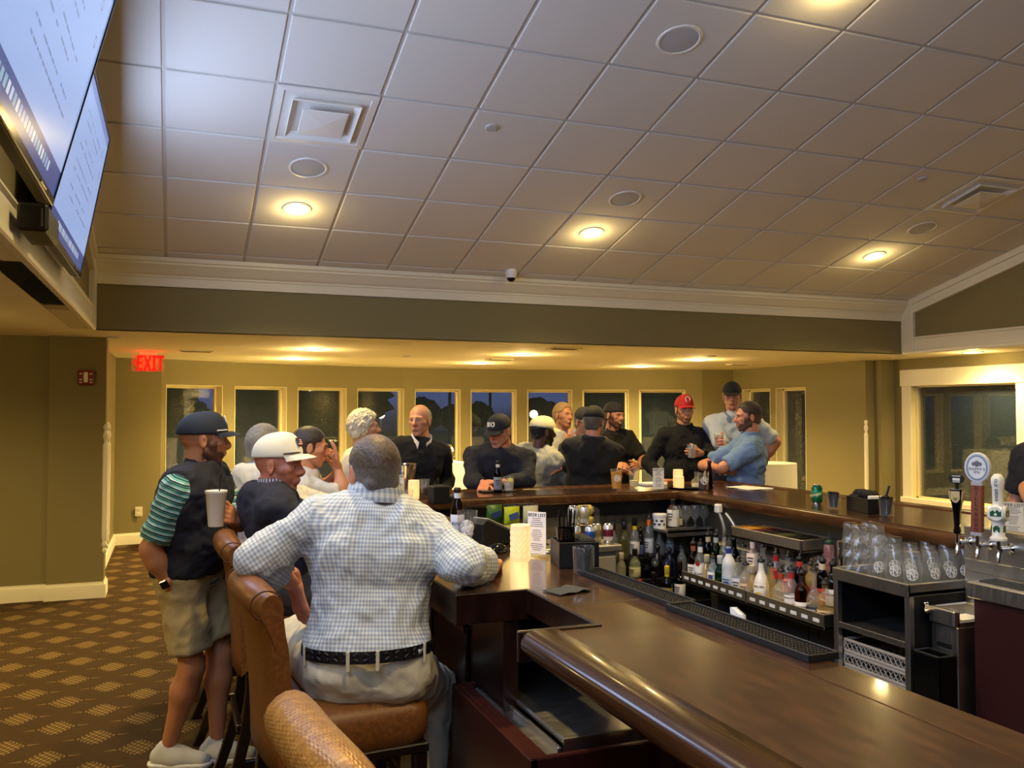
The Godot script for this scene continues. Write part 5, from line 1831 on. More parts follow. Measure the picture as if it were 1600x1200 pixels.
func roundel(t: Node3D, r: float, y: float, turn: float, size := 0.026) -> void:
	# white ring emblem with a bold N in it, bent round the glass
	var white := mat(S(232, 232, 228), 0.5)
	var mb := MB.new()
	for k in 32:
		for q in [[size, size - 0.0035], [size * 0.66, size * 0.66 - 0.0015]]:
			var pts := []
			for e in [[0, 0], [1, 0], [1, 1], [0, 1]]:
				var a: float = TAU * (k + e[0]) / 32.0
				var p := Vector2(cos(a), sin(a)) * float(q[e[1]])
				pts.append(Vector3(sin(p.x / r) * (r + 0.0008), y + p.y, cos(p.x / r) * (r + 0.0008)))
			mb.face(pts)
	for k in 8:
		var a := TAU * (k + 0.5) / 8.0
		var pts := []
		for e in [[-0.2, 0.72], [0.2, 0.72], [0.16, 0.84], [-0.16, 0.84]]:
			var p := Vector2(cos(a + e[0]), sin(a + e[0])) * size * float(e[1])
			pts.append(Vector3(sin(p.x / r) * (r + 0.0008), y + p.y, cos(p.x / r) * (r + 0.0008)))
		mb.face(pts)
	var ring := part(t, "emblem_ring", mb, white)
	ring.rotation.y = turn
	var n := part(t, "emblem_letter", text_round("N", size * 1.05, r + 0.0006, y, 0.0), white)
	n.rotation.y = turn

func build_glassware() -> void:
	# pints with the ring emblem, upside down on the drain mat
	var base: Node3D = null
	var words := ["leftmost pint of the front row", "second pint of the front row", "third pint of the front row", "pint of the front row nearest the beer tower"]
	for row in 3:
		for k in 4:
			var at := Vector3(3.12 + row * 0.0 + k * 0.105 - 0.0, 0.868, -3.06 - row * 0.11)
			if row == 0 and k == 3:
				at.x = 3.43
			var lab: String = ["upturned pint with white N roundel, %s", "upturned N roundel pint, middle row, %s", "upturned N roundel pint, rear row, %s"][row] % (words[k] if row == 0 else ["nearest the front", "second from the front", "third from the front", "nearest the wall"][k])
			var t: Node3D
			if base == null:
				base = glass_thing("pint_glass", lab, at, pint_profile(0.148, 0.031, 0.043), true, "pint glasses with roundels on the cabinet", 0)
				roundel(base, 0.040, 0.05, -0.62)
				t = base
			else:
				t = base.duplicate()
				t.name = numbered("pint_glass")
				add_child(t, true)
				t.position = at
				t.set_meta("label", lab)
			t.rotation.y = -0.25 + 0.23 * ((row * 5 + k * 3) % 4)
	# stacked tumblers at the far end of the cabinet
	var tb: Node3D = null
	for row in 3:
		for k in 3:
			for s in (3 if row < 2 else 2):
				var at := Vector3(3.11 + row * 0.1 + 0.02 * k, 0.868 + s * 0.066, -3.38 - k * 0.08 + row * 0.012)
				var lab := "upturned tumbler, %s, %s, %s" % [["on the mat", "second in its stack", "topmost of its stack"][s], ["front row of stacks", "middle row of stacks", "rear row of stacks"][row], ["stack nearest the pints", "middle stack", "stack nearest the shaker"][k]]
				if k == 2:
					at.z = -3.55
					at.y -= 0.088
					at.x += 0.25 - row * 0.08
					if row == 2:
						continue
				var t: Node3D
				if tb == null:
					tb = glass_thing("tumbler", lab, at, [Vector2(0, 0), Vector2(0.030, 0), Vector2(0.033, 0.005), Vector2(0.041, 0.098), Vector2(0.0395, 0.1), Vector2(0.038, 0.098), Vector2(0.031, 0.014), Vector2(0, 0.012)], true, "stacked tumblers on the cabinet")
					t = tb
				else:
					t = tb.duplicate()
					t.name = numbered("tumbler")
					add_child(t, true)
					t.position = at
					t.set_meta("label", lab)
	var sk := thing("shaker_tin", "tall polished steel shaker tin beside the stacked tumblers", "shaker", Vector3(3.38, 0.78, -3.78))
	var m := MB.new()
	m.lathe([Vector2(0, 0), Vector2(0.032, 0), Vector2(0.045, 0.165), Vector2(0.047, 0.17), Vector2(0.044, 0.17), Vector2(0.031, 0.004), Vector2(0, 0.004)], 28)
	part(sk, "cup", m, M.chrome)
	sk = thing("shaker_tin", "second steel shaker tin, half hidden behind the first", "shaker", Vector3(3.46, 0.78, -3.74))
	m = MB.new()
	m.lathe([Vector2(0, 0), Vector2(0.032, 0), Vector2(0.045, 0.165), Vector2(0.047, 0.17), Vector2(0.044, 0.17), Vector2(0.031, 0.004), Vector2(0, 0.004)], 28)
	part(sk, "cup", m, M.chrome)
	var sq := thing("squeeze_bottle", "clear squeeze bottle with red syrup and a green nozzle left of the shaker tin", "bottle", Vector3(3.36, 0.78, -3.88))
	m = MB.new()
	m.lathe([Vector2(0, 0), Vector2(0.028, 0), Vector2(0.028, 0.13), Vector2(0.02, 0.145), Vector2(0, 0.145)], 20)
	part(sq, "body", m, liquid(S(220, 150, 150)))
	m = MB.new()
	m.lathe([Vector2(0.022, 0.14), Vector2(0.022, 0.155), Vector2(0.006, 0.165), Vector2(0.003, 0.2), Vector2(0, 0.2)], 16)
	part(sq, "nozzle", m, mat(S(30, 60, 50), 0.4))
	# mixing jug among the rail's rear
	var jg := thing("steel_canister", "plain dull steel canister standing behind the rail bottles", "canister", Vector3(3.43, 0.78, -4.3))
	m = MB.new()
	m.lathe([Vector2(0, 0), Vector2(0.056, 0), Vector2(0.056, 0.11), Vector2(0.06, 0.115), Vector2(0.06, 0.122), Vector2(0.053, 0.12), Vector2(0.053, 0.004), Vector2(0, 0.004)], 28)
	part(jg, "body", m, M.steel_dull)
	# stemmed glasses on the corner shelf
	for k in 4:
		var w := thing("wine_glass", ["wine glass beside the bitters bottle, leftmost on the corner shelf", "second wine glass on the corner shelf", "third wine glass on the corner shelf", "rightmost wine glass, nearest the silver hoses"][k], "glass", Vector3(3.30 + k * 0.072, 0.82, -5.34 + 0.005 * k), 0.0, "wine glasses on the corner shelf")
		m = MB.new()
		m.lathe(smooth_profile([Vector2(0, 0.002), Vector2(0.032, 0.002), Vector2(0.006, 0.01), Vector2(0.004, 0.04), Vector2(0.012, 0.062), Vector2(0.034, 0.09), Vector2(0.032, 0.14), Vector2(0.027, 0.165), Vector2(0.026, 0.165), Vector2(0.031, 0.14), Vector2(0.033, 0.092), Vector2(0.01, 0.066), Vector2(0, 0.064)], 3), 22, 0.4)
		part(w, "bowl", m, M.clear)
	# cans on the cooler
	var cans := [[2.41, 0.80, -5.1, S(190, 192, 190), S(170, 150, 90), "plain silver can on the cooler, left of the blue one"], [2.49, 0.80, -5.06, S(220, 226, 236), S(40, 80, 160), "white and blue can at the front of the cooler top"], [2.565, 0.80, -5.12, S(196, 184, 140), S(130, 120, 80), "pale gold can between the blue can and the maroon can"], [2.64, 0.80, -5.10, S(230, 224, 226), S(110, 26, 50), "white and maroon can at the right of the cooler top"], [2.47, 0.922, -5.10, S(210, 206, 196), S(160, 150, 120), "silver can stacked on top of the front cans"], [2.40, 0.922, -5.12, S(196, 196, 196), S(150, 150, 150), "second silver can stacked behind the straws"]]
	for a in cans:
		can(Vector3(a[0], a[1], a[2]), a[3], a[4], a[5])
	for k in 2:
		var c := can(Vector3(2.42, 1.0 - k * 0.068, -5.22), S(206, 186, 90), S(180, 150, 60), ["topmost yellow can lying on its side on the dispenser", "second yellow can lying on its side in the dispenser"][k])
		c.rotation.z = PI / 2
		c.position.x = 2.59
	var dp := thing("can_dispenser", "clear plastic can dispenser on the cooler holding lying yellow cans", "dispenser", Vector3(2.56, 0.80, -5.20))
	m = MB.new()
	m.prism([Vector2(-0.08, 0.0), Vector2(0.09, 0.0), Vector2(0.09, 0.19), Vector2(0.07, 0.21), Vector2(0.062, 0.21), Vector2(0.08, 0.18), Vector2(0.08, 0.01), Vector2(-0.08, 0.01)], -0.1, -0.04)
	part(dp, "shell", m, M.clear)
	# snack bags and small bottles left of the caddy
	var bags := [[1.93, 0.98, -5.3, S(60, 96, 30), S(40, 60, 110), "green and blue snack bag, top left of the rack"], [2.03, 0.97, -5.25, S(176, 190, 30), S(60, 80, 140), "lime green snack bag beside the menu card"], [2.16, 0.97, -5.25, S(190, 190, 150), S(170, 40, 30), "pale snack bag with a red slanted panel"], [1.98, 0.86, -5.2, S(150, 160, 30), S(30, 30, 40), "lower yellow-green snack bag right of the menu card"], [1.82, 0.88, -5.15, S(30, 30, 90), S(60, 60, 120), "navy snack bag behind the candle"], [2.12, 0.85, -5.2, S(120, 116, 90), S(200, 190, 150), "dull gold snack bag under the red-panel bag"]]
	for a in bags:
		var b := thing("snack_bag", a[5], "snack bag", Vector3(a[0], a[1] - 0.06, a[2]), 0.15)
		m = MB.new()
		var rings := []
		for i in 9:
			var v := i / 8.0
			var r := []
			var th := 0.03 * sin(PI * v) + 0.002
			for j in 16:
				var an := TAU * j / 16.0
				r.append(Vector3(cos(an) * 0.058 * (1.0 - 0.06 * sin(PI * v)), v * 0.13, sin(an) * th))
			rings.append(r)
		m.loft(rings, true, true, true)
		part(b, "pouch", m, mat(a[3], 0.3))
		m = MB.new()
		m.box(Vector3(0, 0.07, 0.030), Vector3(0.07, 0.04, 0.004), 0.001, Basis(Vector3(0, 0, 1), 0.25))
		part(b, "panel", m, mat(a[4], 0.4))
		for y in [0.133, -0.003]:
			m = MB.new()
			m.box(Vector3(0, y, 0), Vector3(0.112, 0.01, 0.003))
			part(b, "crimp", m, M.chrome)
	var rk := thing("snack_rack", "dark wire rack behind the napkin caddy holding snack bags", "rack", Vector3(0, 0, 0))
	m = MB.new()
	m.bx(Vector3(1.75, 0.8, -5.34), Vector3(2.24, 0.806, -5.14))
	for x in [1.76, 2.23]:
		m.tube([Vector3(x, 0.8, -5.33), Vector3(x, 1.04, -5.36)], 0.005, 6)
	m.tube([Vector3(1.76, 1.04, -5.36), Vector3(2.23, 1.04, -5.36)], 0.005, 6)
	m.bx(Vector3(1.75, 0.9, -5.34), Vector3(2.24, 0.905, -5.18))
	part(rk, "frame", m, M.dark_metal)

func can(at: Vector3, body: Color, band: Color, label: String) -> Node3D:
	var t := thing("drink_can", label, "can", at)
	var m := MB.new()
	m.lathe([Vector2(0.027, 0.012), Vector2(0.033, 0.018), Vector2(0.033, 0.102), Vector2(0.027, 0.114)], 26)
	part(t, "wall", m, mat(body, 0.25, 0.5))
	m = MB.new()
	m.lathe([Vector2(0, 0.003), Vector2(0.022, 0.003), Vector2(0.025, 0), Vector2(0.027, 0.012)], 26)
	m.lathe([Vector2(0.027, 0.114), Vector2(0.0275, 0.119), Vector2(0.026, 0.121), Vector2(0.024, 0.117), Vector2(0, 0.117)], 26)
	part(t, "ends", m, M.chrome)
	m = MB.new()
	m.lathe([Vector2(0.0331, 0.04), Vector2(0.0336, 0.041), Vector2(0.0336, 0.085), Vector2(0.0331, 0.086)], 26)
	part(t, "print", m, mat(band, 0.35, 0.3))
	m = MB.new()
	m.box(Vector3(0, 0.1195, 0.005), Vector3(0.012, 0.002, 0.022), 0.001)
	part(t, "tab", m, M.chrome)
	return t

# ---------------------------------------------------------------- on the bar
func menu_card(label: String, at: Vector3, turn: float, w: float, h: float, lean := 0.0) -> void:
	var t := thing("menu_card", label, "menu card", at, turn)
	var b := MB.new()
	b.box(Vector3(0, 0.006, 0), Vector3(w * 1.15, 0.012, 0.05), 0.003)
	part(t, "stand", b, M.clear)
	b = MB.new()
	b.box(Vector3(0, 0.012 + h / 2, 0), Vector3(w, h, 0.003))
	part(t, "card", b, M.paper)
	var s := h / 0.2
	letters(t, "heading", "BEER LIST", w * 0.15, M.ink, Transform3D(Basis(), Vector3(0, 0.012 + h * 0.92, 0.0016)))
	var rng := RandomNumberGenerator.new()
	rng.seed = int(at.z * 100.0)
	for k in 17:
		if k == 5 or k == 12:
			continue
		var l := MB.new()
		var ww := w * (0.35 + rng.randf() * 0.4)
		l.box(Vector3(0, 0.012 + h * (0.84 - k * 0.047), 0.0018), Vector3(ww, h * 0.016, 0.0004))
		part(t, "print_line", l, mat(S(120, 120, 126), 0.8))

func candle(label: String, at: Vector3, r: float, h: float, power: float) -> void:
	var t := thing("candle_lamp", label, "candle", at)
	var shell := mat(S(240, 226, 200), 0.5)
	shell.backlight_enabled = true
	shell.backlight = Color(0.75, 0.7, 0.6)
	shell.emission_enabled = true
	shell.emission = S(255, 222, 150)
	shell.emission_energy_multiplier = 0.14
	var m := MB.new()
	m.lathe([Vector2(0, 0), Vector2(r - 0.002, 0), Vector2(r, 0.003), Vector2(r, h - 0.002), Vector2(r - 0.002, h), Vector2(r - 0.004, h - 0.002), Vector2(r - 0.004, 0.006), Vector2(0, 0.006)], 40)
	part(t, "shade", m, shell)
	if r > 0.03:
		var ch := MB.new()
		for band in 5:
			for k in 12:
				var a := TAU * k / 12.0
				for s in 2:
					var da := TAU / 24.0
					var y := 0.014 + band * (h - 0.03) / 5.0
					var dy := (h - 0.03) / 7.0
					var pa := Vector3(sin(a + da * s) * r, y + dy * s, cos(a + da * s) * r)
					var pb := Vector3(sin(a + da * (s + 1)) * r, y + dy * (1 if s == 0 else 0), cos(a + da * (s + 1)) * r)
					ch.tube([pa, pa.lerp(pb, 0.5) * Vector3(1.02, 1, 1.02), pb], 0.0015, 4, -1.0, false)
		part(t, "chevron_relief", ch, shell)
	m = MB.new()
	var pr := []
	for i in 7:
		pr.append(Vector2(sin(PI * i / 6.0) * 0.007, h * 0.62 - cos(PI * i / 6.0) * 0.014))
	m.lathe(pr, 12)
	part(t, "flame", m, glow(Color(1.0, 0.66, 0.2), 5.0))
	var l := OmniLight3D.new()
	l.name = "light"
	l.light_color = Color(1.0, 0.72, 0.32)
	l.light_energy = power
	l.omni_range = 12.0
	l.omni_attenuation = 2.0
	l.light_size = 0.012
	l.shadow_enabled = true
	l.position = Vector3(0, h * 0.62, 0)
	t.add_child(l, true)

func straws(parent: Node3D, k: int, r: float, y0: float, y1: float, seed_: int, m: Material) -> void:
	var rng := RandomNumberGenerator.new()
	rng.seed = seed_
	for i in k:
		var a := rng.randf() * TAU
		var q := sqrt(rng.randf()) * r
		var b := MB.new()
		b.tube([Vector3(cos(a) * q, y0, sin(a) * q), Vector3(cos(a) * q * 1.8, y1 * rng.randf_range(0.9, 1.06), sin(a) * q * 1.8)], 0.0028, 6)
		part(parent, "straw", b, m)

func caddy(label: String, at: Vector3, turn: float, w: float, d: float, h: float) -> Node3D:
	var t := thing("napkin_caddy", label, "caddy", at, turn)
	var m := MB.new()
	for q in [[-w / 2, -w / 2 + 0.005, -d / 2, d / 2], [w / 2 - 0.005, w / 2, -d / 2, d / 2], [-w / 2, w / 2, -d / 2, -d / 2 + 0.005], [-w / 2, w / 2, d / 2 - 0.005, d / 2], [-0.0025, 0.0025, -d / 2, d / 2]]:
		m.bx(Vector3(q[0], 0, q[2]), Vector3(q[1], h, q[3]), 0.002)
	m.bx(Vector3(-w / 2, 0, -d / 2), Vector3(w / 2, 0.006, d / 2))
	part(t, "tray", m, M.black)
	m = MB.new()
	m.bx(Vector3(0.008, 0.007, -d / 2 + 0.008), Vector3(w / 2 - 0.01, h * 1.12, d / 2 - 0.008), 0.008)
	part(t, "napkins", m, mat(S(20, 20, 22), 0.9))
	return t

func build_bar_top_items() -> void:
	var Y := BAR + 0.001
	var m := MB.new()
	# near part
	candle("white chevron-embossed candle lamp glowing on the near bar", Vector3(1.265, Y, -3.18), 0.038, 0.138, 0.0014)
	menu_card("tall narrow beer menu card standing right of the glowing candle", Vector3(1.36, Y, -3.24), -0.9, 0.082, 0.165)
	bottle("brown beer bottle with a white and blue label by the ice glass", Vector3(1.20, Y, -3.78), 0.235, 0.0305, liquid(S(60, 24, 8)), {"name": "beer_bottle", "paper": S(206, 214, 230), "word": "BUSCH", "size": 0.013, "ink": S(24, 40, 110), "wy": 0.55, "l0": 0.12, "l1": 0.5, "collar": S(226, 230, 236), "top": "cap", "cap": S(30, 18, 10), "neck": 0.0125, "body": 0.985, "turn": -0.3})
	var g := glass_thing("pint_glass", "pint glass of ice with a black straw beside the beer bottle", Vector3(1.175, Y, -3.56), pint_profile(0.155, 0.031, 0.044))
	roundel(g, 0.0405, 0.09, -0.35, 0.03)
	var rng := RandomNumberGenerator.new()
	rng.seed = 11
	for k in 9:
		m = MB.new()
		m.box(Vector3(rng.randf_range(-0.016, 0.016), 0.03 + k * 0.009, rng.randf_range(-0.016, 0.016)), Vector3(0.026, 0.024, 0.026), 0.006, Basis.from_euler(Vector3(k, k * 2.0, k * 0.7)))
		part(g, "ice_cube", m, mat(S(226, 228, 222), 0.15))
	m = MB.new()
	m.tube([Vector3(0.0, 0.02, 0.0), Vector3(0.012, 0.19, 0.01)], 0.003, 8)
	part(g, "straw", m, M.black)
	var ps := thing("card_terminal", "grey tilted payment keypad behind the pint of ice", "payment terminal", Vector3(1.33, Y, -3.62), 0.5)
	m = MB.new()
	m.prism([Vector2(-0.14, 0.0), Vector2(0.12, 0.0), Vector2(0.13, 0.02), Vector2(-0.12, 0.12), Vector2(-0.15, 0.10)], -0.05, 0.05, 0.005)
	part(ps, "body", m, M.black)
	m = MB.new()
	m.box(Vector3(-0.0, 0.077, 0), Vector3(0.23, 0.008, 0.09), 0.003, Basis(Vector3(0, 0, 1), -0.38))
	part(ps, "keypad", m, mat(S(150, 146, 134), 0.35))
	for k in 12:
		m = MB.new()
		m.box(Vector3(-0.08 + (k % 6) * 0.03, 0.112 - (k % 6) * 0.012, -0.022 + (k / 6) * 0.044), Vector3(0.02, 0.004, 0.03), 0.001, Basis(Vector3(0, 0, 1), -0.38))
		part(ps, "key", m, mat(S(190, 186, 172), 0.4))
	var ms := thing("computer_mouse", "black rounded computer mouse with a thin cable on the near bar", "mouse", Vector3(1.245, Y, -3.40), 0.5)
	m = MB.new()
	var rings := []
	for i in 9:
		var a := PI * i / 8.0
		var r := []
		for j in 20:
			var b := TAU * j / 20.0
			r.append(Vector3(-cos(a) * 0.062, 0.002 + maxf(0.0, sin(b)) * sin(a) * 0.036, cos(b) * sin(a) * 0.034))
		rings.append(r)
	m.loft(rings, true)
	part(ms, "body", m, M.gloss_black)
	m = MB.new()
	var cp := []
	for k in 20:
		var tt := k / 19.0
		cp.append(Vector3(0.06 + tt * 0.05, 0.004, 0.03 * sin(tt * 5.0) - tt * 0.02))
	m.tube(cp, 0.0018, 6)
	part(ms, "cable", m, M.black)
	m = MB.new()
	m.bx(Vector3(-0.07, 0, -0.05), Vector3(0.06, 0.0015, 0.05))
	var pap := part(self, "paper_sheet", m, M.paper, Vector3(1.385, Y, -3.36))
	pap.rotation.y = 0.1
	tag(pap, "small white paper sheet under the menu card", "paper")
	var np := thing("napkin", "black folded cocktail napkin lying alone on the near bar", "napkin", Vector3(1.19, Y, -2.585), 0.28)
	m = MB.new()
	rings = []
	for i in 13:
		var u := i / 12.0
		var y := 0.004 + 0.006 * pow(sin(u * PI * 2.0), 2.0) * (1.0 if u > 0.4 else 0.6)
		rings.append([Vector3(-0.065 + u * 0.13, y, -0.045), Vector3(-0.065 + u * 0.13, y, 0.045), Vector3(-0.065 + u * 0.13, y - 0.003, 0.045), Vector3(-0.065 + u * 0.13, y - 0.003, -0.045)])
	m.loft(rings, true, true, true)
	part(np, "sheet", m, mat(S(58, 58, 56), 0.9))
	var cd := caddy("large black napkin caddy with a straw tumbler on the near bar", Vector3(1.42, Y, -3.02), -0.2, 0.15, 0.16, 0.095)
	var sh := thing("straw_cup", "black cup full of long black straws standing in the near caddy", "straw cup", Vector3(1.385, Y + 0.01, -3.02))
	m = MB.new()
	m.lathe([Vector2(0, 0), Vector2(0.03, 0), Vector2(0.036, 0.13), Vector2(0.034, 0.13), Vector2(0.028, 0.004), Vector2(0, 0.004)], 20)
	part(sh, "cup", m, M.gloss_black)
	straws(sh, 14, 0.02, 0.01, 0.19, 3, M.gloss_black)
	var sg := glass_thing("tumbler", "rocks glass packed with short black straws at the front of the near caddy", Vector3(1.375, Y, -2.845), [Vector2(0, 0), Vector2(0.036, 0), Vector2(0.038, 0.004), Vector2(0.04, 0.094), Vector2(0.0385, 0.096), Vector2(0.037, 0.094), Vector2(0.036, 0.012), Vector2(0, 0.01)])
	straws(sg, 70, 0.018, 0.013, 0.09, 9, M.black)
	# bar mats on the inner edge
	for k in 2:
		var bm := thing("bar_mat", ["far black rubber bar mat along the inner edge of the near bar", "near black rubber bar mat along the inner edge of the near bar"][k], "bar mat", Vector3(1.405, Y, [-2.55, -1.95][k]), 0.035)
		m = MB.new()
		for q in [[-0.045, -0.04, -0.297, 0.297], [0.04, 0.045, -0.297, 0.297], [-0.045, 0.045, -0.297, -0.292], [-0.045, 0.045, 0.292, 0.297]]:
			m.bx(Vector3(q[0], 0, q[2]), Vector3(q[1], 0.018, q[3]), 0.002)
		m.bx(Vector3(-0.045, 0, -0.297), Vector3(0.045, 0.004, 0.297))
		part(bm, "tray", m, M.rubber)
		m = MB.new()
		for i in 44:
			for j in 7:
				m.bx(Vector3(-0.035 + j * 0.0105, 0.004, -0.286 + i * 0.0131), Vector3(-0.0285 + j * 0.0105, 0.013, -0.279 + i * 0.0131))
		var nb := part(bm, "nubs", m, M.rubber)
		nb.set_meta("kind", "stuff")
	# far left corner
	var bk := thing("wine_bucket", "tall tapered steel wine bucket on the rear left bar", "bucket", Vector3(1.50, Y, -5.95))
	m = MB.new()
	m.lathe([Vector2(0, 0), Vector2(0.048, 0), Vector2(0.052, 0.006), Vector2(0.088, 0.205), Vector2(0.096, 0.208), Vector2(0.096, 0.214), Vector2(0.085, 0.212), Vector2(0.05, 0.008), Vector2(0, 0.008)], 36)
	part(bk, "body", m, M.chrome)
	menu_card("beer menu card in front of the steel wine bucket", Vector3(1.37, Y, -5.62), 0.1, 0.10, 0.15)
	candle("plain glowing candle lamp left of the dark drink on the rear bar", Vector3(1.50, Y, -5.68), 0.036, 0.12, 0.0018)
	var t := glass_thing("tumbler", "short empty glass left of the rear candle lamp", Vector3(1.42, Y, -5.55), [Vector2(0, 0), Vector2(0.036, 0), Vector2(0.042, 0.07), Vector2(0.04, 0.07), Vector2(0.035, 0.01), Vector2(0, 0.01)])
	t = glass_thing("tumbler", "half-full dark drink right of the rear candle lamp", Vector3(1.585, Y, -5.74), pint_profile(0.12, 0.028, 0.04))
	m = MB.new()
	m.lathe([Vector2(0, 0.015), Vector2(0.0275, 0.015), Vector2(0.031, 0.06), Vector2(0, 0.06)], 20)
	part(t, "drink", m, liquid(S(50, 24, 12)))
	var w := thing("napkin_holder", "tall black napkin holder on the rear left corner of the bar", "caddy", Vector3(1.56, Y, -5.30), 0.1)
	m = MB.new()
	m.bx(Vector3(-0.055, 0, -0.05), Vector3(0.055, 0.11, 0.05), 0.005)
	m.bx(Vector3(0.055, 0, -0.05), Vector3(0.12, 0.05, 0.05), 0.01)
	part(w, "case", m, M.black)
	m = MB.new()
	m.bx(Vector3(-0.04, 0.105, -0.04), Vector3(0.04, 0.113, 0.04), 0.002)
	part(w, "napkins", m, mat(S(34, 34, 36), 0.9))
	m = MB.new()
	m.bx(Vector3(-0.06, 0, -0.045), Vector3(0.06, 0.02, 0.045), 0.004)
	var wl := part(self, "wallet", m, mat(S(90, 54, 30), 0.5), Vector3(1.70, Y, -5.85))
	tag(wl, "brown leather wallet lying right of the dark drink", "wallet")
	# in front of the man leaning on the bar
	bottle("dark beer bottle with a silver label before the man in the lettered cap", Vector3(2.16, Y, -5.86), 0.225, 0.0305, liquid(S(40, 18, 8)), {"name": "beer_bottle", "paper": S(120, 126, 140), "l0": 0.1, "l1": 0.5, "collar": S(200, 200, 206), "top": "cap", "cap": S(24, 16, 10), "neck": 0.0125, "body": 0.985, "turn": -0.4})
	t = glass_thing("tumbler", "glass of clear drink with a lime wedge beside the dark beer bottle", Vector3(2.235, Y, -5.84), pint_profile(0.115, 0.03, 0.042))
	m = MB.new()
	m.lathe([Vector2(0, 0.014), Vector2(0.03, 0.014), Vector2(0.037, 0.08), Vector2(0, 0.08)], 20)
	part(t, "drink", m, liquid(Color(0.9, 0.9, 0.84)))
	m = MB.new()
	m.lathe([Vector2(0, -0.004), Vector2(0.02, -0.004), Vector2(0.02, 0.004), Vector2(0, 0.004)], 16)
	var lm := part(t, "lime_wedge", m, mat(S(196, 190, 70), 0.4), Vector3(0.01, 0.085, 0.01))
	lm.rotation.x = 1.1
	m = MB.new()
	m.prism(round_rect(0.26, 0.14, 0.02), 0, 0.012, 0.003)
	var tr := part(self, "check_folder", m, M.black, Vector3(2.18, Y, -5.93))
	tr.rotation.x = -PI / 2
	tag(tr, "black check folder under the hands of the leaning man", "folder")
	# rear middle
	t = glass_thing("pint_glass", "pint of golden beer with a roundel on the rear bar", Vector3(3.03, Y, -5.72), pint_profile(0.155, 0.031, 0.044))
	roundel(t, 0.0405, 0.09, -0.3, 0.024)
	m = MB.new()
	m.lathe([Vector2(0, 0.015), Vector2(0.0305, 0.015), Vector2(0.0405, 0.136), Vector2(0, 0.136)], 22)
	part(t, "beer", m, pane(S(222, 158, 30), 0.62))
	t = glass_thing("pint_glass", "nearly empty pint glass right of the golden beer", Vector3(3.22, Y, -5.80), pint_profile(0.155, 0.031, 0.044))
	m = MB.new()
	m.lathe([Vector2(0, 0.015), Vector2(0.03, 0.015), Vector2(0.033, 0.06), Vector2(0, 0.06)], 18)
	part(t, "foam", m, mat(S(226, 216, 170), 0.6))
	m = MB.new()
	m.bx(Vector3(-0.1, 0, -0.07), Vector3(0.1, 0.02, 0.07), 0.003)
	var nk := part(self, "napkin_stack", m, M.paper, Vector3(3.50, Y, -6.02))
	tag(nk, "stack of white napkins at the rear edge of the bar", "napkins")
	menu_card("beer menu card in the middle of the rear bar, left of the red-capped man", Vector3(3.31, Y, -5.60), -0.15, 0.085, 0.15)
	# rear right corner: tray with candle, jars
	var ry := thing("serving_tray", "round dark tray in the rear right corner under candles and jars", "tray", Vector3(3.60, Y, -5.66))
	m = MB.new()
	m.lathe([Vector2(0, 0), Vector2(0.14, 0), Vector2(0.155, 0.012), Vector2(0.152, 0.014), Vector2(0.138, 0.005), Vector2(0, 0.005)], 36)
	part(ry, "dish", m, M.gloss_black)
	candle("square-looking pale candle lamp at the front of the corner tray", Vector3(3.52, Y + 0.006, -5.66), 0.037, 0.085, 0.0014)
	candle("brighter candle lamp standing behind on the corner tray", Vector3(3.575, Y + 0.006, -5.76), 0.036, 0.13, 0.0018)
	var dc := thing("decanter", "small clear decanter on the corner tray", "decanter", Vector3(3.655, Y + 0.006, -5.63))
	m = MB.new()
	m.lathe(smooth_profile([Vector2(0, 0), Vector2(0.036, 0), Vector2(0.042, 0.02), Vector2(0.04, 0.05), Vector2(0.016, 0.075), Vector2(0.015, 0.11), Vector2(0.019, 0.118), Vector2(0.017, 0.118), Vector2(0.013, 0.108), Vector2(0.013, 0.076), Vector2(0.037, 0.05), Vector2(0.038, 0.02), Vector2(0, 0.006)], 3), 24)
	part(dc, "body", m, M.clear)
	m = MB.new()
	m.lathe([Vector2(0, 0.006), Vector2(0.036, 0.008), Vector2(0.036, 0.03), Vector2(0, 0.03)], 22)
	part(dc, "wax", m, mat(S(226, 214, 170), 0.4))
	t = glass_thing("beer_mug", "glass with an N roundel and brown drink at the bar's rear right corner", Vector3(3.60, Y, -5.46), pint_profile(0.13, 0.033, 0.043))
	roundel(t, 0.0405, 0.075, -0.35, 0.028)
	m = MB.new()
	m.lathe([Vector2(0, 0.015), Vector2(0.031, 0.015), Vector2(0.036, 0.07), Vector2(0, 0.07)], 20)
	part(t, "drink", m, liquid(S(90, 44, 22)))
	bottle("slim brown bottle behind the corner roundel glass", Vector3(3.68, Y, -5.50), 0.215, 0.028, liquid(S(60, 24, 10)), {"name": "beer_bottle", "top": "cap", "cap": S(60, 30, 16), "body": 0.985, "neck": 0.012})
	# right wing
	m = MB.new()
	for k in 3:
		m.box(Vector3(0, 0.002 + k * 0.002, 0), Vector3(0.216, 0.0015, 0.28), 0.0, Basis(Vector3.UP, k * 0.12))
	var ws := part(self, "paper_sheet", m, M.paper, Vector3(4.03, Y, -5.50))
	tag(ws, "white paper sheets on the right bar before the man in the blue polo", "paper")
	var c := can(Vector3(3.74, Y, -4.42), S(16, 96, 62), S(30, 130, 90), "green soft drink can on the right bar")
	c.rotation.y = -0.9
	letters(c, "lettering", "Ginger", 0.016, mat(S(225, 220, 170), 0.4), Transform3D(Basis(Vector3(0, 0, 1), 0.25), Vector3(0, 0.062, 0.034)))
	t = glass_thing("tumbler", "glass of short black straws left of the right bar's caddy", Vector3(3.66, Y, -4.18), [Vector2(0, 0), Vector2(0.036, 0), Vector2(0.042, 0.09), Vector2(0.04, 0.09), Vector2(0.035, 0.01), Vector2(0, 0.01)])
	straws(t, 50, 0.02, 0.012, 0.098, 21, M.black)
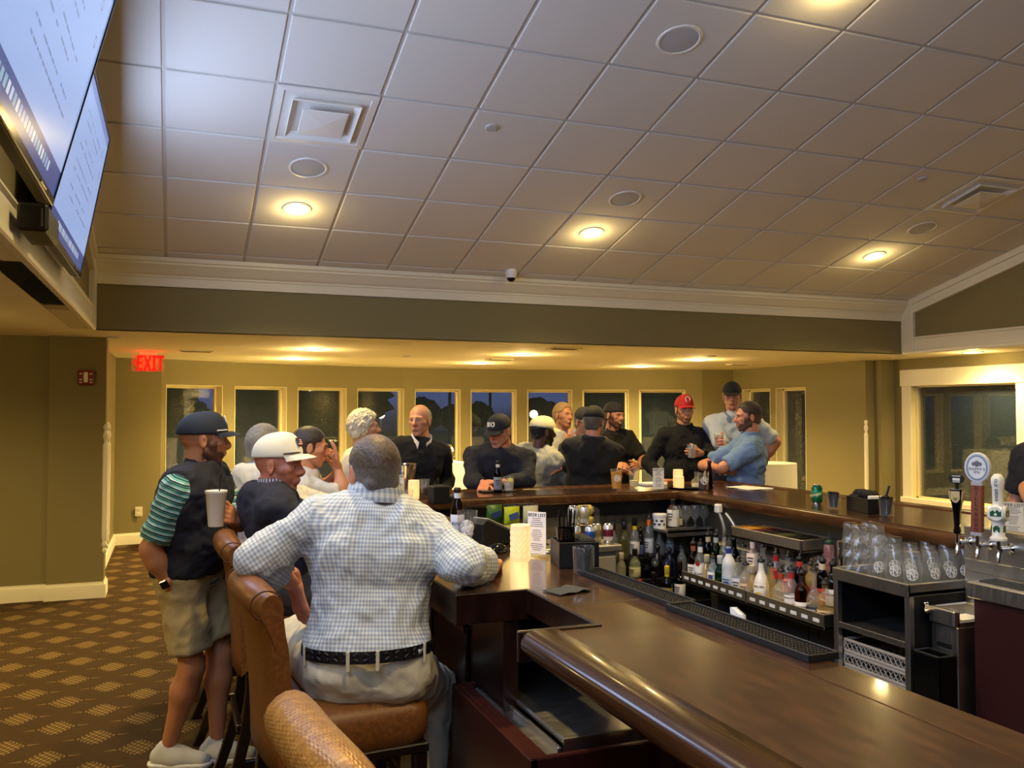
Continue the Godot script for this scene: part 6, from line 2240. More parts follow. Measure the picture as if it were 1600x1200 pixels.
	cd = caddy("wide black napkin caddy on the right bar", Vector3(3.72, Y, -3.98), 1.35, 0.23, 0.12, 0.085)
	m = MB.new()
	m.bx(Vector3(-0.1, 0.008, -0.04), Vector3(-0.075, 0.1, 0.04), 0.004)
	part(cd, "white_napkins", m, M.paper)
	for k in 3:
		m = MB.new()
		m.box(Vector3(-0.045 + k * 0.055, 0.1, 0), Vector3(0.05, 0.05, 0.09), 0.018)
		part(cd, "black_napkins", m, mat(S(18, 18, 20), 0.9))
	t = glass_thing("tumbler", "glass of black picks with a knife right of the right bar's caddy", Vector3(3.68, Y, -3.79), [Vector2(0, 0), Vector2(0.036, 0), Vector2(0.043, 0.095), Vector2(0.041, 0.095), Vector2(0.035, 0.01), Vector2(0, 0.01)])
	straws(t, 50, 0.02, 0.012, 0.105, 31, M.black)
	m = MB.new()
	m.box(Vector3(0.0, 0.11, 0.0), Vector3(0.016, 0.12, 0.008), 0.003, Basis(Vector3(0, 0, 1), -0.4))
	part(t, "knife_handle", m, mat(S(30, 38, 58), 0.4))
	menu_card("beer menu card behind the tap handles at the right", Vector3(3.62, Y, -2.96), -0.95, 0.09, 0.145)
# ---------------------------------------------------------------- stools and tables
func stool_body(label: String, at: Vector3, turn: float, leather: Material) -> Node3D:
	# local: faces +z; seat top at 0.75, back at -z with a rolled top
	var t := thing("bar_stool", label, "bar stool", at, turn, "leather bar stools along the left side of the bar")
	var m := MB.new()
	# seat cushion: rounded slab, swollen in the middle
	var rings := []
	for i in 7:
		var v := i / 6.0
		var y := 0.60 + 0.135 * v
		var inset: float = [0.015, 0.004, 0.0, 0.0, 0.0, 0.006, 0.03][i]
		var r := []
		for p: Vector2 in round_rect(0.48 - inset * 2, 0.47 - inset * 2, 0.06, 4):
			r.append(Vector3(p.x, y, p.y + 0.0))
		rings.append(r)
	var top := []
	for p: Vector2 in round_rect(0.3, 0.28, 0.05, 4):
		top.append(Vector3(p.x, 0.755, p.y))
	rings.append(top)
	m.loft(rings, true, true, true)
	part(t, "seat", m, leather)
	# back: a slightly reclined pad whose top rolls over backwards
	m = MB.new()
	rings = []
	var outline := []                # side view (z, y) of the pad, front then roll then back
	for k in 8:
		var v := k / 7.0
		outline.append(Vector2(-0.185 - 0.05 * v * v, 0.62 + 0.455 * v))
	for k in 11:
		var a := lerpf(0.1, PI * 1.35, k / 10.0)
		outline.append(Vector2(-0.285 + cos(a) * 0.052, 1.09 + sin(a) * 0.046))
	for k in 7:
		var v := 1.0 - k / 6.0
		outline.append(Vector2(-0.255 - 0.045 * v * v, 0.58 + 0.455 * v))
	for i in 15:
		var u := i / 14.0 * 2.0 - 1.0
		var round_ := 1.0 - pow(absf(u), 6.0) * 0.35
		var r := []
		for p: Vector2 in outline:
			var mid := Vector2(-0.245, 0.84)
			var q := p
			q.x = -0.235 + (p.x + 0.235) * round_ - 0.015 * (1.0 - u * u)
			q.y = p.y - (0.03 * pow(absf(u), 4.0) if p.y > 1.0 else 0.0)
			r.append(Vector3(u * 0.235, q.y, q.x))
		rings.append(r)
	m.loft(rings, true, true, true)
	part(t, "backrest", m, leather)
	# welted end disc of the roll
	for s in ([] if leather.metallic > 0.1 else [-1, 1]):
		m = MB.new()
		var pts := []
		for k in 21:
			var a := TAU * k / 20.0 * 0.82 - 0.6
			pts.append(Vector3(s * 0.232, 1.078 + sin(a) * 0.042, -0.285 + cos(a) * 0.045))
		m.tube(pts, 0.003, 6)
		part(t, "welt", m, mat(S(80, 46, 20), 0.5))
	# frame
	m = MB.new()
	m.bx(Vector3(-0.235, 0.57, -0.225), Vector3(0.235, 0.60, 0.225), 0.004)
	part(t, "seat_frame", m, M.leg_wood)
	for s in [-1, 1]:
		m = MB.new()
		m.box(Vector3(s * 0.21, 0.285, 0.2), Vector3(0.042, 0.57, 0.042), 0.004)
		part(t, "leg", m, M.leg_wood)
		m = MB.new()
		rings = []
		for k in 9:
			var v := k / 8.0
			var z := -0.205 - 0.13 * pow(1.0 - v, 2.0)
			var r := []
			for p: Vector2 in round_rect(0.042, 0.045, 0.006, 2):
				r.append(Vector3(s * 0.205 + p.x, v * 0.6, z + p.y))
			rings.append(r)
		m.loft(rings, true, true, true)
		part(t, "leg", m, M.leg_wood)
	for q in [[0.2, 0.2, 0.2, 0.28], [-0.25, -0.25, 0.2, 0.36]]:
		m = MB.new()
		m.box(Vector3(0, q[3], q[0]), Vector3(0.40, 0.04, 0.024), 0.004)
		part(t, "stretcher", m, M.leg_wood)
	for s in [-1, 1]:
		for y in [0.22, 0.36]:
			m = MB.new()
			m.box(Vector3(s * 0.207, y, -0.02), Vector3(0.024, 0.036, 0.44), 0.004)
			part(t, "stretcher", m, M.leg_wood)
	m = MB.new()
	m.box(Vector3(0, 0.302, 0.205), Vector3(0.36, 0.006, 0.02), 0.001)
	part(t, "kick_plate", m, mat(S(170, 130, 60), 0.3, 1.0))
	return t

func build_stools() -> void:
	var lt := noise_tex(0.06, Color(0.3, 0.3, 0.3), Color(0.7, 0.7, 0.7), 256, 256, 4, 101)
	var leather := relief(mat(S(132, 82, 36), 0.4), lt, 0.05, Vector3(8, 8, 8))
	leather.albedo_texture = noise_tex(0.02, Color(0.72, 0.7, 0.68), Color(1, 1, 1), 256, 256, 4, 103)
	var woven := mat(S(186, 138, 68), 0.36, 0.25)
	# fine woven ribs for the nearest stool
	var rib := Image.create(128, 128, false, Image.FORMAT_RGB8)
	for y in 128:
		for x in 128:
			var u := (x / 16) % 2
			var v := 0.5 + 0.5 * sin(TAU * (x / 16.0)) * 0.8
			var wv := 0.5 + 0.5 * sin(TAU * (y / 8.0 + (0.5 if u == 1 else 0.0)))
			var g := clampf(v * 0.5 + wv * 0.5, 0, 1)
			rib.set_pixel(x, y, Color(g, g, g))
	relief(woven, ImageTexture.create_from_image(rib), 0.12, Vector3(10, 10, 10))
	woven.albedo_texture = noise_tex(0.015, Color(0.72, 0.66, 0.62), Color(1, 1, 1), 256, 256, 4, 105)
	stool_body("nearest stool with a golden woven back, cut off by the bottom edge", Vector3(0.52, 0, -1.56), PI / 2 + 0.12, woven)
	stool_body("caramel leather stool under the man in the gingham shirt", Vector3(0.53, 0, -2.94), PI / 2 + 0.08, leather)
	stool_body("caramel leather stool under the man in the white cap", Vector3(0.52, 0, -3.95), PI / 2, leather)
	stool_body("caramel leather stool under the grey-haired man in cream", Vector3(0.47, 0, -4.86), PI / 2, leather)
	stool_body("leather stool under the dark-haired man with his hand at his mouth", Vector3(0.50, 0, -5.55), PI / 2, leather)

func draped_table(label: String, at: Vector3, w: float, d: float, h: float, turn := 0.0, round_ := false) -> Node3D:
	var t := thing("draped_table", label, "table", at, turn)
	var m := MB.new()
	var rings := []
	var k := 96
	for i in 5:
		var v := i / 4.0
		var r := []
		for j in k:
			var a := TAU * j / k
			var p := Vector2(cos(a), sin(a))
			if not round_:
				p = p / maxf(absf(p.x), absf(p.y))
			p *= Vector2(w / 2, d / 2)
			var f := (1.0 - v) * 0.02 * sin(j * TAU / 6.0 + sin(j * 1.3)) if v < 1.0 else 0.0
			p *= 1.0 + f + (1.0 - v) * 0.03
			r.append(Vector3(p.x, h * v, p.y))
		rings.append(r)
	m.loft(rings, true, false, true)
	part(t, "cloth", m, M.cloth_white)
	m = MB.new()
	m.box(Vector3(0, h - 0.02, 0), Vector3(w * 0.95, 0.02, d * 0.95) if not round_ else Vector3(w * 0.66, 0.02, d * 0.66))
	part(t, "tabletop", m, M.dark_wood)
	return t

func build_tables() -> void:
	draped_table("long buffet table under a pleated white cloth by the bay windows, chafing dish on it", Vector3(3.0, 0, -11.9), 1.7, 0.7, 0.93, 0.1)
	draped_table("white-clothed buffet table by the windows behind the man with his hand at his mouth", Vector3(0.95, 0, -11.45), 1.3, 0.7, 0.86, 0.35)
	draped_table("round high-top table under a white cloth right of the man in the blue polo", Vector3(6.1, 0, -8.0), 0.62, 0.62, 1.08, 0.0, true)
	draped_table("round high-top table under a white cloth, left of the man in the blue polo", Vector3(5.0, 0, -7.45), 0.5, 0.5, 1.06, 0.0, true)
	var c := thing("chafing_dish", "steel roll-top chafing dish on the white buffet table by the windows", "chafing dish", Vector3(3.35, 0.931, -11.8), 0.1)
	var m := MB.new()
	m.bx(Vector3(-0.3, 0.03, -0.2), Vector3(0.3, 0.1, 0.2), 0.01)
	part(c, "pan", m, M.chrome)
	m = MB.new()
	var lid := [Vector2(-0.2, 0.1)]
	for k in 9:
		var a := PI - PI * k / 8.0
		lid.append(Vector2(cos(a) * 0.2, 0.1 + sin(a) * 0.16))
	m.xf = Transform3D(Basis(Vector3.UP, PI / 2), Vector3.ZERO)
	m.prism(lid, -0.29, 0.29, 0.01)
	part(c, "roll_top", m, M.chrome)
	m = MB.new()
	m.tube([Vector3(-0.16, 0.13, 0.2), Vector3(-0.15, 0.14, 0.235), Vector3(0.15, 0.14, 0.235), Vector3(0.16, 0.13, 0.2)], 0.012, 8)
	part(c, "handle", m, M.chrome)
	for x in [-0.26, 0.26]:
		m = MB.new()
		m.box(Vector3(x, 0.015, 0), Vector3(0.04, 0.03, 0.34), 0.005)
		part(c, "foot", m, M.chrome)
# ---------------------------------------------------------------- continuous surfaces from joints: distance field and surface nets
class Field:
	var bones := []
	var cuts := []       # subtracted shapes

	func cap(a: Vector3, b: Vector3, ra: float, rb := -1.0, planes := []) -> void:
		bones.append([0, a, b, ra, ra if rb < 0.0 else rb, planes])

	func chain(pts: Array, ra: float, rb: float, planes := []) -> void:
		var k := pts.size() - 1
		for i in k:
			cap(pts[i], pts[i + 1], lerpf(ra, rb, float(i) / k), lerpf(ra, rb, float(i + 1) / k), planes)

	func ell(c: Vector3, r: Vector3, planes := [], ba := Basis.IDENTITY) -> void:
		bones.append([1, c, r, maxf(r.x, maxf(r.y, r.z)), ba, planes])

	func cut_ell(c: Vector3, r: Vector3) -> void:
		cuts.append([1, c, r, maxf(r.x, maxf(r.y, r.z)), Basis.IDENTITY, []])

	func mesh(mb: MB, cell: float, k: float, colfn = null, nz: FastNoiseLite = null, amp := 0.0, xf := Transform3D.IDENTITY, uvfn = null, nsc := Vector3.ONE) -> void:
		var lo := Vector3.ONE * 1e9
		var hi := -lo
		for b in bones:
			var r: float = maxf(b[3], b[4] if b[0] == 0 else 0.0)
			lo = lo.min(b[1] - Vector3.ONE * r)
			hi = hi.max(b[1] + Vector3.ONE * r)
			if b[0] == 0:
				lo = lo.min(b[2] - Vector3.ONE * r)
				hi = hi.max(b[2] + Vector3.ONE * r)
		lo -= Vector3.ONE * cell * 2.5
		hi += Vector3.ONE * cell * 2.5
		var nx := int((hi.x - lo.x) / cell) + 2
		var ny := int((hi.y - lo.y) / cell) + 2
		var nzz := int((hi.z - lo.z) / cell) + 2
		var sx := 1
		var sy := nx
		var sz := nx * ny
		var F := PackedFloat32Array()
		F.resize(nx * ny * nzz)
		var lim := maxf(3.0 * k, 2.2 * cell)
		var ik := 1.0 / k
		for b in bones:
			_add(b, F, lo, cell, nx, ny, nzz, lim, ik)
		for i in F.size():
			var s := F[i]
			F[i] = 1.0 if s == 0.0 else -k * log(s)
		for b in cuts:
			_cut(b, F, lo, cell, nx, ny, nzz)
		var V := PackedInt32Array()
		V.resize(F.size())
		V.fill(-1)
		var pos := PackedVector3Array()
		var far := cell * 2.6
		var o := [0, sx, sy, sx + sy, sz, sz + sx, sz + sy, sz + sx + sy]
		var o1 := sx; var o2 := sy; var o3 := sx + sy; var o4 := sz; var o5 := sz + sx; var o6 := sz + sy; var o7 := sz + sx + sy
		var live := PackedInt32Array()
		for z in nzz - 1:
			for y in ny - 1:
				var row := z * sz + y * sy
				for x in nx - 1:
					var i := row + x
					var f0 := F[i]
					if absf(f0) > far:
						continue
					var f1: float = F[i + o1]; var f2 := F[i + o2]; var f3 := F[i + o3]
					var f4 := F[i + o4]; var f5 := F[i + o5]; var f6 := F[i + o6]; var f7 := F[i + o7]
					var neg := int(f0 < 0.0) + int(f1 < 0.0) + int(f2 < 0.0) + int(f3 < 0.0) + int(f4 < 0.0) + int(f5 < 0.0) + int(f6 < 0.0) + int(f7 < 0.0)
					if neg == 0 or neg == 8:
						continue
					var p := Vector3.ZERO
					var c := 0
					if (f0 < 0.0) != (f1 < 0.0): p += Vector3(f0 / (f0 - f1), 0, 0); c += 1
					if (f2 < 0.0) != (f3 < 0.0): p += Vector3(f2 / (f2 - f3), 1, 0); c += 1
					if (f4 < 0.0) != (f5 < 0.0): p += Vector3(f4 / (f4 - f5), 0, 1); c += 1
					if (f6 < 0.0) != (f7 < 0.0): p += Vector3(f6 / (f6 - f7), 1, 1); c += 1
					if (f0 < 0.0) != (f2 < 0.0): p += Vector3(0, f0 / (f0 - f2), 0); c += 1
					if (f1 < 0.0) != (f3 < 0.0): p += Vector3(1, f1 / (f1 - f3), 0); c += 1
					if (f4 < 0.0) != (f6 < 0.0): p += Vector3(0, f4 / (f4 - f6), 1); c += 1
					if (f5 < 0.0) != (f7 < 0.0): p += Vector3(1, f5 / (f5 - f7), 1); c += 1
					if (f0 < 0.0) != (f4 < 0.0): p += Vector3(0, 0, f0 / (f0 - f4)); c += 1
					if (f1 < 0.0) != (f5 < 0.0): p += Vector3(1, 0, f1 / (f1 - f5)); c += 1
					if (f2 < 0.0) != (f6 < 0.0): p += Vector3(0, 1, f2 / (f2 - f6)); c += 1
					if (f3 < 0.0) != (f7 < 0.0): p += Vector3(1, 1, f3 / (f3 - f7)); c += 1
					V[i] = pos.size()
					live.append(i)
					pos.append(lo + (Vector3(x, y, z) + p / c) * cell)
		# faces, wound clockwise seen from outside
		var tr := PackedInt32Array()
		for i in live:
			var f0 := F[i]
			var ins := f0 < 0.0
			for ax in 3:
				var st: int = [sx, sy, sz][ax]
				if (F[i + st] < 0.0) == ins:
					continue
				var su: int = [sy, sz, sx][ax]
				var sv: int = [sz, sx, sy][ax]
				if i - su - sv < 0:
					continue
				var a := V[i]
				var b := V[i - su]
				var c := V[i - su - sv]
				var d := V[i - sv]
				if b < 0 or c < 0 or d < 0:
					continue
				if ins:
					tr.append_array([a, c, b, a, d, c])
				else:
					tr.append_array([a, b, c, a, c, d])
		# normals, before and after the cloth's folds
		var nn := _normals(pos, tr)
		if nz != null and amp > 0.0:
			for i in pos.size():
				pos[i] += nn[i] * (nz.get_noise_3dv(pos[i] * nsc) * amp)
			nn = _normals(pos, tr)
		var s := mb.v.size()
		if uvfn != null:
			var grp := PackedInt32Array()
			grp.resize(pos.size())
			for i in pos.size():
				grp[i] = uvfn.call(pos[i], -1)
			var made := {}
			for t in tr.size() / 3:
				var g := grp[tr[t * 3]]
				if grp[tr[t * 3 + 1]] == grp[tr[t * 3 + 2]]:
					g = grp[tr[t * 3 + 1]]
				var us := []
				for e in 3:
					us.append(uvfn.call(pos[tr[t * 3 + e]], g))
				# keep a triangle's coordinates together across the seam
				var wrap: float = us[0].y
				var idx := []
				for e in 3:
					var u: Vector3 = us[e]
					var uu := u.x
					if uu - us[0].x > wrap * 0.5: uu -= wrap
					elif us[0].x - uu > wrap * 0.5: uu += wrap
					var vi: int = tr[t * 3 + e]
					var key := Vector3i(vi, g, int(uu * 1000.0))
					if not made.has(key):
						mb.v.append(xf * pos[vi])
						mb.n.append(xf.basis * nn[vi])
						mb.uv.append(Vector2(uu, u.z))
						mb.c.append(colfn.call(pos[vi]) if colfn != null else Color.WHITE)
						made[key] = mb.v.size() - 1
					idx.append(made[key])
				mb.ix.append_array(idx)
		else:
			for i in pos.size():
				mb.v.append(xf * pos[i])
				mb.n.append(xf.basis * nn[i])
				mb.uv.append(Vector2.ZERO)
				mb.c.append(colfn.call(pos[i]) if colfn != null else Color.WHITE)
			for i in tr.size():
				mb.ix.append(tr[i] + s)

	func _normals(pos: PackedVector3Array, tr: PackedInt32Array) -> PackedVector3Array:
		var nn := PackedVector3Array()
		nn.resize(pos.size())
		for t in tr.size() / 3:
			var a := tr[t * 3]
			var b := tr[t * 3 + 1]
			var c := tr[t * 3 + 2]
			var g := (pos[c] - pos[a]).cross(pos[b] - pos[a])
			nn[a] += g
			nn[b] += g
			nn[c] += g
		for i in nn.size():
			nn[i] = nn[i].normalized()
		return nn

	func _add(b: Array, F: PackedFloat32Array, lo: Vector3, cell: float, nx: int, ny: int, nzz: int, lim: float, ik: float) -> void:
		var a: Vector3 = b[1]
		var kind: int = b[0]
		var rmax: float = b[3] if kind == 1 else maxf(b[3], b[4])
		var q2: Vector3 = a if kind == 1 else b[2]
		var l := (a.min(q2) - Vector3.ONE * (rmax + lim) - lo) / cell
		var h := (a.max(q2) + Vector3.ONE * (rmax + lim) - lo) / cell
		var x0 := maxi(0, int(l.x)); var y0 := maxi(0, int(l.y)); var z0 := maxi(0, int(l.z))
		var x1 := mini(nx - 1, int(h.x) + 1); var y1 := mini(ny - 1, int(h.y) + 1); var z1 := mini(nzz - 1, int(h.z) + 1)
		var ra: float = b[3]
		var planes: Array = b[5]
		var np := planes.size()
		var pl: Plane = planes[0] if np > 0 else Plane()
		if kind == 0:
			var ba := q2 - a
			var inv := 1.0 / maxf(ba.length_squared(), 1e-12)
			var dr: float = b[4] - ra
			for z in range(z0, z1 + 1):
				for y in range(y0, y1 + 1):
					var i := (z * ny + y) * nx + x0
					var p := lo + Vector3(x0, y, z) * cell
					for x in range(x0, x1 + 1):
						var q := p - a
						var t := clampf(q.dot(ba) * inv, 0.0, 1.0)
						var d := (q - ba * t).length() - ra - dr * t
						if np > 0:
							d = maxf(d, pl.distance_to(p))
							for e in range(1, np):
								d = maxf(d, planes[e].distance_to(p))
						if d < lim:
							F[i] += exp(-d * ik)
						i += 1
						p.x += cell
		else:
			var r: Vector3 = b[2]
			var bi: Basis = b[4].inverse()
			var ir := Vector3(1.0 / r.x, 1.0 / r.y, 1.0 / r.z)
			for z in range(z0, z1 + 1):
				for y in range(y0, y1 + 1):
					var i := (z * ny + y) * nx + x0
					var p := lo + Vector3(x0, y, z) * cell
					for x in range(x0, x1 + 1):
						var q := bi * (p - a) * ir
						var k0 := q.length()
						var k1 := (q * ir).length()
						var d := k0 * (k0 - 1.0) / maxf(k1, 1e-6)
						if np > 0:
							d = maxf(d, pl.distance_to(p))
							for e in range(1, np):
								d = maxf(d, planes[e].distance_to(p))
						if d < lim:
							F[i] += exp(-d * ik)
						i += 1
						p.x += cell

	func _cut(b: Array, F: PackedFloat32Array, lo: Vector3, cell: float, nx: int, ny: int, nzz: int) -> void:
		var a: Vector3 = b[1]
		var r: Vector3 = b[2]
		var l := (a - r - Vector3.ONE * cell * 2.0 - lo) / cell
		var h := (a + r + Vector3.ONE * cell * 2.0 - lo) / cell
		for z in range(maxi(0, int(l.z)), mini(nzz - 1, int(h.z) + 1) + 1):
			for y in range(maxi(0, int(l.y)), mini(ny - 1, int(h.y) + 1) + 1):
				for x in range(maxi(0, int(l.x)), mini(nx - 1, int(h.x) + 1) + 1):
					var i := (z * ny + y) * nx + x
					var q := (lo + Vector3(x, y, z) * cell - a) / r
					var k0 := q.length()
					var d := (k0 - 1.0) * minf(r.x, minf(r.y, r.z))
					var m := -d
					# soft maximum
					var e := maxf(0.006 - absf(F[i] - m), 0.0) / 0.006
					F[i] = maxf(F[i], m) + e * e * 0.0015

# ---------------------------------------------------------------- people
func ik(s: Vector3, t: Vector3, l1: float, l2: float, hint: Vector3) -> Array:
	var d := t - s
	var dist := clampf(d.length(), absf(l1 - l2) + 0.01, l1 + l2 - 0.002)
	var dir := d.normalized()
	var a := (l1 * l1 - l2 * l2 + dist * dist) / (2.0 * dist)
	var hh := sqrt(maxf(0.0, l1 * l1 - a * a))
	var perp := (hint - dir * hint.dot(dir)).normalized()
	return [s + dir * a + perp * hh, s + dir * dist]

func hand_bones(f: Field, w: Vector3, fd: Vector3, pn: Vector3, side: float, curl: float, sz := 1.0, spread := 0.12) -> void:
	# side: +1 left hand, -1 right hand
	fd = fd.normalized()
	pn = (pn - fd * pn.dot(fd)).normalized()
	var th := fd.cross(pn) * -side          # towards the thumb
	f.cap(w - fd * 0.035 * sz, w + fd * 0.015 * sz, 0.0265 * sz, 0.025 * sz)
	var lens := [0.073, 0.081, 0.075, 0.058]
	var offs := [0.030, 0.010, -0.010, -0.029]
	for k in 4:
		var kn: Vector3 = w + (fd * (0.092 - 0.006 * absf(k - 1.2)) + th * offs[k]) * sz
		f.cap(w + (fd * 0.012 + th * offs[k] * 0.6) * sz, kn, 0.0145 * sz, 0.0115 * sz)
		var ax := th
		var d0 := (fd + th * spread * (1.2 - k) * 0.6).normalized()
		var ang := 0.0
		var p := kn
		for j in 3:
			ang += curl * [0.62, 0.95, 0.7][j] * (1.0 + 0.08 * k)
			var d := d0 * cos(ang) + pn * sin(ang)
			var l: float = lens[k] * [0.46, 0.31, 0.25][j] * sz
			f.cap(p, p + d * l, (0.0098 - 0.0009 * j) * sz, (0.0092 - 0.0010 * j) * sz)
			p += d * l
	var tb := w + (fd * 0.022 + th * 0.022 + pn * 0.006) * sz
	var td := (fd * 0.72 + th * 0.66 + pn * 0.25).normalized()
	f.cap(tb, tb + td * 0.045 * sz, 0.0165 * sz, 0.0125 * sz)
	var t1 := tb + td * 0.045 * sz
	td = (td + pn * curl * 0.55 - th * 0.2 * curl).normalized()
	f.cap(t1, t1 + td * 0.034 * sz, 0.0115 * sz, 0.0100 * sz)
	t1 += td * 0.034 * sz
	td = (td + pn * curl * 0.3 - th * 0.25 * curl).normalized()
	f.cap(t1, t1 + td * 0.024 * sz, 0.0098 * sz, 0.0078 * sz)

func head_bones(f: Field, o: Dictionary) -> void:
	var fat: float = o.get("face", 1.0)
	f.ell(Vector3(0, 0.03, -0.018), Vector3(0.075, 0.088, 0.098))
	f.ell(Vector3(0, -0.028, 0.030), Vector3(0.060 * fat, 0.082, 0.060))
	for s: float in [-1.0, 1.0]:
		f.cap(Vector3(s * 0.050 * fat, -0.05, -0.002), Vector3(s * 0.016, -0.097, 0.062), 0.020 * fat, 0.017)
		f.cap(Vector3(s * 0.043, -0.012, 0.057), Vector3(s * 0.05, -0.02, 0.03), 0.019 * fat)
		f.cap(Vector3(s * 0.044, 0.022, 0.070), Vector3(s * 0.012, 0.027, 0.086), 0.0105)
		f.cap(Vector3(s * 0.011, -0.029, 0.097), Vector3(s * 0.012, -0.028, 0.090), 0.0085)
		# eyelids
		f.cap(Vector3(s * 0.020, 0.0115, 0.082), Vector3(s * 0.044, 0.0100, 0.072), 0.0050)
		f.cap(Vector3(s * 0.021, -0.0110, 0.080), Vector3(s * 0.043, -0.0100, 0.071), 0.0042)
		f.cut_ell(Vector3(s * 0.0315, 0.0005, 0.088), Vector3(0.0155, 0.0075, 0.014))
		# ears
		f.ell(Vector3(s * 0.078, -0.006, -0.012), Vector3(0.009, 0.032, 0.019), [], Basis(Vector3.UP, s * 0.35))
		f.cut_ell(Vector3(s * 0.088, -0.004, -0.006), Vector3(0.007, 0.018, 0.009))
	f.cap(Vector3(0, -0.1, 0.066), Vector3(0, -0.094, 0.064), 0.0175)
	f.cap(Vector3(0, 0.016, 0.088), Vector3(0, -0.022, 0.108), 0.0085, 0.0115)
	f.cap(Vector3(0, -0.022, 0.108), Vector3(0, -0.030, 0.104), 0.0115)
	f.cap(Vector3(-0.019, -0.0635, 0.083), Vector3(0, -0.060, 0.0915), 0.0055, 0.007)
	f.cap(Vector3(0.019, -0.0635, 0.083), Vector3(0, -0.060, 0.0915), 0.0055, 0.007)
	f.cap(Vector3(-0.016, -0.073, 0.082), Vector3(0.016, -0.073, 0.082), 0.007)
	f.cap(Vector3(0, -0.03, -0.02), Vector3(0, -0.13, -0.035), 0.056 * fat, 0.058 * fat)

# colours of the face: lips, stubble or beard, brows
func head_color(p: Vector3, skin: Color, o: Dictionary) -> Color:
	var c := skin
	var ax := absf(p.x)
	if p.z > 0.02:
		var cheek := clampf(1.0 - Vector2(ax - 0.04, p.y + 0.015).length() / 0.035, 0, 1)
		c = c.lerp(Color(skin.r * 1.05, skin.g * 0.82, skin.b * 0.78), 0.3 * cheek)
		if p.z > 0.09 and p.y > -0.045 and p.y < 0.0:
			c = c.lerp(Color(skin.r * 1.03, skin.g * 0.8, skin.b * 0.76), 0.4)
	var lip := p.z > 0.076 and p.y < -0.055 and p.y > -0.080 and ax < 0.023
	if o.has("beard"):
		var b := 0.0
		if p.y < -0.045 and p.z > 0.0:
			b = clampf((-0.045 - p.y) / 0.012, 0, 1)
		if p.z < 0.055 and p.z > -0.012 and ax > 0.045 and p.y < 0.012:
			b = maxf(b, clampf((0.012 - p.y) / 0.02, 0, 1))
		if p.y < -0.118:
			b *= clampf((p.y + 0.132) / 0.014, 0, 1)
		if ax > 0.0755:
			b = 0.0
		if not lip:
			c = c.lerp(o.beard, b * o.get("beard_amt", 0.85))
	if lip:
		c = c.lerp(Color(0.36, 0.12, 0.09), 0.55)
	if p.z > 0.05 and absf(p.y - 0.024 + ax * 0.06) < 0.0055 and ax > 0.012 and ax < 0.05:
		c = c.lerp(o.get("brow", Color(0.05, 0.03, 0.02)), 0.75)
	if o.has("scalp"):
		# shaved or thin hair shown on the skin itself
		if p.y > 0.0 and (p.z < 0.03 or p.y > 0.075) and ax < 0.0765:
			c = c.lerp(o.scalp, o.get("scalp_amt", 0.5))
	return c

func put_head(mb: MB, xf: Transform3D, skin: Color, o: Dictionary, cell: float) -> void:
	var f := Field.new()
	head_bones(f, o)
	f.mesh(mb, cell, 0.0048, func(p): return head_color(p, skin, o), null, 0.0, xf)
	# eyeballs
	for s: float in [-1.0, 1.0]:
		var keep := mb.xf
		mb.xf = xf * Transform3D(Basis(Vector3.RIGHT, PI / 2), Vector3(s * 0.0315, 0.0005, 0.0695))
		var pr := []
		for i in 9:
			var a := PI * i / 8.0
			pr.append(Vector2(sin(a) * 0.0125, -cos(a) * 0.0125))
		pr = pr.map(func(q): return Vector2(q.x, q.y))
		mb.col = Color(0.62, 0.58, 0.52)
		mb.lathe(pr, 14, 0.3)
		mb.col = Color(0.03, 0.025, 0.02)
		mb.lathe([Vector2(0.0058, 0.0112), Vector2(0.004, 0.0121), Vector2(0, 0.0127)], 12, 0.3)
		mb.col = Color.WHITE
		mb.xf = keep

var FOLD: FastNoiseLite
var HAIRN: FastNoiseLite

func skin_mat() -> StandardMaterial3D:
	if not M.has("skin"):
		M.skin = mat(Color.WHITE, 0.5)
		M.skin.vertex_color_use_as_albedo = true
		M.skin.subsurf_scatter_enabled = true
		M.skin.subsurf_scatter_strength = 0.08
	return M.skin

func cloth(c: Color, rough := 0.9, fine := 26.0, depth := 0.03) -> StandardMaterial3D:
	var m := mat(c, rough)
	m.rim_enabled = true
	m.rim = 0.3
	m.rim_tint = 0.6
	if not M.has("weave"):
		M.weave = noise_tex(0.25, Color(0.2, 0.2, 0.2), Color(0.8, 0.8, 0.8), 128, 128, 3, 201)
	return relief(m, M.weave, depth, Vector3(fine, fine, fine))

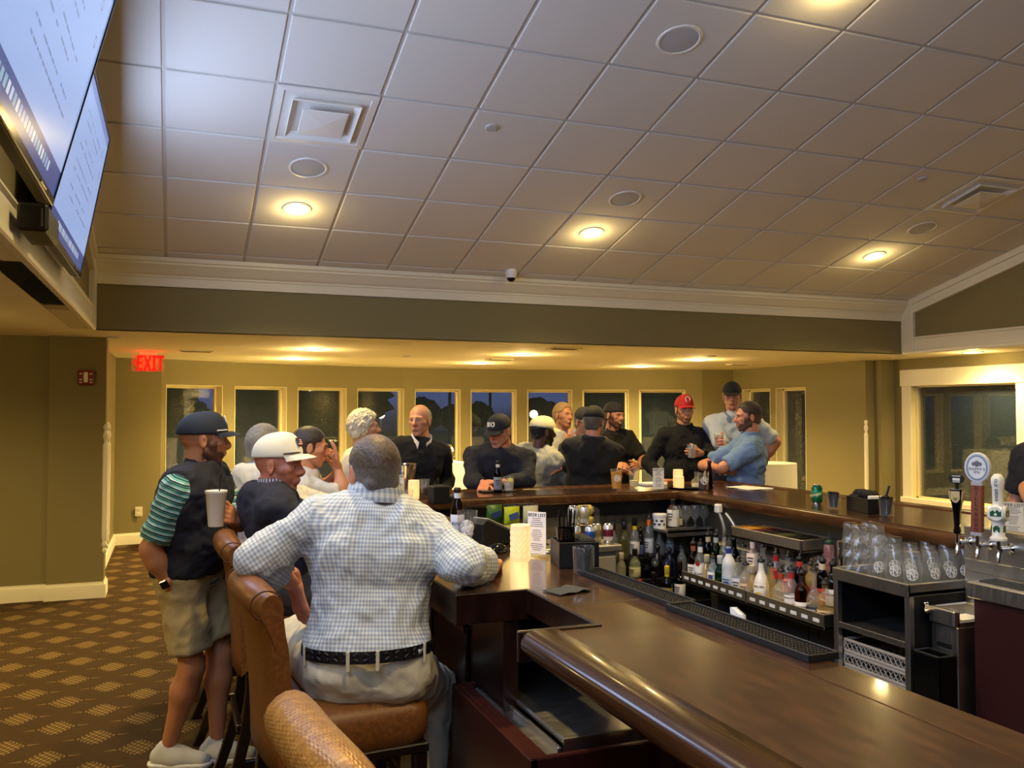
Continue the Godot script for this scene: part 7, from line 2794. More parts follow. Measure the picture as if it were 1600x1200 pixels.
func person(label: String, o: Dictionary) -> Node3D:
	var at: Vector3 = o.at
	var yaw: float = deg_to_rad(o.yaw)
	var t := thing("person", label, "person", at, yaw)
	var inv := Transform3D(Basis(Vector3.UP, yaw), at).affine_inverse()
	var h: float = o.get("h", 1.75)
	var s := h / 1.78
	var bk: float = o.get("bulk", 1.0)
	var cell: float = o.get("cell", 0.016)
	var sit: bool = o.get("sit", false)
	var hip := Vector3(0, o.get("hip", 0.53 * h), 0)
	var head: Vector3 = inv * o.head
	var lk := Basis.from_euler(Vector3(deg_to_rad(o.get("pitch", 0.0)), deg_to_rad(o.look) - yaw, deg_to_rad(o.get("tilt", 0.0))))
	var hs: float = o.get("hs", 1.0) * (0.97 + 0.03 * s)
	var hx := Transform3D(lk.scaled(Vector3.ONE * hs), head)
	var neck := head + Vector3(0, -0.165 * hs, 0) - lk.z * 0.025
	neck = neck.lerp(hip + (neck - hip).normalized() * 0.56 * s, 0.3)
	neck.y += o.get("neck", 0.0)
	var up := (neck - hip).normalized()
	var tw: float = deg_to_rad(o.get("twist", 0.0))
	var px := Vector3(1, 0, 0)
	px = (px - up * px.dot(up)).normalized()
	var sxv := px.rotated(up, tw)
	var fwd := sxv.cross(up)
	var tl := hip.distance_to(neck)
	var shw: float = o.get("shoulder", 0.178) * s * (0.6 + 0.4 * bk)
	var P := func(v: float) -> Vector3: return hip.lerp(neck, v)
	var sh := {}
	var el := {}
	var wr := {}
	var arms: Dictionary = o.get("arms", {})
	var l1 := 0.29 * s
	var l2 := 0.255 * s
	for sd: float in [1.0, -1.0]:
		var key := "l" if sd > 0 else "r"
		var S0: Vector3 = P.call(0.875) + sxv * sd * shw - fwd * 0.01
		var a: Dictionary = arms.get(key, {})
		if a.has("raise"):
			S0 += up * a.raise
		sh[key] = S0
		var target: Vector3 = inv * a.to if a.has("to") else S0 + Vector3(sd * 0.06, -0.53 * s, 0.06)
		var hint: Vector3 = (inv.basis * a.hint) if a.has("hint") else Vector3(sd * 0.4, -0.2, -1)
		if a.has("elbow"):
			# elbow given: arm lengths give way a little
			el[key] = inv * a.elbow
			wr[key] = el[key] + (target - el[key]).limit_length(l2 * 1.06)
		else:
			var r := ik(S0, target, l1, l2, hint)
			el[key] = r[0]
			wr[key] = r[1]
	# legs
	var kn := {}
	var an := {}
	var hp := {}
	for sd: float in [1.0, -1.0]:
		var key := "l" if sd > 0 else "r"
		hp[key] = hip + px * sd * 0.088 * s * bk + Vector3(0, -0.02, 0)
		var ft: Vector3
		if o.has("feet"):
			ft = inv * o.feet[0 if sd > 0 else 1]
		elif sit:
			ft = Vector3(sd * 0.13, 0.30, 0.36)
		else:
			ft = Vector3(sd * 0.11, 0.0, 0.0)
		var r := ik(hp[key], ft + Vector3(0, 0.085, 0), 0.435 * s, 0.43 * s, Vector3(sd * (0.35 if sit else 0.12), 0.6 if sit else 0.0, 1))
		kn[key] = r[0]
		an[key] = r[1]
	# ---- the body: one skin
	var skin: Color = o.get("skin", S(196, 140, 112)).srgb_to_linear() * Color(0.98, 0.98, 0.86)
	var mb := MB.new()
	var f := Field.new()
	f.cap(hip - px * 0.055, hip + px * 0.055, 0.088 * bk)
	f.cap(P.call(0.35) - sxv * 0.045, P.call(0.35) + sxv * 0.045, 0.083 * bk)
	f.cap(P.call(0.65) - sxv * 0.065, P.call(0.65) + sxv * 0.065, 0.088 * bk)
	f.cap(sh.l - sxv * 0.03, sh.r + sxv * 0.03, 0.044 * s)
	f.cap(neck - up * 0.03, head + lk * Vector3(0, -0.07, -0.02) * hs, 0.057 * bk, 0.055)
	for key in ["l", "r"]:
		f.cap(sh[key], el[key], 0.044 * s * bk, 0.037 * s)
		f.cap(el[key], el[key].lerp(wr[key], 0.35), 0.037 * s, 0.039 * s)
		f.cap(el[key].lerp(wr[key], 0.35), wr[key], 0.039 * s, 0.025 * s)
		f.cap(hp[key], kn[key], 0.078 * s * bk, 0.052 * s)
		f.cap(kn[key], kn[key].lerp(an[key], 0.3) + (kn[key] - hp[key]).normalized() * -0.012, 0.052 * s, 0.054 * s * bk)
		f.cap(kn[key].lerp(an[key], 0.3) + (kn[key] - hp[key]).normalized() * -0.012, an[key], 0.054 * s * bk, 0.034 * s)
	f.mesh(mb, cell, 0.018, func(_p): return skin)
	put_head(mb, hx, skin, o, o.get("head_cell", 0.0055))
	for key in ["l", "r"]:
		var a: Dictionary = arms.get(key, {})
		if a.get("hidden", false):
			continue
		var sd := 1.0 if key == "l" else -1.0
		var fd: Vector3 = (inv.basis * a.fdir) if a.has("fdir") else (wr[key] - el[key]).normalized()
		var pn: Vector3 = (inv.basis * a.palm) if a.has("palm") else Vector3(-sd, 0, 0)
		var hf := Field.new()
		hand_bones(hf, wr[key], fd, pn, sd, a.get("curl", 0.35), 1.0 * s)
		hf.mesh(mb, a.get("cell", 0.006), 0.0035, func(_p): return Color(skin.r * 1.02, skin.g * 0.96, skin.b * 0.94))
	part(t, "body", mb, skin_mat())
	# ---- clothes
	var hem: float = o.get("hem", -0.06)
	var g: float = o.get("ease", 0.014)
	var sleeve: float = o.get("sleeve", 0.75)
	var sm := MB.new()
	var sf := Field.new()
	var hemp := [Plane(Vector3(0, -1, 0), -(hip.y + hem))]
	sf.cap(hip + up * 0.03 - px * 0.062, hip + up * 0.03 + px * 0.062, 0.105 * bk + g, -1, hemp)
	sf.cap(hip + up * (hem - 0.03) - px * 0.062, hip + up * (hem - 0.03) + px * 0.062, 0.105 * bk + g, -1, hemp)
	sf.cap(P.call(0.32) - sxv * 0.052 + fwd * 0.02 * o.get("belly", 1.0), P.call(0.32) + sxv * 0.052 + fwd * 0.02 * o.get("belly", 1.0), 0.103 * bk + g + 0.01 * o.get("belly", 1.0), -1, hemp)
	sf.cap(P.call(0.64) - sxv * 0.075, P.call(0.64) + sxv * 0.075, 0.106 * bk + g)
	sf.cap(P.call(0.80) - sxv * 0.095, P.call(0.80) + sxv * 0.095, 0.085 * bk + g)
	var npl := [Plane((up + fwd * -0.35).normalized(), neck + up * 0.018)]
	sf.cap(sh.l - sxv * 0.035, sh.r + sxv * 0.035, 0.046 * s + g * 0.7)
	sf.cap(sh.l.lerp(neck, 0.35), neck - up * 0.02, 0.042 + g * 0.5, 0.056 * bk + g * 0.5, npl)
	sf.cap(sh.r.lerp(neck, 0.35), neck - up * 0.02, 0.042 + g * 0.5, 0.056 * bk + g * 0.5, npl)
	if sleeve > 0.0:
		for key in ["l", "r"]:
			var e: Vector3 = el[key]
			var k1 := minf(sleeve, 1.0)
			var e1: Vector3 = sh[key].lerp(e, k1)
			var ax: Vector3 = (e - sh[key]).normalized()
			if sleeve < 1.0:
				sf.cap(sh[key], e1 + ax * 0.05, 0.050 * s * bk + g, 0.049 * s + g * 1.2, [Plane(ax, e1)])
			else:
				sf.cap(sh[key], e, 0.050 * s * bk + g, 0.042 * s + g)
				var k2 := sleeve - 1.0
				var w1: Vector3 = e.lerp(wr[key], k2)
				var ax2: Vector3 = (wr[key] - e).normalized()
				sf.cap(e, w1 + ax2 * 0.04, 0.046 * s + g, (0.044 if k2 < 0.7 else 0.031) * s + g * 0.8, [Plane(ax2, w1)])
	if o.get("hood", false):
		var pts := []
		for k in 9:
			var a := lerpf(-2.2, 2.2, k / 8.0)
			pts.append(neck + up * (0.0 - 0.03 * absf(a) / 2.2) + sxv * sin(a) * 0.095 - fwd * cos(a) * 0.085)
		sf.chain(pts, 0.028, 0.028)
		sf.ell(neck - fwd * 0.115 - up * 0.06, Vector3(0.09, 0.085, 0.04))
	var uvf = null
	if o.get("uv", false):
		var lens := [sh, el, wr]
		uvf = func(p: Vector3, grp: int):
			if grp < 0:
				for key in ["l", "r"]:
					var sd := 1.0 if key == "l" else -1.0
					var da := _seg(p, sh[key] + sxv * sd * 0.045, el[key])
					var db := _seg(p, el[key], wr[key])
					if minf(da, db) < 0.085 and (p - P.call(0.6)).dot(sxv) * sd > shw * 0.98:
						return 1 if key == "l" else 2
					if db < 0.08:
						return 1 if key == "l" else 2
				return 0
			if grp == 0:
				var q := p - hip
				return Vector3(atan2(q.dot(px), -q.dot(fwd)) * 0.17, TAU * 0.17, q.dot(up))
			var kk := "l" if grp == 1 else "r"
			var A: Vector3 = sh[kk]
			var B: Vector3 = el[kk]
			var C: Vector3 = wr[kk]
			var use2 := _seg(p, A, B) > _seg(p, B, C)
			var ori := B if use2 else A
			var dd: Vector3 = ((C - B) if use2 else (B - A)).normalized()
			var sref := dd.cross(fwd).normalized()
			var tref := dd.cross(sref)
			var q2 := p - ori
			return Vector3(atan2(q2.dot(sref), q2.dot(tref)) * 0.062, TAU * 0.062, (B.distance_to(A) if use2 else 0.0) + q2.dot(dd))
	FOLD.seed = absi(hash(label)) % 1000
	sf.mesh(sm, o.get("cloth_cell", cell * 0.9), 0.016, null, FOLD, o.get("folds", 0.012), Transform3D.IDENTITY, uvf, Vector3(1, 1.0, 1))
	var shirt := part(t, o.get("top_name", "shirt"), sm, o.shirt)
	if o.has("vest"):
		var vm := MB.new()
		var vf := Field.new()
		var vh := [Plane(Vector3(0, -1, 0), -(hip.y + o.get("vest_hem", -0.11)))]
		var g2 := g + 0.013
		vf.cap(hip + up * 0.02 - px * 0.066, hip + up * 0.02 + px * 0.066, 0.108 * bk + g2, -1, vh)
		vf.cap(hip - up * 0.12 - px * 0.066, hip - up * 0.12 + px * 0.066, 0.108 * bk + g2, -1, vh)
		vf.cap(P.call(0.32) - sxv * 0.055 + fwd * 0.03, P.call(0.32) + sxv * 0.055 + fwd * 0.03, 0.112 * bk + g2, -1, vh)
		vf.cap(P.call(0.64) - sxv * 0.078, P.call(0.64) + sxv * 0.078, 0.108 * bk + g2)
		vf.cap(P.call(0.80) - sxv * 0.085, P.call(0.80) + sxv * 0.085, 0.088 * bk + g2)
		var out := [Plane(sxv, P.call(0.9) + sxv * shw * 0.93), Plane(-sxv, P.call(0.9) - sxv * shw * 0.93)]
		vf.cap(sh.l, sh.r, 0.058 * s + g2 * 0.7, -1, out)
		vf.cap(sh.l.lerp(neck, 0.3), neck - up * 0.015, 0.052 + g2 * 0.6, 0.066 + g2 * 0.5, npl)
		vf.cap(sh.r.lerp(neck, 0.3), neck - up * 0.015, 0.052 + g2 * 0.6, 0.066 + g2 * 0.5, npl)
		vf.mesh(vm, cell * 0.9, 0.016, null, FOLD, 0.012)
		part(t, "vest", vm, o.vest)
	if o.has("collar"):
		# folded collar: a band open at the front
		var cm := MB.new()
		var rings := []
		for k in 25:
			var a := lerpf(-2.75, 2.75, k / 24.0)
			var dir := sxv * sin(a) - fwd * cos(a)
			var front := clampf((absf(a) - 1.6) / 1.2, 0, 1)
			var c0 := neck + up * (0.008 - 0.045 * front) + fwd * 0.012
			var hgt: float = o.get("collar_h", 0.042)
			var cr: float = o.get("collar_r", 1.0)
			rings.append([c0 + dir * (0.081 * bk + 0.006) * cr - up * 0.022, c0 + dir * (0.073 * bk) * cr + up * hgt * (1.0 - 0.25 * front), c0 + dir * (0.069 * bk) * cr + up * (hgt + 0.003) * (1.0 - 0.25 * front), c0 + dir * (0.064 * bk) * cr])
		cm.loft(rings, true, true, true)
		part(t, "collar", cm, o.collar)
	var pm := MB.new()
	var pf := Field.new()
	var top := [Plane(up, hip + up * o.get("waist", 0.095))]
	var pl: float = o.get("leg", 1.0)
	pf.cap(hip - px * 0.064, hip + px * 0.064, 0.106 * bk + 0.008, -1, top)
	pf.cap(hip + up * 0.06 - px * 0.06, hip + up * 0.06 + px * 0.06, 0.102 * bk + 0.006, -1, top)
	for key in ["l", "r"]:
		var k: Vector3 = kn[key]
		var axk: Vector3 = (k - hp[key]).normalized()
		if pl < 1.0:
			var e1: Vector3 = hp[key].lerp(k, pl / 0.5)
			pf.cap(hp[key], e1 + axk * 0.06, 0.09 * s * bk + 0.008, 0.082 * s + 0.014, [Plane(axk, e1)])
		else:
			var axa: Vector3 = (an[key] - k).normalized()
			pf.cap(hp[key], k, 0.086 * s * bk + 0.01, 0.062 * s * bk + 0.016, [])
			pf.cap(k, an[key] + axa * 0.05, 0.064 * s * bk + 0.017, 0.048 * s + 0.016, [Plane(axa, an[key] + axa * 0.01)])
	pf.mesh(pm, cell, 0.018, null, FOLD, 0.011)
	part(t, "shorts" if pl < 1.0 else "trousers", pm, o.get("pants", M.pants))
	for key in ["l", "r"]:
		var fm := MB.new()
		var ff := Field.new()
		var a0: Vector3 = an[key]
		var toe := Vector3(0.22 if key == "l" else -0.22, 0, 1).normalized()
		if o.has("toes"):
			toe = inv.basis * o.toes
		var base: Vector3 = a0 + Vector3(0, -0.085, 0)
		var flat := [Plane(Vector3(0, -1, 0), -base.y - 0.012)]
		ff.cap(base + Vector3(0, 0.045, 0) - toe * 0.045, base + Vector3(0, 0.04, 0) + toe * 0.06, 0.040, 0.044, flat)
		ff.cap(base + Vector3(0, 0.04, 0) + toe * 0.06, base + Vector3(0, 0.03, 0) + toe * 0.165, 0.045, 0.036, flat)
		ff.cap(a0 + Vector3(0, 0.0, 0) - toe * 0.01, base + Vector3(0, 0.05, 0) + toe * 0.02, 0.040, 0.045, flat)
		ff.mesh(fm, minf(cell, 0.011), 0.012)
		var shoe := part(t, "shoe", fm, o.get("shoes", M.shoe))
		var so := MB.new()
		var sof := Field.new()
		var fl2 := [Plane(Vector3(0, -1, 0), -base.y), Plane(Vector3(0, 1, 0), base.y + 0.024)]
		sof.cap(base + Vector3(0, 0.02, 0) - toe * 0.048, base + Vector3(0, 0.02, 0) + toe * 0.07, 0.047, 0.050, fl2)
		sof.cap(base + Vector3(0, 0.02, 0) + toe * 0.07, base + Vector3(0, 0.02, 0) + toe * 0.17, 0.050, 0.041, fl2)
		sof.mesh(so, minf(cell, 0.009), 0.006)
		part(shoe, "sole", so, o.get("soles", M.sole))
	# ---- hair and caps
	if o.has("hair"):
		hair(t, hx, o)
	if o.has("cap"):
		cap(t, hx, o.cap)
	t.set_meta("joints", {"wl": wr.l, "wr": wr.r})
	return t

func _seg(p: Vector3, a: Vector3, b: Vector3) -> float:
	var ba := b - a
	var t := clampf((p - a).dot(ba) / maxf(ba.length_squared(), 1e-9), 0.0, 1.0)
	return p.distance_to(a + ba * t)

func hair(t: Node3D, hx: Transform3D, o: Dictionary) -> void:
	var hm: Dictionary = o.hair
	var f := Field.new()
	var th: float = hm.get("thick", 0.009)
	var kind: String = hm.get("kind", "short")
	var base: Color = hm.color.srgb_to_linear()
	var tip: Color = hm.get("tip", hm.color).srgb_to_linear()
	if kind != "bald":
		# top, cut off in front along a slanting hairline
		var fr: float = hm.get("front", 0.062)
		f.ell(Vector3(0, 0.034, -0.02), Vector3(0.0765 + th * 0.7, 0.088 + th * hm.get("lift", 1.2), 0.099 + th), [Plane(Vector3(0, -0.42, 0.91).normalized(), Vector3(0, 0.075, fr)), Plane(Vector3(0, -1, 0.12).normalized(), Vector3(0, 0.035, 0))])
	# sides and back down to the nape
	f.ell(Vector3(0, 0.02, -0.022), Vector3(0.0765 + th * 0.6, 0.088 + th, 0.098 + th), [Plane(Vector3(0, 0, 1), Vector3(0, 0, hm.get("side_front", 0.022))), Plane(Vector3(0, -1, 0.55).normalized(), Vector3(0, hm.get("nape", -0.05), -0.02)), Plane(Vector3(0, 1, 0), Vector3(0, 0.075 if kind == "bald" else 0.3, 0))])
	if kind != "bald" or hm.get("nape", -0.05) < -0.04:
		f.cap(Vector3(-0.034, -0.035, -0.072), Vector3(0.034, -0.035, -0.072), 0.024 + th * 0.5, -1, [Plane(Vector3(0, -1, 0), Vector3(0, hm.get("low", -0.075), 0))])
	if kind == "long":
		f.ell(Vector3(0, 0.022, -0.026), Vector3(0.097, 0.112, 0.112), [Plane(Vector3(0, -0.30, 0.95).normalized(), Vector3(0, 0.0, 0.02)), Plane(Vector3(0, -1, 0.25).normalized(), Vector3(0, -0.072, 0))])
		f.ell(Vector3(0, 0.055, -0.006), Vector3(0.092, 0.085, 0.102), [Plane(Vector3(0, -0.5, 0.87).normalized(), Vector3(0, 0.07, 0.07)), Plane(Vector3(0, -1, 0), Vector3(0, 0.01, 0))])
		f.cap(Vector3(-0.05, -0.045, -0.07), Vector3(0.05, -0.045, -0.07), 0.036, 0.036)
	# openings for the ears
	if kind != "long":
		for s: float in [-1.0, 1.0]:
			f.cut_ell(Vector3(s * 0.088, -0.012, -0.004), Vector3(0.03, 0.032, 0.024))
	HAIRN.seed = absi(hash(str(hm.color))) % 997
	var sp := func(p: Vector3) -> Color:
		var n := HAIRN.get_noise_3d(p.x * 420.0, p.y * 60.0, p.z * 60.0) * 0.5 + 0.5
		var c := base.lerp(tip, clampf(n * 1.5 - 0.25, 0, 1))
		if hm.has("temple") and p.y < 0.035:
			c = c.lerp(hm.temple.srgb_to_linear(), clampf((0.035 - p.y) / 0.05, 0, 1) * (0.5 + n * 0.5))
		if hm.has("crown"):
			c = c.lerp(hm.crown.srgb_to_linear(), clampf(1.0 - Vector2(p.x, p.z + 0.05).length() / 0.05, 0, 1) * clampf((p.y - 0.07) / 0.03, 0, 1) * 0.6)
		return c
	var mb := MB.new()
	f.mesh(mb, o.get("hair_cell", 0.0055), 0.004, sp, HAIRN, hm.get("rough", 0.0016), hx, null, hm.get("grain", Vector3(260, 40, 50)))
	if not M.has("hair"):
		M.hair = mat(Color.WHITE, 0.55)
		M.hair.vertex_color_use_as_albedo = true
		M.hair.rim_enabled = true
		M.hair.rim = 0.3
	part(t, "hair", mb, M.hair)

func cap(t: Node3D, hx: Transform3D, c: Dictionary) -> void:
	var back: bool = c.get("backwards", false)
	var x := hx * Transform3D(Basis(Vector3.UP, PI if back else 0.0) * Basis(Vector3.RIGHT, deg_to_rad(c.get("tip", -6.0))), Vector3(0, c.get("y", 0.005), 0))
	var sh := Vector3(0, 0, 0.036) if back else Vector3.ZERO
	var f := Field.new()
	var tall: float = c.get("tall", 1.0)
	var rim := [Plane(Vector3(0, -1, 0), Vector3(0, 0.026, 0))]
	f.ell(Vector3(0, 0.034, -0.016) + sh, Vector3(0.0865, 0.096 * tall, 0.112), rim)
	f.cap(Vector3(0, 0.075 * tall, 0.035) + sh, Vector3(0, 0.045, 0.05) + sh, 0.05 * tall, 0.05, rim)
	var m := MB.new()
	f.mesh(m, 0.0065 if c.get("near", false) else 0.009, 0.012, null, null, 0.0, x)
	var cr := part(t, "cap_crown", m, c.mat)
	# bill
	m = MB.new()
	var rings := []
	var L: float = c.get("bill", 0.078)
	for i in 15:
		var u := i / 14.0 * 2.0 - 1.0
		var a := u * 1.02
		var inner := Vector3(sin(a) * 0.083, 0.032, cos(a) * 0.09 - 0.004)
		var out := L * (1.0 - pow(absf(u), 2.6) * 0.8)
		var drop := -0.014 * u * u - 0.012
		var tipv := inner + Vector3(sin(a) * out * 0.28, drop * 1.0, out)
		var mid := inner.lerp(tipv, 0.5) + Vector3(0, 0.006, 0)
		rings.append([inner + Vector3(0, 0.003, 0), mid + Vector3(0, 0.003, 0), tipv + Vector3(0, 0.001, 0), tipv - Vector3(0, 0.001, 0), mid - Vector3(0, 0.001, 0), inner - Vector3(0, 0.002, 0)])
	m.xf = x * Transform3D(Basis.IDENTITY, sh)
	m.loft(rings, true, true, true)
	part(t, "cap_bill", m, c.get("bill_mat", c.mat))
	m = MB.new()
	m.xf = x
	m.lathe([Vector2(0.009, 0.034 + 0.096 * tall - 0.002), Vector2(0.006, 0.034 + 0.096 * tall + 0.003), Vector2(0, 0.034 + 0.096 * tall + 0.004)], 12)
	m.xf = x * Transform3D(Basis.IDENTITY, Vector3(0, 0, -0.016))
	part(t, "cap_button", m, c.mat)
	if c.has("rope"):
		m = MB.new()
		var pts := []
		for i in 21:
			var a := lerpf(-1.05, 1.05, i / 20.0)
			pts.append(x * Vector3(sin(a) * 0.0945, 0.039 + 0.004 * cos(a), cos(a) * 0.1045 - 0.002))
		m.tube(pts, 0.0036, 8)
		part(t, "cap_rope", m, c.rope)
	if c.has("patch"):
		m = MB.new()
		m.box(Vector3.ZERO, Vector3(0.056, 0.04, 0.004), 0.001)
		var po := part(cr, "cap_patch", m, c.patch)
		po.transform = x * Transform3D(Basis(Vector3.RIGHT, -0.34), Vector3(0, 0.085 * tall, 0.0945))
		if c.has("flag"):
			for k in 7:
				m = MB.new()
				m.box(Vector3(0.0, -0.0135 + k * 0.0045, 0.0025), Vector3(0.048, 0.0045, 0.001))
				part(po, "flag_stripe", m, mat(S(150, 50, 50), 0.7) if k % 2 == 0 else mat(S(220, 214, 206), 0.7))
			m = MB.new()
			m.box(Vector3(-0.013, 0.0075, 0.003), Vector3(0.021, 0.019, 0.001))
			part(po, "flag_canton", m, mat(S(40, 46, 84), 0.7))
	if c.has("word"):
		var wo := letters(cr, "cap_lettering", c.word, c.get("size", 0.034), mat(c.get("ink", S(225, 222, 214)), 0.6), Transform3D.IDENTITY)
		(wo.mesh as TextMesh).depth = 0.008
		wo.transform = x * Transform3D(Basis(Vector3.RIGHT, -0.32), Vector3(0, 0.082 * tall, 0.0955))
	if c.has("emblem"):
		m = MB.new()
		for i in 17:
			var a := lerpf(-0.4, PI * 1.3, i / 16.0)
			m.box(Vector3(cos(a) * 0.02, sin(a) * 0.024, 0), Vector3(0.008, 0.008, 0.004), 0.0, Basis(Vector3(0, 0, 1), a))
		var eo := part(cr, "cap_emblem", m, c.emblem)
		eo.transform = x * Transform3D(Basis(Vector3.RIGHT, -0.3), Vector3(0, 0.085 * tall, 0.0955))
# ---------------------------------------------------------------- the guests
func check_tex(a: Color, b: Color, c: Color) -> ImageTexture:
	# gingham: two crossing bands and their overlap
	var im := Image.create(64, 64, false, Image.FORMAT_RGB8)
	im.fill(a)
	im.fill_rect(Rect2i(0, 0, 32, 64), b)
	im.fill_rect(Rect2i(0, 0, 64, 32), b)
	im.fill_rect(Rect2i(0, 0, 32, 32), c)
	return ImageTexture.create_from_image(im)

func stripe_tex(cols: Array, cuts: Array) -> ImageTexture:
	var im := Image.create(8, 128, false, Image.FORMAT_RGB8)
	for k in cols.size():
		im.fill_rect(Rect2i(0, int(cuts[k] * 128.0), 8, int((cuts[k + 1] - cuts[k]) * 128.0) + 1), cols[k])
	return ImageTexture.create_from_image(im)

func patterned(tex: Texture2D, sx: float, sy: float) -> StandardMaterial3D:
	var m := mat(Color.WHITE, 0.85)
	m.albedo_texture = tex
	m.uv1_scale = Vector3(sx, sy, 1)
	m.rim_enabled = true
	m.rim = 0.25
	return m

func foam_cup(label: String, at: Vector3) -> void:
	var t := thing("foam_cup", label, "cup", at)
	var m := MB.new()
	m.lathe([Vector2(0, 0), Vector2(0.0315, 0), Vector2(0.033, 0.004), Vector2(0.0445, 0.142), Vector2(0.0465, 0.144), Vector2(0.047, 0.15), Vector2(0.044, 0.15), Vector2(0.0425, 0.142), Vector2(0.032, 0.01), Vector2(0, 0.008)], 36)
	part(t, "cup", m, mat(S(232, 226, 206), 0.6))
	m = MB.new()
	m.lathe([Vector2(0.047, 0.146), Vector2(0.0485, 0.149), Vector2(0.0475, 0.157), Vector2(0.042, 0.158), Vector2(0.04, 0.153), Vector2(0, 0.153)], 36)
	part(t, "lid", m, mat(S(236, 232, 216), 0.35))
	m = MB.new()
	m.tube([Vector3(0.005, 0.02, 0.0), Vector3(0.018, 0.225, 0.0)], 0.0032, 10)
	part(t, "straw", m, M.black)

func plastic_cup(label: String, at: Vector3, drink: Color, foam := false) -> void:
	var t := thing("plastic_cup", label, "cup", at)
	var m := MB.new()
	m.lathe([Vector2(0, 0), Vector2(0.03, 0), Vector2(0.043, 0.115), Vector2(0.045, 0.117), Vector2(0.0425, 0.117), Vector2(0.03, 0.004), Vector2(0, 0.003)], 28)
	part(t, "cup", m, pane(Color(0.85, 0.87, 0.87), 0.18))
	m = MB.new()
	m.lathe([Vector2(0, 0.005), Vector2(0.0285, 0.005), Vector2(0.0385, 0.09), Vector2(0, 0.09)], 24)
	part(t, "drink", m, pane(drink, 0.6) if foam else liquid(drink))
	if foam:
		m = MB.new()
		m.lathe([Vector2(0, 0.088), Vector2(0.0385, 0.088), Vector2(0.0405, 0.108), Vector2(0.03, 0.112), Vector2(0, 0.113)], 24)
		part(t, "foam", m, mat(S(240, 228, 190), 0.8))
	else:
		m = MB.new()
		m.tube([Vector3(0, 0.01, 0), Vector3(0.02, 0.17, 0.01)], 0.003, 8)
		part(t, "straw", m, M.black)

func watch(p: Node3D, at: Vector3, axis: Vector3, face: Vector3, size := 0.03, round_ := false) -> void:
	var inv := p.global_transform.affine_inverse()
	var a := (inv.basis * axis).normalized()
	var fdir := inv.basis * face
	fdir = (fdir - a * fdir.dot(a)).normalized()
	var x := Transform3D(Basis(fdir.cross(a), a, fdir).orthonormalized(), inv * at)
	var m := MB.new()
	m.xf = x
	m.lathe([Vector2(size, -0.011), Vector2(size + 0.003, -0.01), Vector2(size + 0.003, 0.01), Vector2(size, 0.011)], 24)
	var w := part(p, "watch", m, M.black)
	m = MB.new()
	m.xf = x
	m.box(Vector3(0, 0, size + 0.006), Vector3(0.036, 0.04, 0.011), 0.004)
	part(w, "watch_case", m, M.gloss_black)

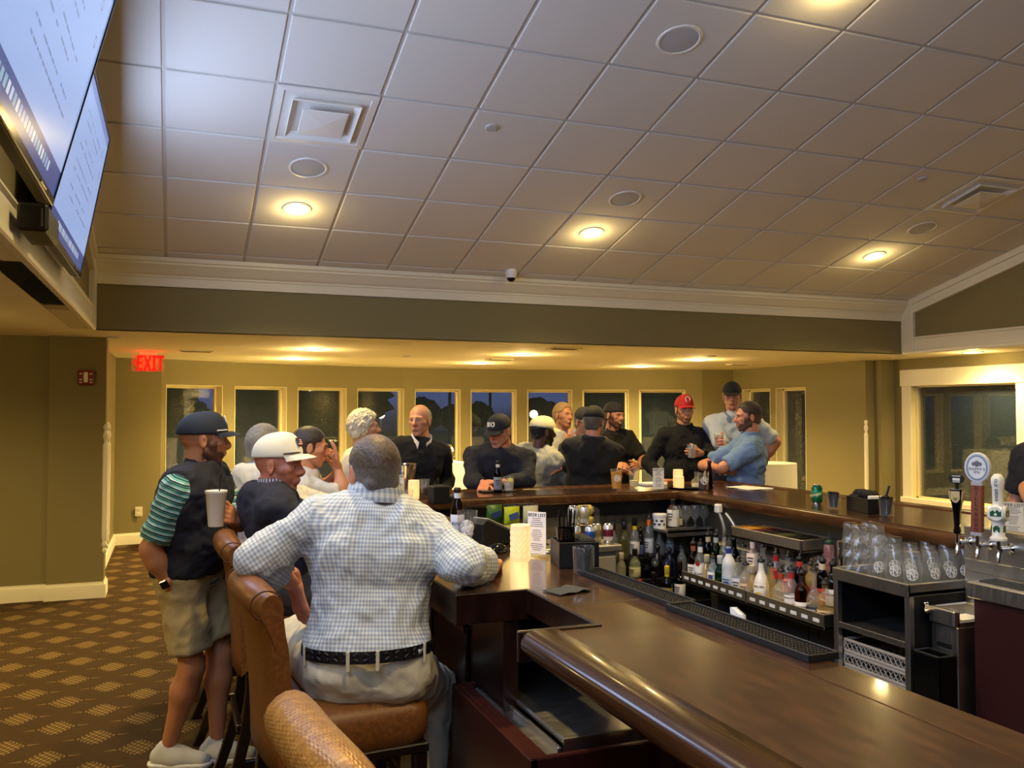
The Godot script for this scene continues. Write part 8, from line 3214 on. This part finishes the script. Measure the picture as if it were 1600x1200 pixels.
func build_people() -> void:
	FOLD = FastNoiseLite.new()
	FOLD.noise_type = FastNoiseLite.TYPE_SIMPLEX
	FOLD.fractal_type = FastNoiseLite.FRACTAL_RIDGED
	FOLD.fractal_octaves = 3
	FOLD.frequency = 5.0
	HAIRN = FastNoiseLite.new()
	HAIRN.noise_type = FastNoiseLite.TYPE_SIMPLEX
	HAIRN.frequency = 1.0
	HAIRN.fractal_octaves = 2
	M.pants = cloth(S(46, 46, 52))
	M.shoe = mat(S(30, 28, 27), 0.4)
	M.sole = mat(S(20, 20, 20), 0.6)
	var navy := cloth(S(20, 22, 36), 0.85)
	var black := cloth(S(17, 17, 19), 0.9)
	var tan_ := S(196, 138, 106)
	var ruddy := S(206, 134, 112)
	var n := func(d: float) -> Vector3: return Vector3(sin(deg_to_rad(d)), 0, cos(deg_to_rad(d)))

	# 1 the man standing at the left
	var teal := patterned(stripe_tex([S(118, 190, 178), S(232, 240, 236), S(20, 62, 64), S(92, 170, 158), S(16, 40, 46)], [0.0, 0.34, 0.46, 0.72, 0.84, 1.0]), 1.0, 38.0)
	var p := person("man standing at the left in navy vest, teal striped polo, khaki shorts and rope cap", {
		"at": Vector3(0.09, 0, -4.42), "yaw": 62, "h": 1.68, "hip": 0.90, "head": Vector3(0.145, 1.512, -4.37), "look": 92, "pitch": 2, "bulk": 1.07, "shoulder": 0.19,
		"cell": 0.012, "head_cell": 0.0038, "hair_cell": 0.0045, "skin": S(188, 126, 92), "beard": S(44, 28, 20).srgb_to_linear(), "beard_amt": 0.8, "face": 1.02,
		"shirt": teal, "uv": true, "sleeve": 0.86, "hem": -0.05, "vest": cloth(S(17, 19, 32), 0.8), "vest_hem": 0.0, "collar": cloth(S(20, 22, 38)), "collar_h": 0.05, "top_name": "polo_shirt",
		"pants": cloth(S(172, 154, 108), 0.85), "leg": 0.40, "shoes": cloth(S(196, 194, 182), 0.8), "soles": mat(S(226, 224, 212), 0.5), "feet": [Vector3(0.215, 0, -4.42), Vector3(0.0, 0, -4.43)], "toes": Vector3(0.9, 0, 0.35),
		"arms": {"r": {"elbow": Vector3(-0.085, 1.035, -4.25), "to": Vector3(0.0, 0.862, -4.262), "fdir": Vector3(0.3, -1, -0.55), "palm": Vector3(0.3, 0, -1), "curl": 0.3, "cell": 0.0045}, "l": {"to": Vector3(0.285, 1.15, -4.165), "hint": Vector3(0.6, -1, -0.3), "fdir": Vector3(-0.42, 0.35, 0.62), "palm": Vector3(-0.8, 0.0, -0.4), "curl": 0.62, "cell": 0.0042}},
		"scalp": S(70, 46, 36).srgb_to_linear(), "scalp_amt": 0.35,
		"cap": {"mat": cloth(S(24, 34, 50), 0.8), "rope": mat(S(226, 224, 216), 0.6), "emblem": mat(S(224, 222, 214), 0.6), "near": true, "tip": -3.0, "y": 0.004, "bill": 0.08}})
	watch(p, Vector3(-0.012, 0.885, -4.26), Vector3(0.5, -1, -0.1), Vector3(-0.5, 0.1, 1), 0.029)
	var zm := MB.new()
	zm.tube([Vector3(0.0, 1.30, 0.115), Vector3(0.0, 1.15, 0.158), Vector3(0.0, 1.0, 0.178), Vector3(0.0, 0.86, 0.165)], 0.0035, 6)
	part(p, "zip", zm, M.dark_metal)
	foam_cup("white foam cup with black straw held by the man in the navy vest", Vector3(0.186, 1.143, -4.085))

	# 2 grey-haired man in cream
	p = person("grey-haired man in a cream hooded pullover seated behind the man in the white cap", {
		"at": Vector3(0.46, 0, -4.90), "yaw": 108, "sit": true, "hip": 0.86, "h": 1.76, "head": Vector3(0.48, 1.452, -4.97), "look": 132, "bulk": 1.08, "shoulder": 0.19, "cell": 0.015,
		"skin": ruddy, "shirt": cloth(S(222, 216, 194), 0.9), "sleeve": 2.0, "hem": -0.04, "hood": true, "collar": cloth(S(160, 172, 190)), "top_name": "pullover", "pants": cloth(S(90, 86, 76)),
		"arms": {"l": {"to": Vector3(0.98, 1.10, -5.10), "hint": Vector3(0, -1, -0.5), "palm": Vector3(0, -1, 0)}, "r": {"to": Vector3(0.95, 1.10, -4.72), "hint": Vector3(-0.3, -1, 0.5), "palm": Vector3(0, -1, 0)}},
		"hair": {"color": S(96, 90, 80), "tip": S(150, 144, 132), "thick": 0.008, "temple": S(160, 154, 144)}})

	# 3 the man in the white cap
	var coll := patterned(stripe_tex([S(206, 200, 204), S(74, 46, 58)], [0.0, 0.55, 1.0]), 1.0, 1.0)
	coll.uv1_scale = Vector3(1, 30, 1)
	p = person("seated man in a white flag-patch cap and navy hooded top, looking over his shoulder", {
		"at": Vector3(0.46, 0, -4.12), "yaw": 100, "sit": true, "hip": 0.86, "h": 1.76, "head": Vector3(0.458, 1.402, -4.10), "look": 62, "pitch": 3, "twist": -12, "bulk": 1.06, "shoulder": 0.185, "cell": 0.013, "head_cell": 0.0038,
		"skin": S(204, 128, 104), "beard": S(110, 70, 56).srgb_to_linear(), "beard_amt": 0.4, "face": 1.05, "brow": S(120, 76, 50).srgb_to_linear(),
		"shirt": cloth(S(22, 24, 40), 0.88), "sleeve": 2.0, "hem": -0.04, "hood": true, "collar": coll, "collar_h": 0.05, "top_name": "hooded_top", "pants": cloth(S(60, 58, 56)),
		"arms": {"l": {"to": Vector3(0.93, 1.10, -4.28), "hint": Vector3(0, -1, -0.6), "palm": Vector3(0, -1, 0)}, "r": {"to": Vector3(0.90, 1.10, -3.92), "hint": Vector3(-0.2, -1, 0.6), "palm": Vector3(0, -1, 0)}},
		"scalp": S(130, 84, 66).srgb_to_linear(), "scalp_amt": 0.3,
		"cap": {"mat": cloth(S(228, 222, 200), 0.85), "rope": mat(S(46, 48, 44), 0.7), "patch": mat(S(40, 40, 46), 0.7), "flag": true, "near": true, "tall": 1.06, "tip": -5.0, "y": 0.014, "bill": 0.085}})

	# 4 the man with his hand at his mouth
	p = person("dark-haired man in a pale grey tee resting his mouth on his raised hand", {
		"at": Vector3(0.52, 0, -5.62), "yaw": 82, "sit": true, "hip": 0.86, "h": 1.74, "head": Vector3(0.80, 1.425, -5.485), "look": 84, "pitch": 8, "bulk": 1.01, "cell": 0.015,
		"skin": S(200, 138, 110), "shirt": cloth(S(206, 206, 204), 0.9), "sleeve": 0.8, "hem": -0.04, "top_name": "tee", "pants": cloth(S(70, 70, 76)),
		"arms": {"r": {"elbow": Vector3(0.985, 1.125, -5.39), "to": Vector3(0.955, 1.30, -5.425), "fdir": Vector3(-0.1, 1, -0.06), "palm": Vector3(-1, 0, -0.2), "curl": 0.22, "cell": 0.005}, "l": {"elbow": Vector3(0.90, 1.12, -5.72), "to": Vector3(0.97, 1.27, -5.55), "fdir": Vector3(-0.1, 1, 0.1), "palm": Vector3(-1, 0, 0.2), "curl": 0.5}},
		"hair": {"color": S(34, 26, 20), "tip": S(62, 48, 38), "thick": 0.007, "front": 0.066}})

	# 5 the man in gingham
	var ging := patterned(check_tex(S(222, 222, 208), S(188, 193, 194), S(150, 160, 174)), 78.0, 78.0)
	var gcol := ging.duplicate()
	gcol.uv1_scale = Vector3(9, 30, 1)
	p = person("grey-haired man in blue gingham shirt from behind, arm over the stool back", {
		"at": Vector3(0.60, 0, -2.84), "yaw": 172, "sit": true, "hip": 0.835, "neck": 0.035, "waist": 0.068, "h": 1.80, "head": Vector3(0.636, 1.442, -2.955), "look": 192, "pitch": 4, "bulk": 1.12, "shoulder": 0.185, "cell": 0.011, "cloth_cell": 0.010, "head_cell": 0.0042, "hair_cell": 0.0036, "hs": 1.0,
		"skin": S(206, 138, 112), "face": 1.05, "shirt": ging, "uv": true, "sleeve": 1.62, "hem": 0.062, "ease": 0.016, "belly": 1.1, "folds": 0.014, "collar": gcol, "collar_h": 0.05, "collar_r": 1.12, "pants": cloth(S(206, 198, 172), 0.85), "shoes": mat(S(24, 20, 18), 0.35),
		"feet": [Vector3(0.50, 0.30, -3.2), Vector3(0.80, 0.17, -2.95)],
		"arms": {"l": {"elbow": Vector3(0.262, 1.175, -2.95), "to": Vector3(0.395, 1.06, -3.06), "raise": -0.01, "fdir": Vector3(0.25, -1, 0.05), "palm": Vector3(0.9, 0.1, -0.4), "curl": 0.4, "cell": 0.0045}, "r": {"elbow": Vector3(0.89, 1.15, -2.74), "to": Vector3(1.06, 1.105, -2.93), "raise": -0.05, "fdir": Vector3(0.3, -0.05, -1), "palm": Vector3(0, -1, 0), "curl": 0.3}},
		"hair": {"color": S(44, 30, 18), "tip": S(98, 76, 50), "thick": 0.006, "lift": 1.0, "crown": S(132, 100, 74), "temple": S(118, 112, 102), "low": -0.085, "nape": -0.06}})
	# his belt and its loops
	var belt := MB.new()
	var rr := []
	for k in 41:
		var a := TAU * k / 40.0
		rr.append(Vector3(sin(a) * 0.209, 0.893 + 0.004 * cos(a), -cos(a) * 0.162 - 0.004))
	for k in 40:
		var u: Vector3 = rr[k]
		var w: Vector3 = rr[k + 1]
		belt.face([u - Vector3(0, 0.019, 0), w - Vector3(0, 0.019, 0), w + Vector3(0, 0.019, 0), u + Vector3(0, 0.019, 0)], Vector3(u.x, 0, u.z).normalized())
		for e in 2:
			belt.box((u + w) / 2 + Vector3(0, -0.008 + e * 0.016, 0), Vector3(0.02, 0.012, 0.006), 0.003, Basis(Vector3.UP, atan2(u.x, u.z)) * Basis(Vector3(0, 0, 1), 0.5 if (k + e) % 2 == 0 else -0.5))
	var bt := part(p, "belt", belt, mat(S(16, 16, 20), 0.55))
	for k in 4:
		var a: float = [-0.9, -0.08, 0.34, 1.2][k]
		var lp := MB.new()
		lp.box(Vector3.ZERO, Vector3(0.011, 0.062, 0.006), 0.002)
		var lo := part(p, "belt_loop", lp, cloth(S(206, 198, 172), 0.85))
		lo.transform = Transform3D(Basis(Vector3.UP, PI - a), Vector3(sin(a) * 0.216, 0.888, -cos(a) * 0.170 - 0.004))

	# 6 and 7 the pair at the far left corner
	person("white-haired guest in a cream jacket facing right at the far left corner of the bar", {
		"at": Vector3(1.26, 0, -6.66), "yaw": 60, "h": 1.64, "head": Vector3(1.353, 1.524, -6.56), "look": 84, "bulk": 0.97, "shoulder": 0.165, "cell": 0.017, "skin": S(214, 160, 134),
		"shirt": cloth(S(226, 218, 186), 0.9), "sleeve": 2.0, "hem": -0.14, "collar": cloth(S(226, 218, 186)), "top_name": "jacket", "pants": cloth(S(190, 184, 166)),
		"hair": {"kind": "long", "color": S(176, 160, 120), "tip": S(240, 232, 208), "thick": 0.010, "rough": 0.010, "grain": Vector3(70, 22, 34), "lift": 2.4}})
	p = person("balding older man in a black quarter-zip over a white collar, far left bar corner", {
		"at": Vector3(1.73, 0, -6.68), "yaw": -4, "h": 1.70, "head": Vector3(1.775, 1.578, -6.56), "look": -38, "pitch": 4, "bulk": 1.06, "shoulder": 0.195, "cell": 0.016, "head_cell": 0.0045, "skin": S(212, 148, 120), "brow": S(150, 130, 110).srgb_to_linear(),
		"shirt": cloth(S(15, 15, 17), 0.92), "sleeve": 2.0, "hem": -0.12, "collar": cloth(S(226, 222, 212)), "collar_h": 0.05, "top_name": "quarter_zip_sweater", "pants": cloth(S(30, 30, 34)),
		"arms": {"l": {"to": Vector3(1.95, 0.98, -6.52), "palm": Vector3(-1, 0, 0)}, "r": {"to": Vector3(1.46, 0.98, -6.5), "palm": Vector3(1, 0, 0)}},
		"hair": {"kind": "bald", "color": S(150, 124, 90), "tip": S(196, 176, 140), "thick": 0.009, "nape": -0.05, "side_front": 0.012, "rough": 0.005}})
	var zz := MB.new()
	zz.tube([Vector3(0.0, 1.40, 0.125), Vector3(0.0, 1.35, 0.148), Vector3(0, 1.29, 0.162)], 0.005, 6)
	part(p, "zip", zz, mat(S(170, 170, 172), 0.3, 0.7))

	# 8 the man leaning on the bar
	p = person("man in a dark lettered cap and navy pullover leaning on the bar", {
		"at": Vector3(2.38, 0, -6.55), "yaw": -16, "h": 1.76, "hip": 0.90, "head": Vector3(2.325, 1.492, -6.28), "look": -52, "pitch": 12, "bulk": 1.15, "shoulder": 0.20, "cell": 0.016, "head_cell": 0.0045, "skin": S(206, 132, 110), "face": 1.08,
		"beard": S(170, 140, 124).srgb_to_linear(), "beard_amt": 0.4, "shirt": cloth(S(22, 25, 38), 0.88), "sleeve": 1.75, "hem": -0.12, "hood": true, "top_name": "hooded_pullover", "pants": cloth(S(40, 40, 46)),
		"arms": {"r": {"elbow": Vector3(2.10, 1.12, -6.23), "to": Vector3(2.14, 1.115, -6.06), "fdir": Vector3(-0.35, -0.1, 0.6), "palm": Vector3(0, -1, 0), "curl": 0.4, "cell": 0.005}, "l": {"elbow": Vector3(2.50, 1.13, -6.15), "to": Vector3(2.25, 1.125, -6.05), "fdir": Vector3(-1, 0.06, 0.06), "palm": Vector3(0, -1, -0.2), "curl": 0.35, "cell": 0.005}},
		"hair": {"color": S(130, 116, 104), "thick": 0.004, "front": 0.02, "nape": -0.04},
		"cap": {"mat": cloth(S(26, 28, 36), 0.8), "word": "BO", "size": 0.036, "tip": 6.0}})
	watch(p, Vector3(2.30, 1.125, -6.07), Vector3(1, 0, -0.2), Vector3(0, 1, 0), 0.029)

	# 9 cream cap, grey top, seen from behind
	person("man in a cream cap and light grey top turned away, right of the leaning man", {
		"at": Vector3(2.92, 0, -6.99), "yaw": 118, "h": 1.66, "head": Vector3(2.95, 1.469, -6.888), "hs": 1.05, "look": 98, "pitch": 2, "bulk": 1.08, "shoulder": 0.19, "cell": 0.016, "skin": S(92, 60, 42), "beard": S(30, 20, 16).srgb_to_linear(),
		"shirt": cloth(S(172, 172, 160), 0.85), "sleeve": 1.9, "hem": -0.13, "folds": 0.018, "top_name": "long_sleeved_top", "pants": cloth(S(60, 62, 66)),
		"arms": {"r": {"to": Vector3(3.25, 1.2, -6.95), "hint": Vector3(-0.2, -1, 0.6), "palm": Vector3(0, 0, -1)}, "l": {"to": Vector3(3.2, 1.18, -7.2), "palm": Vector3(0, 0, 1)}},
		"hair": {"color": S(20, 16, 14), "thick": 0.004, "nape": -0.03},
		"cap": {"mat": cloth(S(232, 222, 182), 0.85), "tip": 4.0, "tall": 0.96}})
	# 10 fair-haired man drinking behind him
	person("fair-haired man raising a clear cup to his mouth behind the cream cap", {
		"at": Vector3(3.50, 0, -7.82), "yaw": 10, "h": 1.72, "head": Vector3(3.53, 1.599, -7.74), "look": 18, "pitch": -4, "tilt": -6, "bulk": 1.01, "cell": 0.018, "skin": S(214, 150, 116), "beard": S(150, 100, 60).srgb_to_linear(), "beard_amt": 0.6,
		"shirt": cloth(S(196, 194, 190), 0.9), "sleeve": 1.8, "hem": -0.12, "top_name": "shirt", "pants": cloth(S(60, 60, 66)), "collar": cloth(S(200, 198, 194)),
		"arms": {"r": {"to": Vector3(3.51, 1.34, -7.55), "hint": Vector3(-0.7, -1, 0.2), "fdir": Vector3(0.15, 1, 0.1), "palm": Vector3(0.5, 0, -1), "curl": 0.6, "cell": 0.005}},
		"hair": {"color": S(150, 112, 64), "tip": S(206, 170, 110), "thick": 0.010, "lift": 1.6, "rough": 0.006}})
	plastic_cup("clear plastic cup raised by the fair-haired man", Vector3(3.535, 1.36, -7.505), Color(0.9, 0.9, 0.88))
	# 11 capped man with glasses
	p = person("man in a dark two-tone cap and glasses standing behind the black hoodie", {
		"at": Vector3(3.46, 0, -7.02), "yaw": -6, "h": 1.68, "hip": 0.89, "head": Vector3(3.40, 1.55, -7.0), "look": 8, "pitch": 6, "bulk": 1.05, "cell": 0.018, "skin": S(206, 142, 116), "beard": S(150, 130, 110).srgb_to_linear(), "beard_amt": 0.35,
		"shirt": cloth(S(70, 72, 76), 0.9), "sleeve": 2.0, "hem": -0.12, "collar": cloth(S(224, 222, 214)), "top_name": "jacket", "pants": cloth(S(50, 50, 56)),
		"arms": {"l": {"to": Vector3(3.62, 0.95, -6.92)}, "r": {"to": Vector3(3.26, 0.95, -6.92)}},
		"hair": {"color": S(110, 96, 80), "thick": 0.004, "nape": -0.03}, "cap": {"mat": cloth(S(40, 40, 42), 0.85), "bill_mat": cloth(S(120, 114, 100), 0.85), "tip": 8.0}})
	var gl := MB.new()
	for s: float in [-1.0, 1.0]:
		var ring := []
		for k in 17:
			var a := TAU * k / 16.0
			ring.append(Vector3(s * 0.032 + cos(a) * 0.022, sin(a) * 0.017, 0.0))
		gl.tube(ring, 0.002, 6)
		gl.tube([Vector3(s * 0.054, 0.004, 0), Vector3(s * 0.078, 0.004, -0.09)], 0.002, 6)
	gl.tube([Vector3(-0.01, 0.004, 0.002), Vector3(0.01, 0.004, 0.002)], 0.002, 6)
	var go := part(p, "glasses", gl, M.gloss_black)
	go.global_transform = Transform3D(Basis.from_euler(Vector3(deg_to_rad(6), deg_to_rad(8), 0)), Vector3(3.40, 1.55, -7.0)) * Transform3D(Basis.IDENTITY, Vector3(0, 0.0, 0.094))
	# 12 black hoodie from behind
	p = person("man in a black cap and black hoodie seen from behind at the rear bar", {
		"at": Vector3(3.14, 0, -6.42), "yaw": 148, "h": 1.70, "head": Vector3(3.17, 1.558, -6.36), "look": 136, "bulk": 1.08, "shoulder": 0.19, "cell": 0.016, "skin": S(204, 138, 112), "beard": S(150, 130, 110).srgb_to_linear(), "beard_amt": 0.4,
		"shirt": black, "sleeve": 1.95, "hem": -0.12, "hood": true, "top_name": "hoodie", "collar": cloth(S(60, 66, 86)), "pants": cloth(S(34, 34, 38)),
		"arms": {"r": {"to": Vector3(3.02, 1.16, -6.72), "palm": Vector3(0, -1, 0)}, "l": {"to": Vector3(3.37, 1.20, -6.44), "hint": Vector3(0.6, -1, 0.2), "fdir": Vector3(0.5, 0.0, 0.5), "palm": Vector3(0.4, -0.6, -0.5), "curl": 0.4, "cell": 0.005}},
		"hair": {"color": S(90, 84, 78), "thick": 0.003, "nape": -0.045}, "cap": {"mat": cloth(S(18, 18, 20), 0.85), "tip": 4.0}})
	# 13 backwards cap
	person("bearded man in a backwards dark cap and black polo, arms bare", {
		"at": Vector3(4.0, 0, -7.57), "yaw": 8, "h": 1.72, "head": Vector3(3.952, 1.60, -7.484), "look": 14, "pitch": 2, "tilt": -4, "bulk": 1.03, "shoulder": 0.19, "cell": 0.017, "head_cell": 0.005, "skin": S(198, 136, 108), "beard": S(50, 34, 26).srgb_to_linear(), "beard_amt": 0.85,
		"shirt": black, "sleeve": 0.85, "hem": -0.12, "collar": black, "top_name": "polo_shirt", "pants": cloth(S(60, 58, 56)),
		"arms": {"l": {"to": Vector3(4.06, 1.13, -7.2), "hint": Vector3(1, -0.5, -0.4), "fdir": Vector3(-0.7, 0.1, 0.6), "palm": Vector3(-0.3, -0.4, -0.8), "curl": 0.5, "cell": 0.005}, "r": {"to": Vector3(3.85, 1.1, -7.23), "hint": Vector3(-1, -0.6, -0.3), "palm": Vector3(0, -1, 0)}},
		"hair": {"color": S(36, 26, 20), "thick": 0.004, "nape": -0.03}, "cap": {"mat": cloth(S(34, 34, 36), 0.85), "backwards": true, "tip": 2.0}})
	# 14 red cap
	p = person("bearded man in a bright red cap and black sweater holding a clear cup", {
		"at": Vector3(4.40, 0, -7.02), "yaw": 0, "h": 1.76, "head": Vector3(4.40, 1.655, -6.97), "look": -14, "pitch": 2, "bulk": 1.10, "shoulder": 0.20, "cell": 0.016, "head_cell": 0.0048, "skin": S(206, 144, 116), "beard": S(124, 80, 50).srgb_to_linear(), "beard_amt": 0.85,
		"shirt": cloth(S(17, 18, 20), 0.9), "sleeve": 1.95, "hem": -0.12, "collar": cloth(S(17, 18, 20)), "top_name": "sweater", "pants": cloth(S(36, 38, 44)),
		"arms": {"l": {"to": Vector3(4.40, 1.27, -6.70), "hint": Vector3(1, -0.8, 0), "fdir": Vector3(-1, 0.05, 0.1), "palm": Vector3(-0.15, 0.1, -1), "curl": 0.55, "cell": 0.005}, "r": {"to": Vector3(4.12, 1.02, -6.9), "palm": Vector3(1, 0, 0)}},
		"hair": {"color": S(90, 60, 40), "thick": 0.004, "nape": -0.03}, "cap": {"mat": cloth(S(176, 26, 28), 0.8), "emblem": mat(S(226, 214, 206), 0.6), "tall": 1.1, "tip": -3.0}})
	watch(p, Vector3(4.42, 1.272, -6.70), Vector3(1, 0, -0.1), Vector3(0.0, 0.4, 1), 0.028)
	var lg := MB.new()
	lg.prism([Vector2(-0.012, -0.03), Vector2(-0.006, -0.005), Vector2(0.004, 0.0), Vector2(0.022, -0.004), Vector2(0.018, 0.012), Vector2(0.004, 0.022), Vector2(-0.012, 0.018), Vector2(-0.02, 0.004)], 0, 0.004)
	part(p, "chest_logo", lg, mat(S(214, 212, 206), 0.6), Vector3(0.07, 1.36, 0.118))
	plastic_cup("clear cup with a black straw held by the man in the red cap", Vector3(4.285, 1.235, -6.675), Color(0.9, 0.88, 0.86))
	# 15 tall man
	p = person("tall man in black cap and pale polo, elbow out, holding a beer", {
		"at": Vector3(4.88, 0, -6.92), "yaw": -24, "h": 1.90, "head": Vector3(4.80, 1.785, -6.80), "look": -36, "pitch": 4, "bulk": 1.06, "shoulder": 0.185, "cell": 0.017, "head_cell": 0.005, "skin": S(204, 140, 116),
		"shirt": cloth(S(196, 206, 216), 0.9), "sleeve": 0.88, "hem": -0.12, "collar": cloth(S(120, 136, 160)), "top_name": "polo_shirt", "pants": cloth(S(56, 60, 70)),
		"arms": {"l": {"elbow": Vector3(5.22, 1.36, -6.72), "to": Vector3(5.06, 1.12, -6.78), "fdir": Vector3(-0.6, -0.6, 0.3), "palm": Vector3(-0.5, 0, -0.8), "curl": 0.3}, "r": {"elbow": Vector3(4.66, 1.30, -6.72), "to": Vector3(4.49, 1.36, -6.56), "fdir": Vector3(-0.5, 0.1, 0.55), "palm": Vector3(0.7, 0.1, 0.5), "curl": 0.6, "cell": 0.005}},
		"hair": {"color": S(60, 48, 40), "thick": 0.004, "nape": -0.03}, "cap": {"mat": cloth(S(24, 24, 26), 0.85), "tip": 2.0, "bill": 0.065}})
	plastic_cup("plastic cup of foaming beer held by the tall man", Vector3(4.435, 1.335, -6.48), S(190, 110, 36), true)
	# 16 blue polo
	person("man in a sky blue polo from behind, arms crossed, rear right bar corner", {
		"at": Vector3(4.52, 0, -6.20), "yaw": -128, "h": 1.74, "hip": 0.90, "head": Vector3(4.47, 1.597, -6.12), "look": -104, "pitch": 3, "bulk": 1.20, "shoulder": 0.20, "cell": 0.015, "head_cell": 0.0048, "skin": S(206, 142, 116), "beard": S(56, 38, 30).srgb_to_linear(), "beard_amt": 0.85,
		"shirt": cloth(S(112, 142, 186), 0.9), "sleeve": 0.84, "hem": -0.02, "folds": 0.016, "collar": cloth(S(112, 142, 186)), "top_name": "polo_shirt", "pants": cloth(S(82, 94, 116)),
		"arms": {"l": {"elbow": Vector3(4.17, 1.19, -6.04), "to": Vector3(4.34, 1.145, -6.28), "fdir": Vector3(0.2, -0.1, -1), "palm": Vector3(1, 0, 0), "curl": 0.4}, "r": {"elbow": Vector3(4.26, 1.18, -6.46), "to": Vector3(4.27, 1.17, -6.20), "fdir": Vector3(0.25, -0.1, 1), "palm": Vector3(1, 0, 0.1), "curl": 0.45, "cell": 0.005}},
		"hair": {"color": S(38, 28, 24), "tip": S(60, 46, 38), "thick": 0.008, "temple": S(110, 76, 60), "lift": 1.7, "rough": 0.003}})
	# 17 the guest cut off at the right edge
	person("guest in a dark polo cut off by the right edge, one forearm in view", {
		"at": Vector3(4.80, 0, -3.62), "yaw": -70, "h": 1.74, "head": Vector3(4.74, 1.60, -3.58), "look": -80, "bulk": 1.08, "shoulder": 0.19, "cell": 0.016, "skin": S(196, 134, 106),
		"shirt": cloth(S(26, 28, 38), 0.9), "sleeve": 0.8, "hem": -0.12, "collar": cloth(S(26, 28, 38)), "top_name": "polo_shirt", "pants": cloth(S(60, 60, 66)),
		"arms": {"l": {"elbow": Vector3(4.50, 1.21, -3.58), "to": Vector3(4.385, 1.10, -3.43), "hint": Vector3(0.4, -1, 0.5), "palm": Vector3(0, -1, 0)}},
		"hair": {"color": S(70, 56, 46), "thick": 0.007}})
